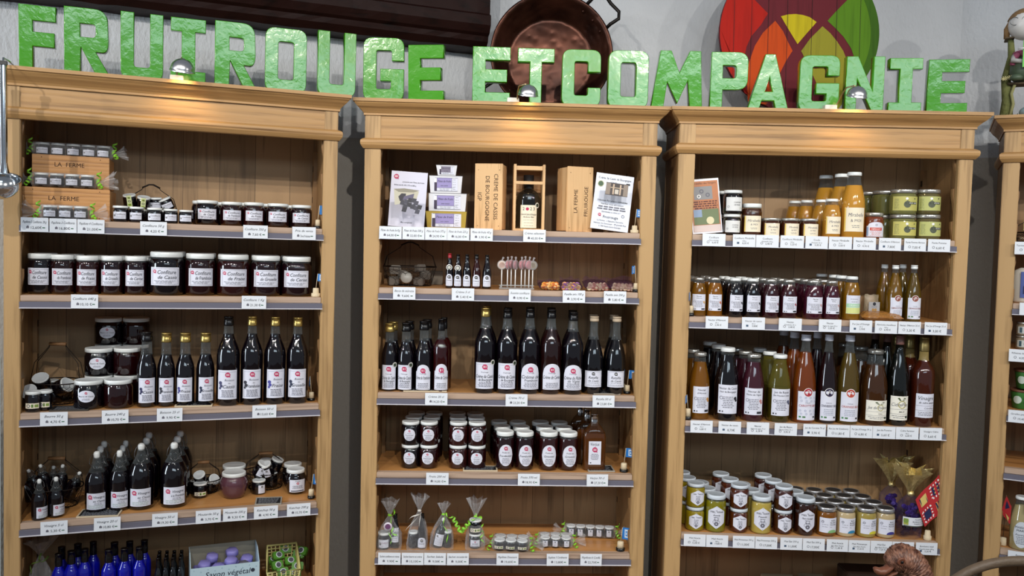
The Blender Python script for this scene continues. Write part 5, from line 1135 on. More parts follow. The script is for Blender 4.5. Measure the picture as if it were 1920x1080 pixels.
# ================================================================== slates lying on the shelf fronts
def slate(b, s, x0, x1, yf, yb_, desc, tilt=0.35, edge='#c8b89c', tag=False):
    zs = shz(b, s)+.0008; a = at_z(b, x0, yf, zs); c = at_z(b, x1, yf, zs); dep = max(.003, (a.y+c.y)/2); w = c.x-a.x
    back = at_z(b, (x0+x1)/2, yb_, zs).y; d = min(.085, max(.03, (back-dep))); 
    R = root('chalk_slate', f'small chalk-written slate {desc}', 'slate', MB_[b] @ Matrix.Translation(((a.x+c.x)/2, dep, zs)) @ Matrix.Rotation(math.atan2(c.y-a.y, w)*.5, 4, 'Z'), 'small chalk slates')
    e = .005; mt = mat(edge, .6); fr = MB()
    fr.box((-w/2, 0, 0), (w/2, e, .005), mt).box((-w/2, d-e, 0), (w/2, d, .005), mt).box((-w/2, e, 0), (-w/2+e, d-e, .005), mt).box((w/2-e, e, 0), (w/2, d-e, .005), mt)
    part('slate_frame', fr, R); part('slate_panel', MB().box((-w/2+e, e, .001), (w/2-e, d-e, .0035), mat('#17181c', .5)), R)
    t = MB(); rr = random.Random(int(x0)); n = max(2, int((d-.02)/.009))
    for j in range(n):
        y = .012+j*(d-.022)/n; x = -w/2+.012
        while x < w/2-.018:
            l_ = rr.uniform(.004, .012); t.add([(x, y, .0042), (x+l_, y+.001, .0042), (x+l_, y+.0035, .0042), (x, y+.0025, .0042)], [(0, 1, 2, 3)], mat('#a8aeb8', .7)); x += l_+.003
    part('chalk_marks', t, R)
slate(1, 3, 92, 165, 771, 763, 'before the big wire basket, third shelf', edge='#3a342e')
slate(1, 3, 327, 398, 763, 755, 'before the small syrup bottles, third shelf')
slate(1, 4, 143, 222, 970, 956, 'before the medium swing-top bottles')
slate(1, 4, 477, 528, 947, 927, 'with grey frame, before the tiny sauce jar', edge='#9a958a')
slate(2, 3, 756, 838, 735, 727, 'before the small liqueur bottles')
slate(2, 3, 1113, 1163, 740, 730, 'before the ratafia bottles', edge='#8a8478')
slate(2, 4, 868, 933, 884, 875, 'between the fruit jar groups, fourth shelf')
slate(2, 4, 1103, 1153, 885, 871, 'before the amber flask', edge='#9a958a')

# ================================================================== wire baskets
DWIRE = mat('#241c18', .45, .6)
def basket(b, s, xc, dep, rx, ry, h, desc, grip=True, gh=.12, rot=0, z_=0, flare=1.25, nlat=26):
    P = at_dep(b, xc, 500, dep) if isinstance(xc, int) or isinstance(xc, float) else xc
    zs = shz(b, s)+.0015+z_
    M = MB_[b] @ Matrix.Translation((xcol(b, s, xc, dep), dep, zs)) @ Matrix.Rotation(rot, 4, 'Z')
    R = root('wire_basket', desc, 'basket', M, 'dark wire baskets')
    def ring(t, r): return [((rx*r*(1+(flare-1)*t))*math.cos(a*2*PI/32), (ry*r*(1+(flare-1)*t))*math.sin(a*2*PI/32), h*t) for a in range(32)]
    part('rim', MB().tube(ring(1, 1), .0022, DWIRE, 6, True), R)
    part('base_ring', MB().tube(ring(0.02, .95), .0018, DWIRE, 6, True), R)
    mb = MB(); n = nlat
    for i in range(n):        # hexagon-like netting: two families of zigzags
        a0 = 2*PI*i/n; sg = 1
        for d in (1, -1):
            pts = []
            for k in range(7):
                t = k/6; a = a0+d*(2*PI/n)*((k+1)//2)*1.0
                q = 1+(flare-1)*t; pts.append((rx*q*math.cos(a), ry*q*math.sin(a), h*t))
            mb.tube(pts, .0007, DWIRE, 4)
    for i in range(6):
        y = -ry*.8+i*ry*.32; xw = rx*math.sqrt(max(0, 1-(y/ry)**2)); mb.tube([(-xw, y, .002), (xw, y, .002)], .0007, DWIRE, 4)
    part('wire_netting', mb, R)
    q = flare
    for sx in (-1, 1):
        mb = MB()
        for sy in (-.25, .25):
            mb.tube([(sx*rx*q*.97, sy*ry*q, h), (sx*rx*q*.85, sy*ry*.7, h+gh*.5), (sx*rx*.45, sy*ry*.3, h+gh*.9), (sx*rx*.38, 0, h+gh)], .0013, DWIRE, 5)
        part('handle_wire', mb, R)
    if grip: part('handle_grip', MB().tube([(-rx*.40, 0, h+gh), (rx*.40, 0, h+gh)], .0065, mat('#8a6440', .6), 10), R)
    else: part('handle_grip', MB().tube([(-rx*.42, 0, h+gh), (-rx*.1, 0, h+gh+.012), (rx*.1, 0, h+gh+.012), (rx*.42, 0, h+gh)], .003, DWIRE, 8), R)
    return R, M
def xcol(b, s, px, dep):
    zs = shz(b, s); lo, hi = 0, 1400
    for _ in range(24):
        md = (lo+hi)/2
        if at_dep(b, px, md, dep).z > zs: lo = md
        else: hi = md
    return at_dep(b, px, lo, dep).x
def loosejar(b, s, px, dep, z, d, h, tx, ty, desc, lab=None, fill=CAS, tz=0, group=None):
    M = MB_[b] @ Matrix.Translation((xcol(b, s, px, dep), dep, shz(b, s)+z)) @ Matrix.Rotation(tx, 4, 'X') @ Matrix.Rotation(ty, 4, 'Y') @ Matrix.Rotation(tz, 4, 'Z')
    spawn(container('jarlow', h, d, fill, WLID, lab, .84), 'mini_jam_jar', desc, 'jar', M, group)
jd, jh = .046, .044
LM = L_mini('Confiture')
LG_ = dict(shape='rect', w=.7, zc=.55, h=.95, paper=mat('#dfe8b0', .5), items=[('bar', 0, .3, .5, .16, mat('#7c8c40')), ('ring', 0, 0, .06, .1, INK), ('bar', 0, -.3, .6, .2, mat('#8ca83c'))])
basket(1, 1, 283, .17, .072, .055, .052, 'oval wire basket of tiny jam jars, top shelf, left bookcase', False, .075)
for i, (px, dp, z, tx, ty, lb) in enumerate([(245, .15, .058, .25, -.12, LG_), (268, .14, .052, .3, .08, LG_), (292, .16, .050, .1, -.05, LM), (318, .15, .052, .15, -.45, LM)]):
    loosejar(1, 1, px, dp, z, jd, jh, tx, ty, f'{ORD[i]} tiny jar heaped atop the oval wire basket', lb, group='tiny jars in the oval basket')
for i, (px, dp) in enumerate([(250, .185), (285, .19), (318, .18), (265, .135), (303, .135)]):
    loosejar(1, 1, px, dp, .004, jd, jh, 0, 0, f'{["back first", "back second", "back third", "front first", "front second"][i]} tiny jar inside the oval wire basket', None, group='tiny jars in the oval basket')
basket(1, 3, 108, .19, .072, .062, .075, 'large wire basket with wooden grip, third shelf, left bookcase', True, .135, rot=-.3)
for i, (px, dp, z, tx, ty) in enumerate([(80, .18, .06, .55, -.1), (108, .17, .05, .75, .9), (64, .15, .03, .9, -.3), (118, .2, .035, .4, .5), (95, .24, .03, 0, 0), (78, .22, .004, 0, 0), (100, .19, .004, 0, 0), (120, .24, .004, .1, 0)]):
    loosejar(1, 3, px, dp, z, .058, .044, tx, ty, f'{ORD[i]} small white-lidded jar tumbled in the large wire basket', None, group='small jars in the large basket')
basket(1, 4, 106, .19, .072, .062, .07, 'large wire basket of little bottles, fourth shelf, left bookcase', True, .10, rot=-.2)
for i, (px, dp, z, tx, ty) in enumerate([(62, .17, .03, .1, -.5), (75, .19, .045, .2, -.35), (88, .2, .05, .1, -.2), (112, .19, .045, .05, .1), (128, .18, .03, .2, .4), (100, .23, .03, 0, 0)]):
    M = MB_[1] @ Matrix.Translation((xcol(1, 4, px, dp), dp, shz(1, 4)+z)) @ Matrix.Rotation(tx, 4, 'X') @ Matrix.Rotation(ty, 4, 'Y')
    spawn(container('swing', .105, .045, CAS, WLID, None, .66, capname='stopper'), 'swing_top_bottle', f'{ORD[i]} little swing-top bottle piled in the wire basket', 'bottle', M, 'little bottles in the basket')
basket(1, 4, 381, .235, .052, .045, .05, 'small round wire basket of mustard jars, fourth shelf', True, .065)
for i, (px, dp, z, tx, ty) in enumerate([(377, .215, .045, .5, -.2), (368, .235, .006, 0, 0), (392, .225, .006, .1, .1), (392, .245, .03, .9, .5)]):
    loosejar(1, 4, px, dp, z, .046, .042, tx, ty, f'{ORD[i]} mustard jar lying in the small round basket', None, group='mustard jars in the round basket')
basket(1, 4, 497, .245, .065, .055, .065, 'round wire basket of tagged sauce jars, fourth shelf', True, .07)
LT = dict(shape='rect', w=1.0, zc=.45, h=.6, paper=PAPER, items=[('logo', 0, .3, .12, INK), ('lines', 0, .1, -.3, 3, .7, INKG)])
for i, (px, dp, z, tx, ty, lb) in enumerate([(482, .205, .062, .25, .45, LT), (503, .205, .058, .3, -.3, LT), (512, .255, .06, .2, .3, None), (488, .245, .006, 0, 0, None), (508, .235, .006, 0, 0, None), (498, .275, .05, .1, 0, None)]):
    loosejar(1, 4, px, dp, z, .05, .056, tx, ty, f'{ORD[i]} black sauce jar in the tagged-jar basket', lb, group='sauce jars in the round basket')
basket(2, 2, 768, .16, .085, .06, .075, 'dark wire basket of wrapped sweets, second shelf, middle bookcase', False, .085)
GREYP = mat('#8d8a86', .45)
for i, (px, dp, z, yw, tx) in enumerate([(738, .13, .006, .2, .3), (752, .18, .03, .5, .1), (786, .12, .006, -.3, .2), (796, .17, .03, .3, .5), (742, .14, .05, -.3, .4), (788, .16, .055, .6, -.2)]):
    mb = MB(); mb.box((-.02, -.014, 0), (.02, .014, .03), mat(['#6c6862', '#87837c', '#5c5650'][i % 3], .4), bev=.003)
    root('sweet_packet', f'{ORD[i]} grey wrapped packet inside the dark wire basket', 'packet', MB_[2] @ Matrix.Translation((xcol(2, 2, px, dp), dp, shz(2, 2)+z)) @ Matrix.Rotation(yw, 4, 'Z') @ Matrix.Rotation(tx, 4, 'X'), 'wrapped packets in the basket', mb.mesh('sweet_packet'))
mb = MB(); mb.lathe([(.001, 0), (.021, .002), (.024, .008), (.021, .014), (.001, .016)], mat('#97958f', .4), 20)
root('round_sweet', 'round pale sweet tin facing out of the dark wire basket', 'tin', MB_[2] @ Matrix.Translation((xcol(2, 2, 762, .105), .105, shz(2, 2)+.034)) @ Matrix.Rotation(1.35, 4, 'X'), None, mb.mesh('round_sweet'))
mb = MB().box((-.024, 0, 0), (.024, .03, .055), mat('#6d6457', .6), bev=.001)
root('card_box', 'plain grey-brown box behind the dark wire basket', 'box', MB_[2] @ Matrix.Translation((xcol(2, 2, 819, .26), .26, shz(2, 2)+.001)), None, mb.mesh('card_box'))

# ================================================================== lollipops, candy bags
b, s = 2, 2; zs = shz(b, s)+.0006
R = root('lollipop_stand', 'clear acrylic stand holding lollipops, second shelf, middle bookcase', 'stand', MB_[b] @ Matrix.Translation((xcol(b, s, 968, .07), .07, zs)))
ACR = clear('#d8dee0', .7)
part('tray', MB().box((-.068, -.03, 0), (.068, .03, .006), ACR, bev=.001), R); part('holder_bar', MB().box((-.068, -.012, .012), (.068, .012, .016), ACR, bev=.0008), R)
for sx in (-.062, .062): part('foot', MB().box((sx-.003, -.012, .006), (sx+.003, .012, .012), ACR), R)
for i, (px, yt, turned, col, nm) in enumerate([(940, 497, 0, '#e0cfc0', 'cream face-on'), (951, 497, 1.2, '#a83040', 'red'), (958, 496, 1.1, '#a83444', 'red'), (965.5, 497, 1.2, '#9c2c3c', 'dark red'), (977, 497, 1.1, '#b84454', 'pinkish red'), (984, 496, 1.2, '#a83040', 'red'), (991, 497, .8, '#b85464', 'pink'), (998, 498, .2, '#8c8478', 'grey-green face-on')]):
    D = at_dep(b, px, yt, .07); x = xcol(b, s, px, .07)
    R = root('lollipop', f'{ORD[i]} lollipop in the acrylic stand, {nm}', 'lollipop', MB_[b] @ Matrix.Translation((x, .07+.012*((i % 3)-1)*.6, zs+.007)) @ Matrix.Rotation(turned, 4, 'Z'), 'flat round lollipops')
    hz = D.z-zs-.006; rc = .017
    part('stick', MB().tube([(0, 0, 0), (0, 0, hz-rc*.5)], .0022, WHITE, 8), R)
    Mx = Matrix.Translation((0, 0, hz)) @ Matrix.Rotation(PI/2, 4, 'X')
    mb = MB(); mb.lathe([(0, -.005), (rc*.9, -.005), (rc, -.003), (rc, .003), (rc*.9, .005), (0, .005)], mat(col, .3), 22, Mx)
    C_ = part('candy_disc', mb, R)
    if i in (0, 7):
        t = MB(); t.add([(x_, -.0056, hz+z_) for x_, z_ in circ(0, 0, rc*.7, 16)], [list(range(16))], mat('#d8b8a8' if i == 0 else '#a8a090', .4)); draw(t, [('lines', 0, .3, -.3, 4, .6, mat('#7c3040'))], rc*1.3, rc*1.3, None, hz, .0062); part('print', t, C_)
    part('wrapper', MB().lathe([(rc*1.06, -.0056), (rc*1.12, 0), (rc*1.06, .0056)], clear('#e4e4e8', .8), 20, Mx).tube([(0, 0, hz+rc), (.003, 0, hz+rc+.008), (.006, .002, hz+rc+.012)], lambda t: .002+.003*t, clear('#e4e4e8', .8), 6), R)
PUR = clear('#4c3048', .72, .15, .004, 60)
def pillow(w, d, h, mt, M=None, nx=12, ny=8, seed=0, slope=.55):
    mb = MB(); rr = random.Random(seed); vs = []
    for side in (1, -1):
        for j in range(ny+1):
            for i in range(nx+1):
                u = -1+2*i/nx; v = -1+2*j/ny
                k = (max(0, 1-u**4)**.6)*(max(0, 1-v**4)**.6)
                back = (v+1)/2*h*slope
                z = h*.5*k*side*(1-.35*(v+1)/2)+h*.35+back+rr.uniform(-.0012, .0012)
                vs.append((u*w/2*(1-.10*(v+1)/2), v*d/2, max(0.0, z)))
    N = (nx+1)*(ny+1); fs = []
    for s_ in (0, 1):
        for j in range(ny):
            for i in range(nx):
                a = s_*N+j*(nx+1)+i; f = (a, a+1, a+nx+2, a+nx+1); fs.append(f if s_ == 0 else f[::-1])
    return mb.add(vs, fs, mt, True, M)
for i, (x0, x1, yt, cols, nm) in enumerate([(1008, 1050, 522, ('#d8963c', '#c8641c', '#e0b070'), 'orange sweets'), (1047, 1091, 516, ('#d89a64', '#a86cb0', '#c8b088'), 'mixed pastel sweets'), (1092, 1142, 515, ('#d8c8a8', '#c8a090', '#b87868'), 'sliced roll sweets'), (1138, 1192, 515, ('#d4bca0', '#b8907c', '#c8a898'), 'pink cream sweets')]):
    dep = .075; xa, xb = xcol(b, s, x0, dep), xcol(b, s, x1, dep); w = xb-xa; h = at_dep(b, x0, yt, dep+.04).z-zs
    R = root('candy_bag', f'purple net bag of {nm}, {ORD[i]} of four', 'bag', MB_[b] @ Matrix.Translation(((xa+xb)/2, dep, zs)) @ Matrix.Rotation((.05, -.05, .03, -.04)[i], 4, 'Z'), 'purple bags of sweets')
    part('bag_film', pillow(w, .115, h*.62, PUR, seed=i), R)
    # crumpled top edge towards the back
    vs = []; rr = random.Random(i)
    for q in range(9):
        u = -1+q/4; vs += [(u*w*.42, .045, h*.45+rr.uniform(-.003, .003)), (u*w*.46+rr.uniform(-.004, .004), .062, h*(.8+rr.uniform(-.1, .2)))]
    part('bag_collar', MB().add(vs, [(2*q, 2*q+2, 2*q+3, 2*q+1) for q in range(8)], PUR, True), R)
    for q in range(11):
        u = -.8+1.6*(q % 6)/5 if q < 6 else -.66+1.32*(q-6)/4
        y = -.046 if q < 6 else -.034; z = .009 if q < 6 else .020
        Mx = Matrix.Translation((u*w*.40, y+rr.uniform(-.002, .002), z+.003+rr.uniform(-.001, .001))) @ Matrix.Rotation(rr.uniform(1.0, 1.5), 4, 'X') @ Matrix.Rotation(rr.uniform(-.5, .5), 4, 'Y')
        c0, c1 = mat(cols[q % 3], .5), mat(cols[(q+1) % 3], .5)
        part('sweet', MB().lathe([(0, -.004), (.0085, -.004), (.010, -.002), (.010, .002), (.0085, .004), (.0055, .004), (.0045, .0046), (0, .0046)], [c0]*5+[c1]*2, 12, Mx), R)

# ================================================================== cellophane, ribbons
CELLO = clear('#e4e6ea', .93, .10, .006, 90); LIME = mat('#8cd23a', .35); LIMED = mat('#5a9a20', .35)
def curl(mb, p0, p1, r, turns, w, mt, seed=0):
    """curled ribbon from p0 to p1"""
    p0, p1 = Vector(p0), Vector(p1); ax = (p1-p0); L_ = ax.length; ax.normalize(); a = ax.cross(Vector((0, 1, .2))).normalized(); b_ = ax.cross(a)
    n = int(turns*12)+6; vs = []
    for i in range(n+1):
        t = i/n; an = t*turns*2*PI; c = p0+ax*(L_*t)+a*(r*math.cos(an))+b_*(r*math.sin(an))
        vs += [c-ax*w/2, c+ax*w/2]
    mb.add(vs, [(2*i, 2*i+2, 2*i+3, 2*i+1) for i in range(n)], mt, True)
    return mb
def fan(mb, base, dirv, L_, spread, mt, seed=0, n=14):
    """crumpled cellophane fan"""
    rr = random.Random(seed); base = Vector(base); d = Vector(dirv).normalized(); s1 = d.cross(Vector((0, 1, 0)))
    if s1.length < .1: s1 = d.cross(Vector((1, 0, 0)))
    s1.normalize(); s2 = d.cross(s1); rings = []
    for j in range(4):
        t = j/3; r = spread*(.12+.88*t**1.1)
        ring = []
        for k in range(n):
            a = 2*PI*k/n; q = r*(1+(.35 if k % 2 else -.3)*t); ring.append(base+d*(L_*t*(1+(rr.uniform(-.15, .2) if j == 3 else 0)))+s1*(q*math.cos(a))+s2*(q*.6*math.sin(a)))
        rings.append(ring)
    vs = [v for r_ in rings for v in r_]; fs = []
    for j in range(3):
        for k in range(n): k2 = (k+1) % n; fs.append((j*n+k, j*n+k2, (j+1)*n+k2, (j+1)*n+k))
    return mb.add(vs, fs, mt, False)
def fitmb(mb, zmin=.0008, xmin=None, xmax=None, ymin=None, ymax=None):
    mb.v = [(min(max(x, xmin if xmin is not None else x), xmax if xmax is not None else x), min(max(y, ymin if ymin is not None else y), ymax if ymax is not None else y), max(z, zmin)) for x, y, z in mb.v]; return mb
def papillote(b, s, px0, px1, dep, z, desc, jarsn, jd, jh, yaw=0, green=LIME, lids=WLID, rows=1, labf=None, lean=0, rib=(1, 1), fanlen=.04, jdesc='tiny jam jar', endx=None):
    xa, xb = xcol(b, s, px0, dep), xcol(b, s, px1, dep); cx = (xa+xb)/2; L_ = (xb-xa)/math.cos(yaw)
    zz = shz(b, s)+z+.0006; M = MB_[b] @ Matrix.Translation((cx, dep, zz)) @ Matrix.Rotation(yaw, 4, 'Z')
    R = root('cellophane_roll', desc, 'gift wrap', M, 'ribboned cellophane rolls')
    hw = jd/2+.0038+(rows-1)*jd/2; lo_, hi_ = bounds(b); xm, xM = lo_-.014-cx, hi_+.014-cx
    vs = []; n = 14; rr = random.Random(int(px0))
    ringsx = [-L_/2-.012, -L_/2-.002]+[-L_/2+L_*q/8 for q in range(1, 8)]+[L_/2+.002, L_/2+.012]
    for i, x in enumerate(ringsx):
        k = .35 if i in (0, len(ringsx)-1) else 1.0
        for q in range(n):
            a = 2*PI*q/n; ca, sa = math.cos(a), math.sin(a); e = (abs(ca)**4+abs(sa)**4)**-.25
            vs.append((x, hw*1.03*k*ca*e+rr.uniform(-.0006, .0006), jh/2+.0015+(jh/2+.001)*k*sa*e+(rr.uniform(0, .001))))
    fs = []
    for i in range(len(ringsx)-1):
        for q in range(n): q2 = (q+1) % n; fs.append((i*n+q, (i+1)*n+q, (i+1)*n+q2, i*n+q2))
    part('wrap_sleeve', MB().add(vs, fs, CELLO, True), R)
    for sx in (-1, 1):
        mb = MB(); fan(mb, (sx*(L_/2+.011), 0, jh*.45), (sx, -.15, .15), fanlen, fanlen*.55, CELLO, seed=int(px0)+sx); fitmb(mb, .0008, xm, xM, -.12, DEPTH-.016-dep); part('wrap_end', mb, R)
        mb = MB(); x = sx*(L_/2+.010)
        curl(mb, (x, -hw*.3, jh*.5), (x+sx*.012, -hw*.9, jh*.1 if rib[0] else jh*1.6), .0075, 2.2, .006, green)
        curl(mb, (x, 0, jh*.6), (x+sx*.004, -hw*.2, jh*1.35), .008, 1.6, .006, green)
        fitmb(mb, .0008, xm, xM); part('ribbon', mb, R)
    k = 0
    for r_ in range(rows):
        for i in range(jarsn):
            x = -L_/2+L_*(i+.5)/jarsn; y = (r_-(rows-1)/2)*(jd+.001)
            spawn(container('jarlow', jh-.002, min(jd, L_/jarsn*.985), CAS, lids, (labf or LM) if r_ == 0 else None), 'mini_jam_jar', f'{ORD[k]} {jdesc} wrapped in the {desc.split(",")[0]}', 'jar', M @ Matrix.Translation((x, y, .0018)) @ Matrix.Rotation(rr.uniform(-.15, .15), 4, 'Z'), 'jars in cellophane rolls'); k += 1
    return M, L_
S_CR = at_dep(1, 100, 350, .055)
kk = mpp(1, (S_CR.x, .03, shz(1, 1)))
papillote(1, 1, 80, 166, .018, 0, 'three-jar cellophane roll, in front of the lower crate', 3, .046, .047, fanlen=.05)
papillote(1, 1, 63, 178, .088, hA+.002, 'four-jar cellophane roll, on the lower crate', 4, .046, .047, fanlen=.055)
papillote(1, 1, 65, 207, .16, hA*2+.003, 'five-jar cellophane roll, on the upper crate', 5, .046, .047, fanlen=.04)
# ---- clear gift bags, middle bookcase, fifth shelf
def giftbag(px0, px1, ytie, ytop, dep, desc, contents, ribmt, ribs, lean=0, seed=1, tag=False):
    b, s = 2, 5; xa, xb = xcol(b, s, px0, dep), xcol(b, s, px1, dep); cx = (xa+xb)/2; w = xb-xa; zs = shz(b, s)+.0006
    zt = at_dep(b, px0, ytie, dep).z-zs; zt2 = at_dep(b, px0, ytop, dep).z-zs
    M = MB_[b] @ Matrix.Translation((cx, dep, zs)); R = root('gift_bag', desc, 'gift bag', M, 'clear cellophane gift bags')
    rr = random.Random(seed); n = 16; vs = []; hs = [0, .15, .4, .65, .85, 1.0]; ks = [1.02, 1.06, 1.0, .72, .38, .13]
    for h_, k_ in zip(hs, ks):
        for q in range(n):
            a = 2*PI*q/n; ca, sa = math.cos(a), math.sin(a); e = (abs(ca)**4+abs(sa)**4)**-.25
            vs.append((w/2*k_*ca*e*(1+rr.uniform(-.04, .04))+lean*h_, .045*k_*sa*e*(1+rr.uniform(-.04, .04)), .0005+zt*h_))
    fs = [(i*n+q, i*n+(q+1) % n, (i+1)*n+(q+1) % n, (i+1)*n+q) for i in range(len(hs)-1) for q in range(n)]
    part('bag_film', MB().add(vs, fs, CELLO, False), R)
    part('bag_top', fan(MB(), (lean, 0, zt-.002), (lean*.6+.01, -.1, 1), zt2-zt, (zt2-zt)*.45, CELLO, seed), R)
    for (p0, p1, r, t_) in ribs:
        part('ribbon', fitmb(curl(MB(), (lean+p0[0], p0[1], zt+p0[2]), (lean+p1[0], p1[1], zt+p1[2]), r, t_, .0075, ribmt)), R)
    part('ribbon_knot', MB().lathe([(0, -.005), (.007, -.003), (.008, 0), (.007, .003), (0, .005)], ribmt, 10, Matrix.Translation((lean, 0, zt))), R)
    if tag:
        Mx = Matrix.Translation((lean-.004, -.03, zt-.035)) @ Matrix.Rotation(PI/2, 4, 'X')
        part('round_tag', MB().lathe([(0, -.001), (.017, -.001), (.017, .001), (0, .001)], mat('#dcd4e0', .5), 24, Mx).lathe([(.009, .0012), (.011, .0012)], mat('#8a5a88', .5), 18, Mx), R)
    for (nm, cat, kind, x, y, h, d, fill, cap, lab, ty, ds, capn) in contents:
        spawn(container(kind, h, d, fill, cap, lab, .84, capname=capn), nm, ds, cat, M @ Matrix.Translation((x, y, .0022)) @ Matrix.Rotation(ty, 4, 'Y'), 'things inside the gift bags')
kk = mpp(2, at_dep(2, 730, 1020, .06))
LPL = dict(shape='rect', w=1.7, zc=.36, h=.5, paper=PAPER, items=[('logo', -.3, 0, .16, INK), ('t', 'Confiture', .22, .12, .12, mat('#7a2050'), .3, .6), ('lines', .1, -.1, -.3, 2, .6, INKG)])
giftbag(708, 752, 966, 936, .05, 'gift bag with jar and round tag, lime ribbon, by the stile', [('mini_jam_jar', 'jar', 'jarlow', -.021, -.005, 30*kk, 24*kk, CAS, WLID, LPL, 0, 'jar with pink script, inside the tagged gift bag', 'lid'), ('miniature_bottle', 'bottle', 'mini', .022, .004, 62*kk, 17*kk, CAS, BLK, LM, 0, 'miniature bottle inside the tagged gift bag', 'cap')], LIME, [((0, -.01, 0), (.02, -.035, -.06), .006, .6), ((.002, -.01, -.03), (.006, -.035, -.1), .006, 1.2), ((0, 0, 0), (.022, -.01, .02), .008, 1), ((.01, -.02, -.045), (.028, -.035, -.075), .008, 1)], tag=True, seed=3)
WRIB = mat('#d8d4cc', .4)
giftbag(763, 800, 957, 926, .055, 'gift bag with jar and liqueur miniature, white ribbon', [('mini_jam_jar', 'jar', 'jar', -.014, .0, 30*kk, 19*kk, CAS, WLID, None, 0, 'dark jar inside the white-ribboned gift bag', 'lid'), ('miniature_bottle', 'bottle', 'mini', .020, -.006, 64*kk, 17*kk, CAS, BLK, dict(shape='arch', w=1.9, zc=.18, h=.3, paper=PAPER, items=[('logo', 0, .2, .14, INK), ('t', 'Crème', .2, 0, -.1, INK, .3, .6)]), 0, 'miniature liqueur inside the white-ribboned gift bag', 'cap')], WRIB, [((0, -.02, 0), (-.045, -.04, -.07), .007, .5), ((0, -.02, 0), (.01, -.045, -.055), .006, .5), ((0, 0, 0), (-.03, -.03, -.035), .012, .6)], lean=.008, seed=8)
giftbag(806, 849, 964, 942, .06, 'gift bag with leaning bottle and jar, long lime curls', [('swing_top_bottle', 'bottle', 'swing', -.016, 0, 56*kk, 20*kk, CAS, WLID, dict(shape='rect', w=1.7, zc=.28, h=.4, paper=PAPER, items=[('logo', -.25, .32, .08, INK), ('lines', 0, .2, -.35, 6, .7, INKG)]), .2, 'swing-top bottle leaning inside the third gift bag', 'stopper'), ('mini_jam_jar', 'jar', 'jar', .024, 0, 31*kk, 17*kk, CAS, WLID, None, 0, 'dark jar inside the third gift bag', 'lid')], LIME, [((.0, -.02, 0), (.022, -.045, -.10), .006, 1.5), ((.01, 0, 0), (.04, -.02, -.01), .007, 1), ((.04, -.02, -.01), (.07, -.035, -.06), .009, 3), ((.07, -.035, -.06), (.105, -.03, -.02), .009, 3)], lean=.006, seed=5)
giftbag(873, 908, 968, 934, .06, 'gift bag with two stacked jars, lime ribbon', [('mini_jam_jar', 'jar', 'jarlow', .0, 0, 26*kk, 24*kk, CAS, WLID, L_sq('Moutarde'), 0, 'lower stacked jar inside the two-jar gift bag', 'lid')], LIME, [((0, -.02, 0), (-.03, -.035, -.02), .005, 1), ((.0, .01, .002), (.024, -.0, -.01), .008, 1.2), ((.024, 0, -.03), (.028, -.02, -.1), .008, 2)], seed=6)
M = MB_[2] @ Matrix.Translation((xcol(2, 5, 890.5, .06), .06, shz(2, 5)+.0032+26*kk)); spawn(container('jarlow', 27*kk, 24*kk, CAS, WLID, L_bio()), 'mini_jam_jar', 'upper stacked jar inside the two-jar gift bag', 'jar', M, 'things inside the gift bags')
# ---- cellophane rolls of small jars
papillote(2, 5, 927, 990, .055, 0, 'double-row jar roll, lime curls, fifth shelf', 3, .044, .042, yaw=-.12, rows=2, fanlen=.05, jdesc='white-lidded jar', labf=L_bio())
papillote(2, 5, 1012, 1070, .09, 0, 'three-jar condiment roll, lime ribbon', 3, .040, .040, yaw=-.05, rows=2, fanlen=.045, jdesc='condiment jar', labf=LT)
papillote(2, 5, 1062, 1150, .19, 0, 'long five-jar roll lying behind the condiment roll', 5, .042, .045, yaw=-.12, fanlen=.04, jdesc='candied fruit jar', labf=LT)

# ================================================================== more goods
# dried apricot bags, third bookcase second shelf
b, s = 3, 2; zs = shz(b, s)+.0006; dep = .085
R = root('dried_fruit_bag', 'clear standing bag of dried apricots with pale label', 'bag', MB_[b] @ Matrix.Translation((xcol(b, s, 1632, dep), dep, zs)) @ Matrix.Rotation(.1, 4, 'Z'))
vs = []; n = 14; hb = .098
for h_, kx, ky in ((0, 1, 1), (.1, 1.05, 1.05), (.5, 1.0, .8), (.8, .95, .25), (1, .98, .08)):
    for q in range(n):
        a = 2*PI*q/n; vs.append((.030*kx*math.cos(a), .02*ky*math.sin(a), hb*h_+(random.uniform(-.003, .003) if h_ == 1 else 0)))
part('bag_film', MB().add(vs, [(i*n+q, i*n+(q+1) % n, (i+1)*n+(q+1) % n, (i+1)*n+q) for i in range(4) for q in range(n)], clear('#b8a88c', .6, .1, .005, 80), True), R)
for q in range(5): part('dried_apricot', MB().lathe([(0, 0), (.010, .001), (.013, .004), (.011, .008), (0, .009)], mat('#a86018', .5), 12, Matrix.Translation((-.014+.008*(q % 3), -.004+.003*q, .002+.008*q)) @ Matrix.Rotation(.6*q, 4, 'X')), R)
Lb = part('label', MB().box((-.022, -.0255, .016), (.022, -.0245, .070), mat('#a5a5a8', .5)), R)
t = MB(); draw(t, [('ring', 0, .36, 0, .12, INK), ('ring', -.1, -.05, 0, .09, mat('#a88040')), ('ring', .12, -.05, 0, .09, mat('#a88040')), ('lines', 0, -.25, -.4, 3, .7, INKG), ('lines', 0, .2, .12, 2, .5, INKG)], .044, .054, None, .043, .026); part('lettering', t, Lb)
R = root('dried_fruit_bag', 'flat brown bag of dried apricots lying by the slim juice bottles', 'bag', MB_[b] @ Matrix.Translation((xcol(b, s, 1650, .045), .045, zs)) @ Matrix.Rotation(-.08, 4, 'Z'), None)
part('bag_film', pillow(.155, .07, .036, clear('#b07a3c', .45, .12, .006, 70), seed=4, slope=.4), R)
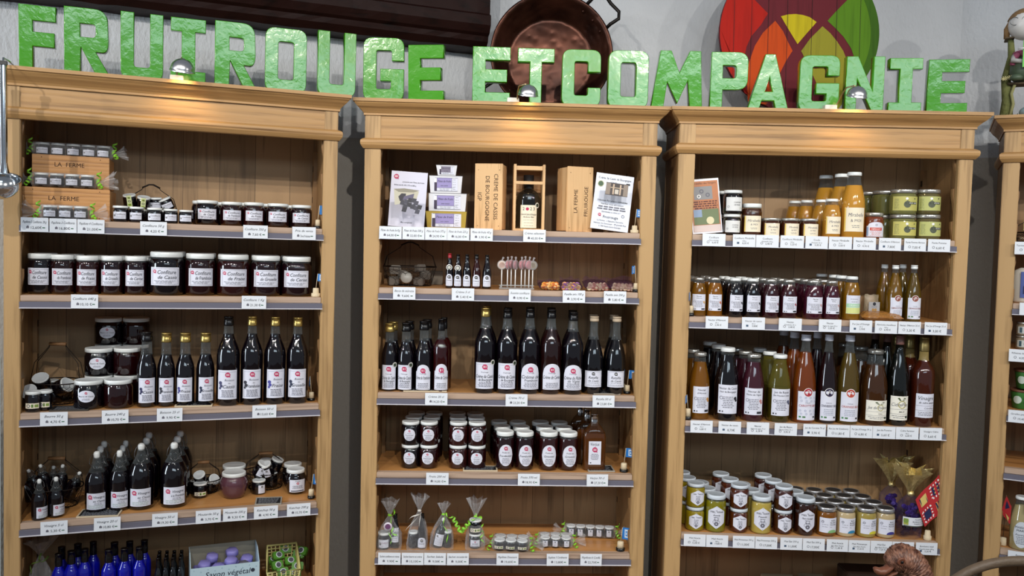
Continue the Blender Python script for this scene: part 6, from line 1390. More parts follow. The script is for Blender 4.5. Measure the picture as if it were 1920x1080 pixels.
for q in range(12): part('dried_apricot', MB().lathe([(0, 0), (.011, .001), (.014, .004), (.012, .008), (0, .009)], mat(('#8a4c18', '#b4702c', '#d0a060')[q % 3], .5), 12, Matrix.Translation((-.056+.010*q, -.012+.012*(q % 3), .006+.003*(q % 2)))), R)
# propolis candy bags with gold cellophane, third bookcase fourth shelf
GOLDF = mat('#dccb92', .3, .8, bump=.004, bscale=90); VIOL = mat('#3c1f84', .25, .2, bump=.006, bscale=120)
def bonbon(px, dep, desc, front=True, sc=1.0):
    b, s = 3, 4; M = MB_[b] @ Matrix.Translation((xcol(b, s, px, dep), dep, shz(b, s)+.0006)); R = root('sweet_bag', desc, 'bag', M, 'gold-topped honey sweet bags'); rr = random.Random(int(px))
    w = .046*sc; vs = []; n = 18; hs = [0, .03, .08, .13, .155, .172]; ks = [.95, 1.05, 1.1, .95, .55, .16]
    for h_, k_ in zip(hs, ks):
        for q in range(n):
            a = 2*PI*q/n; vs.append((w*k_*math.cos(a)*(1+rr.uniform(-.08, .08)), w*.8*k_*math.sin(a)*(1+rr.uniform(-.08, .08)), h_*sc))
    part('bag_film', MB().add(vs, [(i*n+q, i*n+(q+1) % n, (i+1)*n+(q+1) % n, (i+1)*n+q) for i in range(5) for q in range(n)], clear('#5c5078', .93, .1, .006, 90), False), R)
    for q in range(26):
        a = rr.uniform(0, 2*PI); rad = w*.72*math.sqrt(rr.random()); z = .018+.110*q/26
        Mx = Matrix.Translation((rad*math.cos(a)*.95, rad*math.sin(a)*.75-.004, z*sc)) @ Matrix.Rotation(rr.uniform(0, 3), 4, 'X') @ Matrix.Rotation(rr.uniform(0, 3), 4, 'Z')
        part('wrapped_sweet', MB().box((-.013, -.008, -.007), (.013, .008, .007), VIOL if z > .07 else mat('#3c2c30', .3), Mx, bev=.003), R)
    part('bag_top', fan(MB(), (0, 0, .170*sc), (-.02, -.15, 1), .105*sc, .062*sc, GOLDF, int(px), 18), R)
    part('bag_neck', MB().lathe([(.012, .160*sc), (.015, .170*sc), (.012, .180*sc)], GOLDF, 14), R)
    if front:
        L_ = part('label', label_mesh('rect', .088, .036, w*1.12, .072, mat('#dde2ea', .5), .001), R)
        t = MB(); draw(t, [('t', 'PastilMiel', .2, .15, .3, INKG, .2, .5), ('t', 'Bonbons au miel', .2, .18, .06, INK, 0, .6), ('t', 'Propolis cassis', .18, .18, -.16, INK, 0, .55), ('bar', -.36, .0, .2, .7, mat('#a8ac50')), ('ring', -.36, .1, 0, .26, mat('#7c9840')), ('bar', 0, -.44, .9, .08, mat('#3c4830'))], .088, .036, w*1.12, .072, .0018); part('lettering', t, L_)
bonbon(1703, .065, 'front bag of purple honey sweets with gold cellophane top')
bonbon(1668, .19, 'rear bag of dark purple sweets, gold top, behind the front one', False)

# fifth shelf, third bookcase: brown paper boxes and dark gift crate
KRAFT = mat('#7c6a50', .7)
for i, (px, dep, w, h, d) in enumerate([(1465, .09, .13, .11, .09), (1530, .12, .10, .105, .09)]):
    M = MB_[3] @ Matrix.Translation((xcol(3, 5, px, dep), dep, shz(3, 5)+.001))
    R = root('paper_basket', f'{ORD[i]} brown open paper box on the shelf below the honey', 'box', M, 'brown open boxes'); e = .004
    for a_, b__ in (((-w/2, 0, 0), (w/2, e, h*.8)), ((-w/2, d-e, 0), (w/2, d, h)), ((-w/2, e, 0), (-w/2+e, d-e, h*.9)), ((w/2-e, e, 0), (w/2, d-e, h*.9))): part('side_wall', MB().box(a_, b__, KRAFT), R)
    part('base', MB().box((-w/2+e, e, 0), (w/2-e, d-e, .004), KRAFT), R)
    part('rolled_top', MB().tube([(-w/2, 0, h*.8), (w/2, 0, h*.82)], .005, KRAFT, 8), R)
M = MB_[3] @ Matrix.Translation((xcol(3, 5, 1640, .09), .09, shz(3, 5)+.001)); R = root('gift_case', 'dark brown display case behind the wicker goose head', 'case', M)
part('case_body', MB().box((-.115, 0, 0), (.115, .12, .155), mat('#2a1a10', .6), bev=.004), R)
L_ = part('label', MB().box((-.045, -.0016, .06), (.062, -.0004, .125), mat('#b9c8d2', .5)), R)
t = MB(); draw(t, [('poly', [(-.48, -.1), (-.1, -.1), (-.12, -.48), (-.48, -.48)], mat('#8c9438')), ('bar', -.3, .35, .36, .2, mat('#6c8494')), ('t', "Pain d'épices", .17, .15, .1, INK, 0, .5), ('t', 'au Miel', .17, .15, -.12, INK, 0, .4)], .107, .065, None, .0925, .0022, Matrix.Translation((.0085, 0, 0))); part('lettering', t, L_)

# fifth shelf, left bookcase: soap box, basket of green sachets, cellophane posy
b, s = 1, 5; zs = shz(b, s)+.001
dep = .03; xa, xb = xcol(b, s, 356, dep), xcol(b, s, 486, dep); w = xb-xa; hfr = at_dep(b, 420, 1060, dep).z-zs; hbk = at_dep(b, 420, 1018, dep+.13).z-zs; cx = (xa+xb)/2; d = .13
R = root('soap_display_box', 'pale blue card display box of soaps, words Savon végétal', 'box', MB_[b] @ Matrix.Translation((cx, dep, zs)) @ Matrix.Rotation(.06, 4, 'Z'))
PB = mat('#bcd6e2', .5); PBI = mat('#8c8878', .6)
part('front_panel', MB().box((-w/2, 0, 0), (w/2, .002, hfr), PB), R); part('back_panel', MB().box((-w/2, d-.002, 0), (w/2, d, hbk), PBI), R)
for sx in (-1, 1):
    x0, x1 = (sx*w/2, sx*(w/2-.002)); mb = MB(); P_ = [(0.002, 0), (d-.002, 0), (d-.002, hbk), (d*.5, hbk*.99), (.004, hfr)]
    vs = [(x0, y, z) for y, z in P_]+[(x1, y, z) for y, z in P_]; mb.add(vs, [(0, 1, 2, 3, 4), (9, 8, 7, 6, 5)]+[(i, 5+i, 5+(i+1) % 5, (i+1) % 5) for i in range(5)], PB); part('side_panel', mb, R)
t = MB(); draw(t, [('t', 'Savon végétal', .20, .04, .30, mat('#2a3444'), .2, .66), ('ring', .40, .30, .0, .05, mat('#2a3444'))]+[('ring', -.45+.1*i, .44-.05*(i % 2), .008, .014, mat('#8fb0c0')) for i in range(10)], w, hfr, None, hfr/2, .0008); part('lettering', t, R)
for i, (x, y, z, r_) in enumerate([(-.35, .05, 0, .2), (-.12, .04, -.012, 0), (.1, .05, .006, .1), (.32, .06, -.02, .3), (-.22, .09, .012, .4), (.12, .1, .022, -.2), (.38, .1, -.01, .2)]):
    rr = .024; Mx = Matrix.Rotation(r_, 4, 'Z') @ Matrix.Rotation(.25, 4, 'X')
    M = MB_[b] @ Matrix.Translation((cx+x*w*.86, dep+y, zs+hfr-.012+z)) @ Mx
    mb = MB(); mb.lathe([(rr*.85, -.012), (rr, -.008), (rr, .008), (rr*.85, .013), (0, .013)], mat('#8a84cc' if i != 3 else '#6c6a78', .5), 6)
    root('soap_bar', f'{ORD[i]} six-sided lilac soap in the pale blue display box', 'soap', M, 'six-sided soaps', mb.mesh('soap_bar'))
# hidden soaps below carry the visible ones
mb = MB(); mb.box((-w*.44, .012, .002), (w*.44, d-.012, hfr-.03), mat('#7c76bc', .6), bev=.004)
part('soap_stack', mb, R)
# basket of green sachets
dep = .03; xa, xb = xcol(b, s, 502, dep), xcol(b, s, 562, dep); w = xb-xa; cx = (xa+xb)/2-.008; hb = at_dep(b, 530, 1074, dep).z-zs; d = .16
R = root('wicker_basket', 'pale yellow woven basket holding green sachets', 'basket', MB_[b] @ Matrix.Translation((cx+.006, dep, zs+.003)) @ Matrix.Rotation(.06, 4, 'Z'))
YW = mat('#c8c07c', .6)
def trough(fl, z): return [(-w/2*fl, 0-(fl-1)*.03, z), (w/2*fl, 0-(fl-1)*.03, z), (w/2*fl+.012, d+(fl-1)*.03, z+.045*z/hb), (-w/2*fl+.018, d+(fl-1)*.03, z+.045*z/hb)]
mb = MB()
for j in range(12):
    z = hb*j/11; mb.tube(trough(.8+.2*j/11, z+.002), .0035, YW, 5, True)
part('woven_side', mb, R)
mb = MB()
for q in range(4):
    a_, b__ = trough(.78, 0.002)[q], trough(1.02, hb)[q]; mb.tube([a_, b__], .003, YW, 5)
    a2, b2 = trough(.78, 0.002)[(q+1) % 4], trough(1.02, hb)[(q+1) % 4]
    for k_ in range(1, 7): mb.tube([Vector(a_).lerp(Vector(a2), k_/7), Vector(b__).lerp(Vector(b2), k_/7)], .0022, YW, 4)
part('stake', mb, R); part('rim', MB().tube(trough(1.03, hb+.003), .005, YW, 7, True), R)
LGS = mat('#4f8c28', .45)
for i, (px, py, dp, yw, tx) in enumerate([(535, 1030, .17, 0, .9), (522, 1042, .13, .3, .8), (560, 1040, .15, -.3, .9), (545, 1052, .11, .1, .7), (520, 1060, .09, .4, 1.0), (558, 1062, .08, -.2, .9), (566, 1033, .15, -.6, .9), (530, 1073, .05, .2, .9), (553, 1075, .045, -.1, .9), (512, 1050, .16, .2, .6)]):
    P = at_dep(b, px, py, dep+dp); M = MB_[b] @ Matrix.Translation(P) @ Matrix.Rotation(yw, 4, 'Z') @ Matrix.Rotation(tx, 4, 'X')
    R = root('soap_sachet', f'{ORD[i]} green paper sachet in the yellow basket', 'sachet', M, 'green sachets in the basket')
    part('packet', MB().box((-.022, -.016, -.010), (.022, .016, .010), LGS, bev=.003), R)
    Mx = Matrix.Translation((0, 0, .0104)); part('round_sticker', MB().lathe([(0, 0), (.0125, 0), (.0125, .0006), (0, .0006)], mat('#d4dce4', .5), 18, Mx).lathe([(.006, .0009), (.009, .0009)], INKG, 14, Mx), R)
# posy of cellophane at the stile
M = MB_[b] @ Matrix.Translation((xcol(b, s, 76, .125), .125, zs)); R = root('gift_bag', 'dim cellophane gift bag with olive ribbon, fifth shelf by the stile', 'gift bag', M)
zt = at_dep(b, 74, 1052, .07).z-zs; zt2 = at_dep(b, 74, 1019, .07).z-zs
vs = []; n = 14
for h_, k_ in ((0, 1), (.3, 1.1), (.7, .8), (1, .15)):
    for q in range(n): a = 2*PI*q/n; vs.append((.045*k_*math.cos(a), .04*k_*math.sin(a), .0005+zt*h_))
part('bag_film', MB().add(vs, [(i*n+q, i*n+(q+1) % n, (i+1)*n+(q+1) % n, (i+1)*n+q) for i in range(3) for q in range(n)], CELLO, False), R)
part('bag_top', fan(MB(), (0, 0, zt), (0, -.05, 1), zt2-zt, .045, clear('#8c7c70', .6, .15), 4), R)
OL = mat('#56702c', .4); part('ribbon', curl(curl(MB(), (0, -.01, zt), (.022, -.02, zt-.01), .014, 1, .006, OL), (0, -.02, zt), (-.035, -.03, zt-.05), .01, 1, .006, OL), R)
spawn(container('jar', .07, .05, CAS, WLID, L_mini('Confiture')), 'jam_jar', 'dark jar inside the dim cellophane gift bag', 'jar', M @ Matrix.Translation((0, 0, .0022)))
# acrylic leaflet tray in front of the blue bottles
mb = MB().box((-.07, 0, 0), (.07, .002, .115), clear('#c8d0dc', .75)).box((-.07, .002, 0), (.07, .05, .003), clear('#c8d0dc', .75))
root('acrylic_tray', 'clear acrylic tray before the shaded blue bottles', 'tray', MB_[b] @ Matrix.Translation((xcol(b, s, 104, .012), .012, zs)), None, mb.mesh('acrylic_tray'))

# ================================================================== far right bookcase
def at4(px, s, dep): return xcol(4, s, px, dep)
def card4(x0, s, title, price):
    a = at_dep(4, x0, 900 if s > 4 else 600, -.016).x
    c0 = xcol(4, s, x0, -.016); w = .085; zb_ = SHZ[4][s-1]*S
    o = root('price_card', f'white price card reading {title} {price}, {SHN[s]}, far right bookcase', 'price card', MB_[4] @ Matrix.Translation((c0+w/2, -.0165, zb_+.001)), 'shelf edge price cards', MB().box((-w/2, -.0008, 0), (w/2, .0008, .0475), CARD).mesh('price_card'))
    t = MB(); draw(t, [('t', title, .2, 0, .2, INK, 0, .86), ('t', price, .22, .06, -.18, INK, 0, .4), ('ring', -.25, -.14, .07, .1, INKG)], w, .0475, None, .0237, .0012); part('lettering', t, o)
card4(1903, 1, 'Terrine de campagne', '8,80 €'); card4(1912, 2, 'Riz basmati', '4,20 €'); card4(1892, 3, 'Rillettes de Bœuf', '4,20 €'); card4(1891, 4, 'Girolles persillées', '10,40 €'); card4(1890, 6, 'Asperges', '7,90 €')
M = MB_[4] @ Matrix.Translation((at4(1934, 1, .17), .17, shz(4, 1)+.001)); R = root('shop_poster', 'pale yellow card sign, top shelf, far right bookcase', 'poster', M)
part('sheet', MB().box((-.03, 0, .05), (.09, .002, .17), mat('#c9c07c', .5)), R); part('easel_strut', MB().box((.02, .002, 0), (.03, .05, .06), KRAFT), R)
t = MB(); draw(t, [('t', 'Saveurs', .14, -.1, .36, INK, .2, .6), ('lines', 0, .2, -.1, 3, .8, INKG), ('ring', .1, -.28, .1, .13, INKG)], .12, .12, None, .11, .0012, Matrix.Translation((.03, 0, 0))); part('lettering', t, R)
R, _m = basket(4, 1, 1936, .09, .05, .045, .04, 'small wire basket, top shelf, far right bookcase', False, .05)
for i in range(4): root('kindling_stick', f'{ORD[i]} pale driftwood stick in the small far basket', 'stick', MB_[4] @ Matrix.Translation((at4(1925+6*i, 1, .1), .1, shz(4, 1)+.012)) @ Matrix.Rotation(.5+i*.6, 4, 'Z') @ Matrix.Rotation(.25, 4, 'Y'), 'sticks in the small basket', MB().tube([(-.03, 0, 0), (0, .004, .004), (.035, 0, 0)], .005, mat('#b8a488', .8), 6).mesh('kindling_stick'))
M = MB_[4] @ Matrix.Translation((at4(1922, 2, .06), .06, shz(4, 2)+.001)); R = root('rice_bag', 'blue and white paper bag, second shelf, far right bookcase', 'bag', M)
part('bag_body', MB().lathe([(.040, 0), (.047, .008), (.047, .09), (.040, .125), (.02, .135)], mat('#c4bfb4', .6), 24, ysc=.55), R)
part('label', label_mesh('rect', .07, .10, .047, .07, mat('#4c5c9c', .5), .001, Matrix.Diagonal((1, .62, 1, 1)) @ Matrix.Rotation(.3, 4, 'Z')), R)
part('print', label_mesh('rect', .05, .03, .047, .05, mat('#1c2450', .5), .002, Matrix.Diagonal((1, .64, 1, 1)) @ Matrix.Rotation(.3, 4, 'Z')), R)
LR = dict(shape='rect', w=1.9, zc=.42, h=.5, paper=mat('#c8ccc8', .5), items=[('ring', 0, 0, 0, .3, mat('#2c4c58')), ('bar', -.3, 0, .14, .8, mat('#34505c'))])
hq = 0
for i in range(2):
    pz = container('jarlow', .052, .07, '#8a7c68', LIDG, LR)
    spawn(pz, 'preserve_jar', f'{["lower", "upper"][i]} short glass preserve jar, third shelf, far right bookcase', 'jar', MB_[4] @ Matrix.Translation((at4(1922, 3, .06), .06, shz(4, 3)+.001+i*.0525)), 'stacked preserve jars')
for i, (px, dp, z) in enumerate([(1919, .078, 0), (1925, .08, .078)]):
    M = MB_[4] @ Matrix.Translation((at4(px, 4, dp), dp, shz(4, 4)+.001+z)); R = root('food_tub', f'{["lower", "upper"][i]} green paper tub, fourth shelf, far right bookcase', 'tub', M, 'green paper tubs')
    part('tub_body', MB().lathe([(.037, 0), (.040, .002), (.047, .066), (.047, .068)], mat('#3c7834', .5), 26), R)
    part('tub_lid', MB().lathe([(.049, .066), (.051, .068), (.051, .074), (.047, .075), (.044, .073), (0, .073)], mat('#6c4634', .4), 26), R)
    L_ = part('label', label_mesh('oval', .032, .030, .043, .036, mat('#c8d4c8', .5), .0022, Matrix.Rotation(-.6, 4, 'Z')), R)
    t = MB(); draw(t, [('t', 'Girolles', .22, 0, .12, INK, .2, .7), ('t', 'persillées', .18, 0, -.16, INK, .2, .7)], .06, .05, .044, .036, .0014, Matrix.Rotation(.25, 4, 'Z')); part('lettering', t, R)
M = MB_[4] @ Matrix.Translation((at4(1912, 6, .05), .05, shz(4, 6)+.001))
spawn(container('milk', .205, .078, '#a89c70', WLID, dict(shape='oval', w=1.5, zc=.30, h=.50, paper=mat('#d4dce6', .5), items=[('t', 'MAISON', .12, 0, .28, INK, 0, .8), ('t', 'MARC', .12, 0, .16, INK, 0, .6), ('t', 'Asperges', .11, 0, 0, INKG, .1, .8), ('lines', 0, -.1, -.34, 5, .6, INKG)]), .84), 'preserve_jar', 'tall jar of pale asparagus with oval Maison Marc label', 'jar', M)
t = MB(); t.ribbon([(.012, -.036, .19), (.014, -.044, .175), (.013, -.046, .155)], (.012, 0, 0), mat('#28345c')); t.ribbon([(.022, -.033, .19), (.024, -.04, .175), (.023, -.043, .155)], (.008, 0, 0), WHITE); t.ribbon([(.032, -.028, .19), (.034, -.034, .175), (.033, -.038, .155)], (.012, 0, 0), RED)
root('neck_ribbon', 'blue, white and red ribbon draped on the asparagus jar', 'ribbon', M, None, t.mesh('neck_ribbon'))
M = MB_[4] @ Matrix.Translation((at4(1880, 6, .05), .05, shz(4, 6)+.001)); R = root('pennant', 'folded Burgundy flag beside the asparagus jar', 'flag', M)
part('stopper', MB().lathe([(.012, 0), (.013, .002), (.012, .03), (0, .032)], CORK, 14), R); part('stick', MB().tube([(0, 0, .03), (.004, 0, .2)], .0014, mat('#5a4030'), 6), R)
part('flag', MB().add([(.004, 0, .2), (.022, -.012, .16), (-.012, -.004, .13), (.02, -.014, .09), (.0, .002, .12)], [(0, 1, 2), (2, 1, 3), (2, 3, 4)], RED).add([(.006, -.004, .18), (.016, -.012, .155), (0, -.006, .145)], [(0, 1, 2)], NAVY).add([(.004, -.010, .13), (.016, -.0145, .115), (.012, -.0145, .1)], [(0, 1, 2)], YEL), R)

# ================================================================== on top: copper pan, painted disc, gnome
COP = bpy.data.materials.new('aged_copper'); COP.use_nodes = True
def _cop():
    n = COP.node_tree.nodes; l = COP.node_tree.links; b = n['Principled BSDF']; b.inputs['Metallic'].default_value = .75; b.inputs['Roughness'].default_value = .38
    tc = n.new('ShaderNodeTexCoord'); v = n.new('ShaderNodeTexVoronoi'); v.inputs['Scale'].default_value = 26; v.feature = 'SMOOTH_F1'
    t = n.new('ShaderNodeTexNoise'); t.inputs['Scale'].default_value = 7; t.inputs['Detail'].default_value = 6
    l.new(tc.outputs['Object'], v.inputs['Vector']); l.new(tc.outputs['Object'], t.inputs['Vector'])
    cr = n.new('ShaderNodeValToRGB'); cr.color_ramp.elements[0].position = .3; cr.color_ramp.elements[0].color = lin('#2a1610'); cr.color_ramp.elements[1].position = .75; cr.color_ramp.elements[1].color = lin('#5e382a')
    l.new(t.outputs['Fac'], cr.inputs[0]); l.new(cr.outputs[0], b.inputs['Base Color'])
    bu = n.new('ShaderNodeBump'); bu.inputs['Distance'].default_value = .006; bu.inputs['Strength'].default_value = .8; l.new(v.outputs['Distance'], bu.inputs['Height'])
    l.new(bu.outputs['Normal'], b.inputs['Normal'])
_cop()
YP = 3.52
Cc = wy(1034, 100.5, YP); k = YP/_F.y/FPX; Rr = 112*k
Mx = Matrix.Translation(Cc) @ Matrix.Rotation(-.06, 4, 'X') @ Matrix.Rotation(PI/2, 4, 'X')   # axis towards the viewer
ztop = BCP[2][7]*S+.0525+EYE
R = root('copper_pan', 'large old hammered copper jam pan standing behind the word ET', 'pan', Mx)
part('pan_body', MB().lathe([(0, -.138), (Rr*.70, -.138), (Rr*.76, -.130), (Rr*.95, -.004), (Rr*1.0, 0), (Rr*1.01, .004), (Rr*.985, .006), (Rr*.935, -.006), (Rr*.735, -.120), (Rr*.70, -.126), (Rr*.66, -.1235), (0, -.124)], COP, 72), R)
IR = mat('#1c1816', .4, .8)
for a0 in (.72, PI+.72):
    ca, sa = math.cos(a0), math.sin(a0); pts = []
    for q, (rr_, dd) in enumerate([(1.0, -.30), (1.07, -.28), (1.24, -.26), (1.30, -.17), (1.27, 0), (1.30, .17), (1.24, .26), (1.07, .28), (1.0, .30)]):
        aa = a0+dd*.85; pts.append((Rr*rr_*math.cos(aa), Rr*rr_*math.sin(aa), .008 if 0 < q < 8 else -.002))
    part('handle', MB().tube(pts, .0075, IR, 8), R)
    mb = MB()
    ar = [(Rr*.945*math.cos(a0+d_), Rr*.945*math.sin(a0+d_), -.012) for d_ in (-.34, -.2, 0, .2, .34)]; ar2 = [(Rr*.885*math.cos(a0+d_), Rr*.885*math.sin(a0+d_), -.043) for d_ in (-.28, -.18, 0, .18, .28)]
    mb.add(ar+ar2, [(i, i+1, 6+i, 5+i) for i in range(4)], COP); H_ = part('handle_plate', mb, R)
    for d_ in (-.24, 0, .24): part('rivet', MB().lathe([(.008, 0), (.007, .004), (0, .006)], COP, 10, Matrix.Translation((Rr*.91*math.cos(a0+d_), Rr*.91*math.sin(a0+d_), -.026))), H_)
# painted round board
YD = 3.60; Cc = wy(1499, 62, YD); k = YD/_F.y/FPX; Rr = 147*k
Mx = Matrix.Translation(Cc) @ Matrix.Rotation(-.05, 4, 'X')
R = root('painted_disc', 'big round plank board painted in red, orange, yellow and green segments', 'painted board', Mx)
CRIM = '#561820'
def pmat(h, sc=40):
    k_ = ('paint', h)
    if k_ in _M: return _M[k_]
    m_ = wood('paint_'+h.strip('#'), h, h, 'Z', .7); m_.node_tree.nodes['Principled BSDF'].inputs['Specular IOR Level'].default_value = .2
    for nd in m_.node_tree.nodes:
        if nd.type == 'VALTORGB':
            c_ = lin(h); nd.color_ramp.elements[0].color = tuple(q*.80 for q in c_[:3])+(1,); nd.color_ramp.elements[1].color = tuple(min(1, q*1.25) for q in c_[:3])+(1,)
    _M[k_] = m_; return m_
def px2(x, y): return ((x-1499)*k, (62-y)*k)
NPL = 9; xs = [-Rr+2*Rr*i/6 for i in range(7)]; xs = [(q-1499)*k for q in (1352, 1378, 1410, 1441, 1476, 1521, 1566.5, 1610, 1646)]
for i in range(len(xs)-1):
    x0, x1 = xs[i]+.0006, xs[i+1]-.0006; poly = []
    n = 8
    for q in range(n+1): x = x0+(x1-x0)*q/n; poly.append((x, -math.sqrt(max(0, Rr*Rr-x*x))))
    for q in range(n+1): x = x1-(x1-x0)*q/n; poly.append((x, math.sqrt(max(0, Rr*Rr-x*x))))
    part('plank', MB().prism(poly, 0, .022, pmat(CRIM)), R)
def clipR(pts):
    out = []
    for x, y in pts:
        d_ = math.hypot(x, y); out.append((x*(Rr*.998)/d_, y*(Rr*.998)/d_) if d_ > Rr*.998 else (x, y))
    return out
z5 = lambda L_: [px2(1340+x/4.909, y/4.909) for x, y in L_]
arcL = [(62-10+0, 0)]
def discarc(a0, a1, n=24): return [(Rr*.998*math.cos(a0+(a1-a0)*i/n), Rr*.998*math.sin(a0+(a1-a0)*i/n)) for i in range(n+1)]
segs = [
 ('#941408', z5([(350, 0), (490, 135), (430, 240), (345, 345), (305, 440), (285, 560), (280, 700), (300, 860)])+discarc(math.radians(232), math.radians(124), 30)),
 ('#a83c0a', z5([(558, 200), (630, 290), (680, 390), (722, 466), (665, 560), (600, 700), (540, 850), (500, 960), (330, 930), (318, 760), (325, 600), (380, 430), (450, 310)])),
 ('#a89810', z5([(607, 158), (670, 140), (740, 134), (810, 142), (870, 160), (932, 202), (850, 300), (765, 405), (690, 290)])),
 ('#7c7820', z5([(986, 238), (1060, 300), (1120, 370), (1180, 455), (1225, 560), (1250, 700), (1245, 860), (1150, 980), (1060, 960), (960, 780), (880, 620), (800, 466), (880, 350)])),
 ('#486e10', z5([(1200, 0), (1110, 95), (1030, 188), (1100, 250), (1180, 330), (1250, 430), (1300, 560), (1325, 720)])+discarc(math.radians(-38), math.radians(58), 30)),
]
for i, (h_, poly) in enumerate(segs):
    area_ = sum(poly[j][0]*poly[(j+1) % len(poly)][1]-poly[(j+1) % len(poly)][0]*poly[j][1] for j in range(len(poly)))
    if area_ < 0: poly = poly[::-1]
    part('painted_segment', MB().add([(x, -.0012, z) for x, z in poly], [list(range(len(poly)))], pmat(h_)), R)
poly = discarc(math.radians(-30), math.radians(50), 24)+[(x*.90-.002, z*.96) for x, z in discarc(math.radians(50), math.radians(-30), 24)]
part('painted_segment', MB().add([(x, -.0018, z) for x, z in poly], [list(range(len(poly)))], pmat('#31540c')), R)
mb = MB()
for x in xs[1:-1]: zz = math.sqrt(max(0, Rr*Rr-x*x)); mb.add([(x-.0007, -.0026, -zz), (x+.0007, -.0026, -zz), (x+.0007, -.0026, zz), (x-.0007, -.0026, zz)], [(0, 1, 2, 3)], mat('#2a1210', .8))
part('plank_joint', mb, R)

# ================================================================== gnome ornament on top of the far right bookcase
b = 4; zt = BCP[4][7]*S+.053
def on4(px, dep): 
    lo, hi = 100, 400
    for _ in range(24):
        md = (lo+hi)/2
        if at_dep(4, px, md, dep).z > zt: lo = md
        else: hi = md
    return at_dep(4, px, lo, dep)
Q = on4(1897, .12); kq = mpp(4, Q)
MQ = MB_[4] @ Matrix.Translation((Q.x, .12, zt+.0008))
def g(px, py): a = at_dep(4, px, py, .12); return (a.x-Q.x, a.z-zt)
MOSS = mat('#6c7040', .9, bump=.006, bscale=60); BARK = mat('#5a4c38', .9, bump=.004, bscale=80)
R = root('driftwood_stand', 'mossy driftwood ladder stand carrying the gnome ornament', 'stand', MQ, None)
x0, z0 = g(1886, 212); x1, z1 = g(1895, 72)
part('mossy_post', MB().tube([(x0, 0, .0), (x0+.004, .004, z1*.25), (x0-.006, 0, z1*.5), (x0+.01, .004, z1*.78), (x1, 0, z1)], lambda t: .024-.014*t, MOSS, 12), R)
part('branch', MB().tube([(x0+.01, -.02, 0), (x0+.022, -.024, .06), (x0+.014, -.022, .10), (x0+.024, -.018, .135)], .006, mat('#8c8a5c', .8), 8), R)
part('shelf_board', MB().box((x1-.02, -.03, z1-.006), (x1+.012, .05, z1), BARK, bev=.001), R)
_, z2 = g(1895, 157); part('shelf_board', MB().box((x0, -.03, z2-.008), (x0+.19, .05, z2), BARK, bev=.001), R)
part('mossy_post', MB().tube([(.19, 0, 0), (.195, 0, z1*.5), (.188, 0, z1)], .014, MOSS, 10), R)
rr = random.Random(5); mb = MB()
for q in range(46):
    a = rr.uniform(0, 2*PI); r_ = rr.uniform(.006, .03); bx_ = x0+rr.uniform(-.01, .05)
    mb.tube([(bx_, -.015, .003), (bx_+r_*math.cos(a), -.015+r_*math.sin(a), .012+rr.uniform(0, .012)), (bx_+2*r_*math.cos(a), -.015+1.6*r_*math.sin(a), .004)], .0009, MOSS, 4)
o = part('moss_tuft', mb, R); o['kind'] = 'stuff'
_, z3 = g(1895, 150)
for q, (dx, dz) in enumerate([(-.012, .0), (.008, .003), (.024, .0)]):
    mb = MB()
    for i in range(9):
        a = 2*PI*i/9; mb.tube([(x0+dx, -.03, z3+dz), (x0+dx+.012*math.cos(a), -.036, z3+dz+.009*math.sin(a))], .0016, mat('#d8d09c', .6), 5)
    part('dried_flower', mb, R)
hx, hz = g(1923, 50); hr = 30*kq
R = root('gnome_figure', 'white-faced gnome with brown hair, pink scarf and green sign', 'ornament', MB_[4] @ Matrix.Translation((Q.x+hx, .10, zt+z2+.002)))
hz -= z2
FACE = mat('#d8d6d4', .35); HAIR = mat('#8a6a44', .7, bump=.004, bscale=90); PINK = mat('#a0506c', .8); GRN = mat('#4c5c48', .5)
part('head', MB().lathe([(hr*math.sin(PI*i/16), hr*(-math.cos(PI*i/16))*.92+hz) for i in range(17)], FACE, 28), R)
part('hair', MB().lathe([(hr*1.06*math.sin(PI*i/20), hr*1.02*math.cos(PI*i/20)+hz+.002) for i in range(0, 9)][::-1], HAIR, 28, Matrix.Translation((0, .008, 0))).tube([(-hr*.75, -.01, hz+hr*.3), (-hr*1.02, 0, hz-hr*.2), (-hr*1.0, .006, hz-hr*.75)], .011, HAIR, 8), R)
Gm = mat('#5a5a5c', .3, .8)
for sx in (-.66, -.05): part('eyeglass_lens', MB().tube([(hr*(sx+.24*math.cos(2*PI*i/20)), -hr*.93+abs(sx)*.012, hz+hr*.1+hr*.24*math.sin(2*PI*i/20)) for i in range(20)], .0012, Gm, 5, True), R)
part('mouth', MB().tube([(-hr*.15, -hr*.97, hz-.0), (-hr*.05, -hr*.99, hz-.006), (hr*.05, -hr*.98, hz-.002)], .0012, INK, 5), R)
part('body', MB().lathe([(.0, 0), (.042, .004), (.056, .035), (.052, .07), (.034, .095), (.022, .11), (0, .112)], GRN, 26, Matrix.Translation((.006, 0, 0))), R)
part('scarf', MB().tube([(.006+.036*math.cos(a), .034*math.sin(a), .105) for a in [2*PI*i/20 for i in range(20)]], .012, PINK, 8, True).tube([(-.02, -.03, .105), (-.035, -.03, .085), (-.04, -.03, .06)], .011, PINK, 8), R)
part('arm', MB().tube([(-.035, -.02, .095), (-.04, -.045, .075), (-.01, -.052, .07), (.02, -.054, .074)], lambda t: .011-.004*t, mat('#b8b6b4', .6), 8), R)
part('foot', MB().lathe([(0, 0), (.02, .002), (.024, .012), (.016, .022), (0, .025)], GRN, 14, Matrix.Translation((-.025, -.035, .0))), R)
sx0, sz0 = g(1913, 135); sx1, sz1 = g(1945, 83)
part('green_sign', MB().box((sx0-hx, -.072, sz0-z2), (sx1-hx, -.064, sz1-z2), mat('#5cc03c', .35), bev=.001), R)
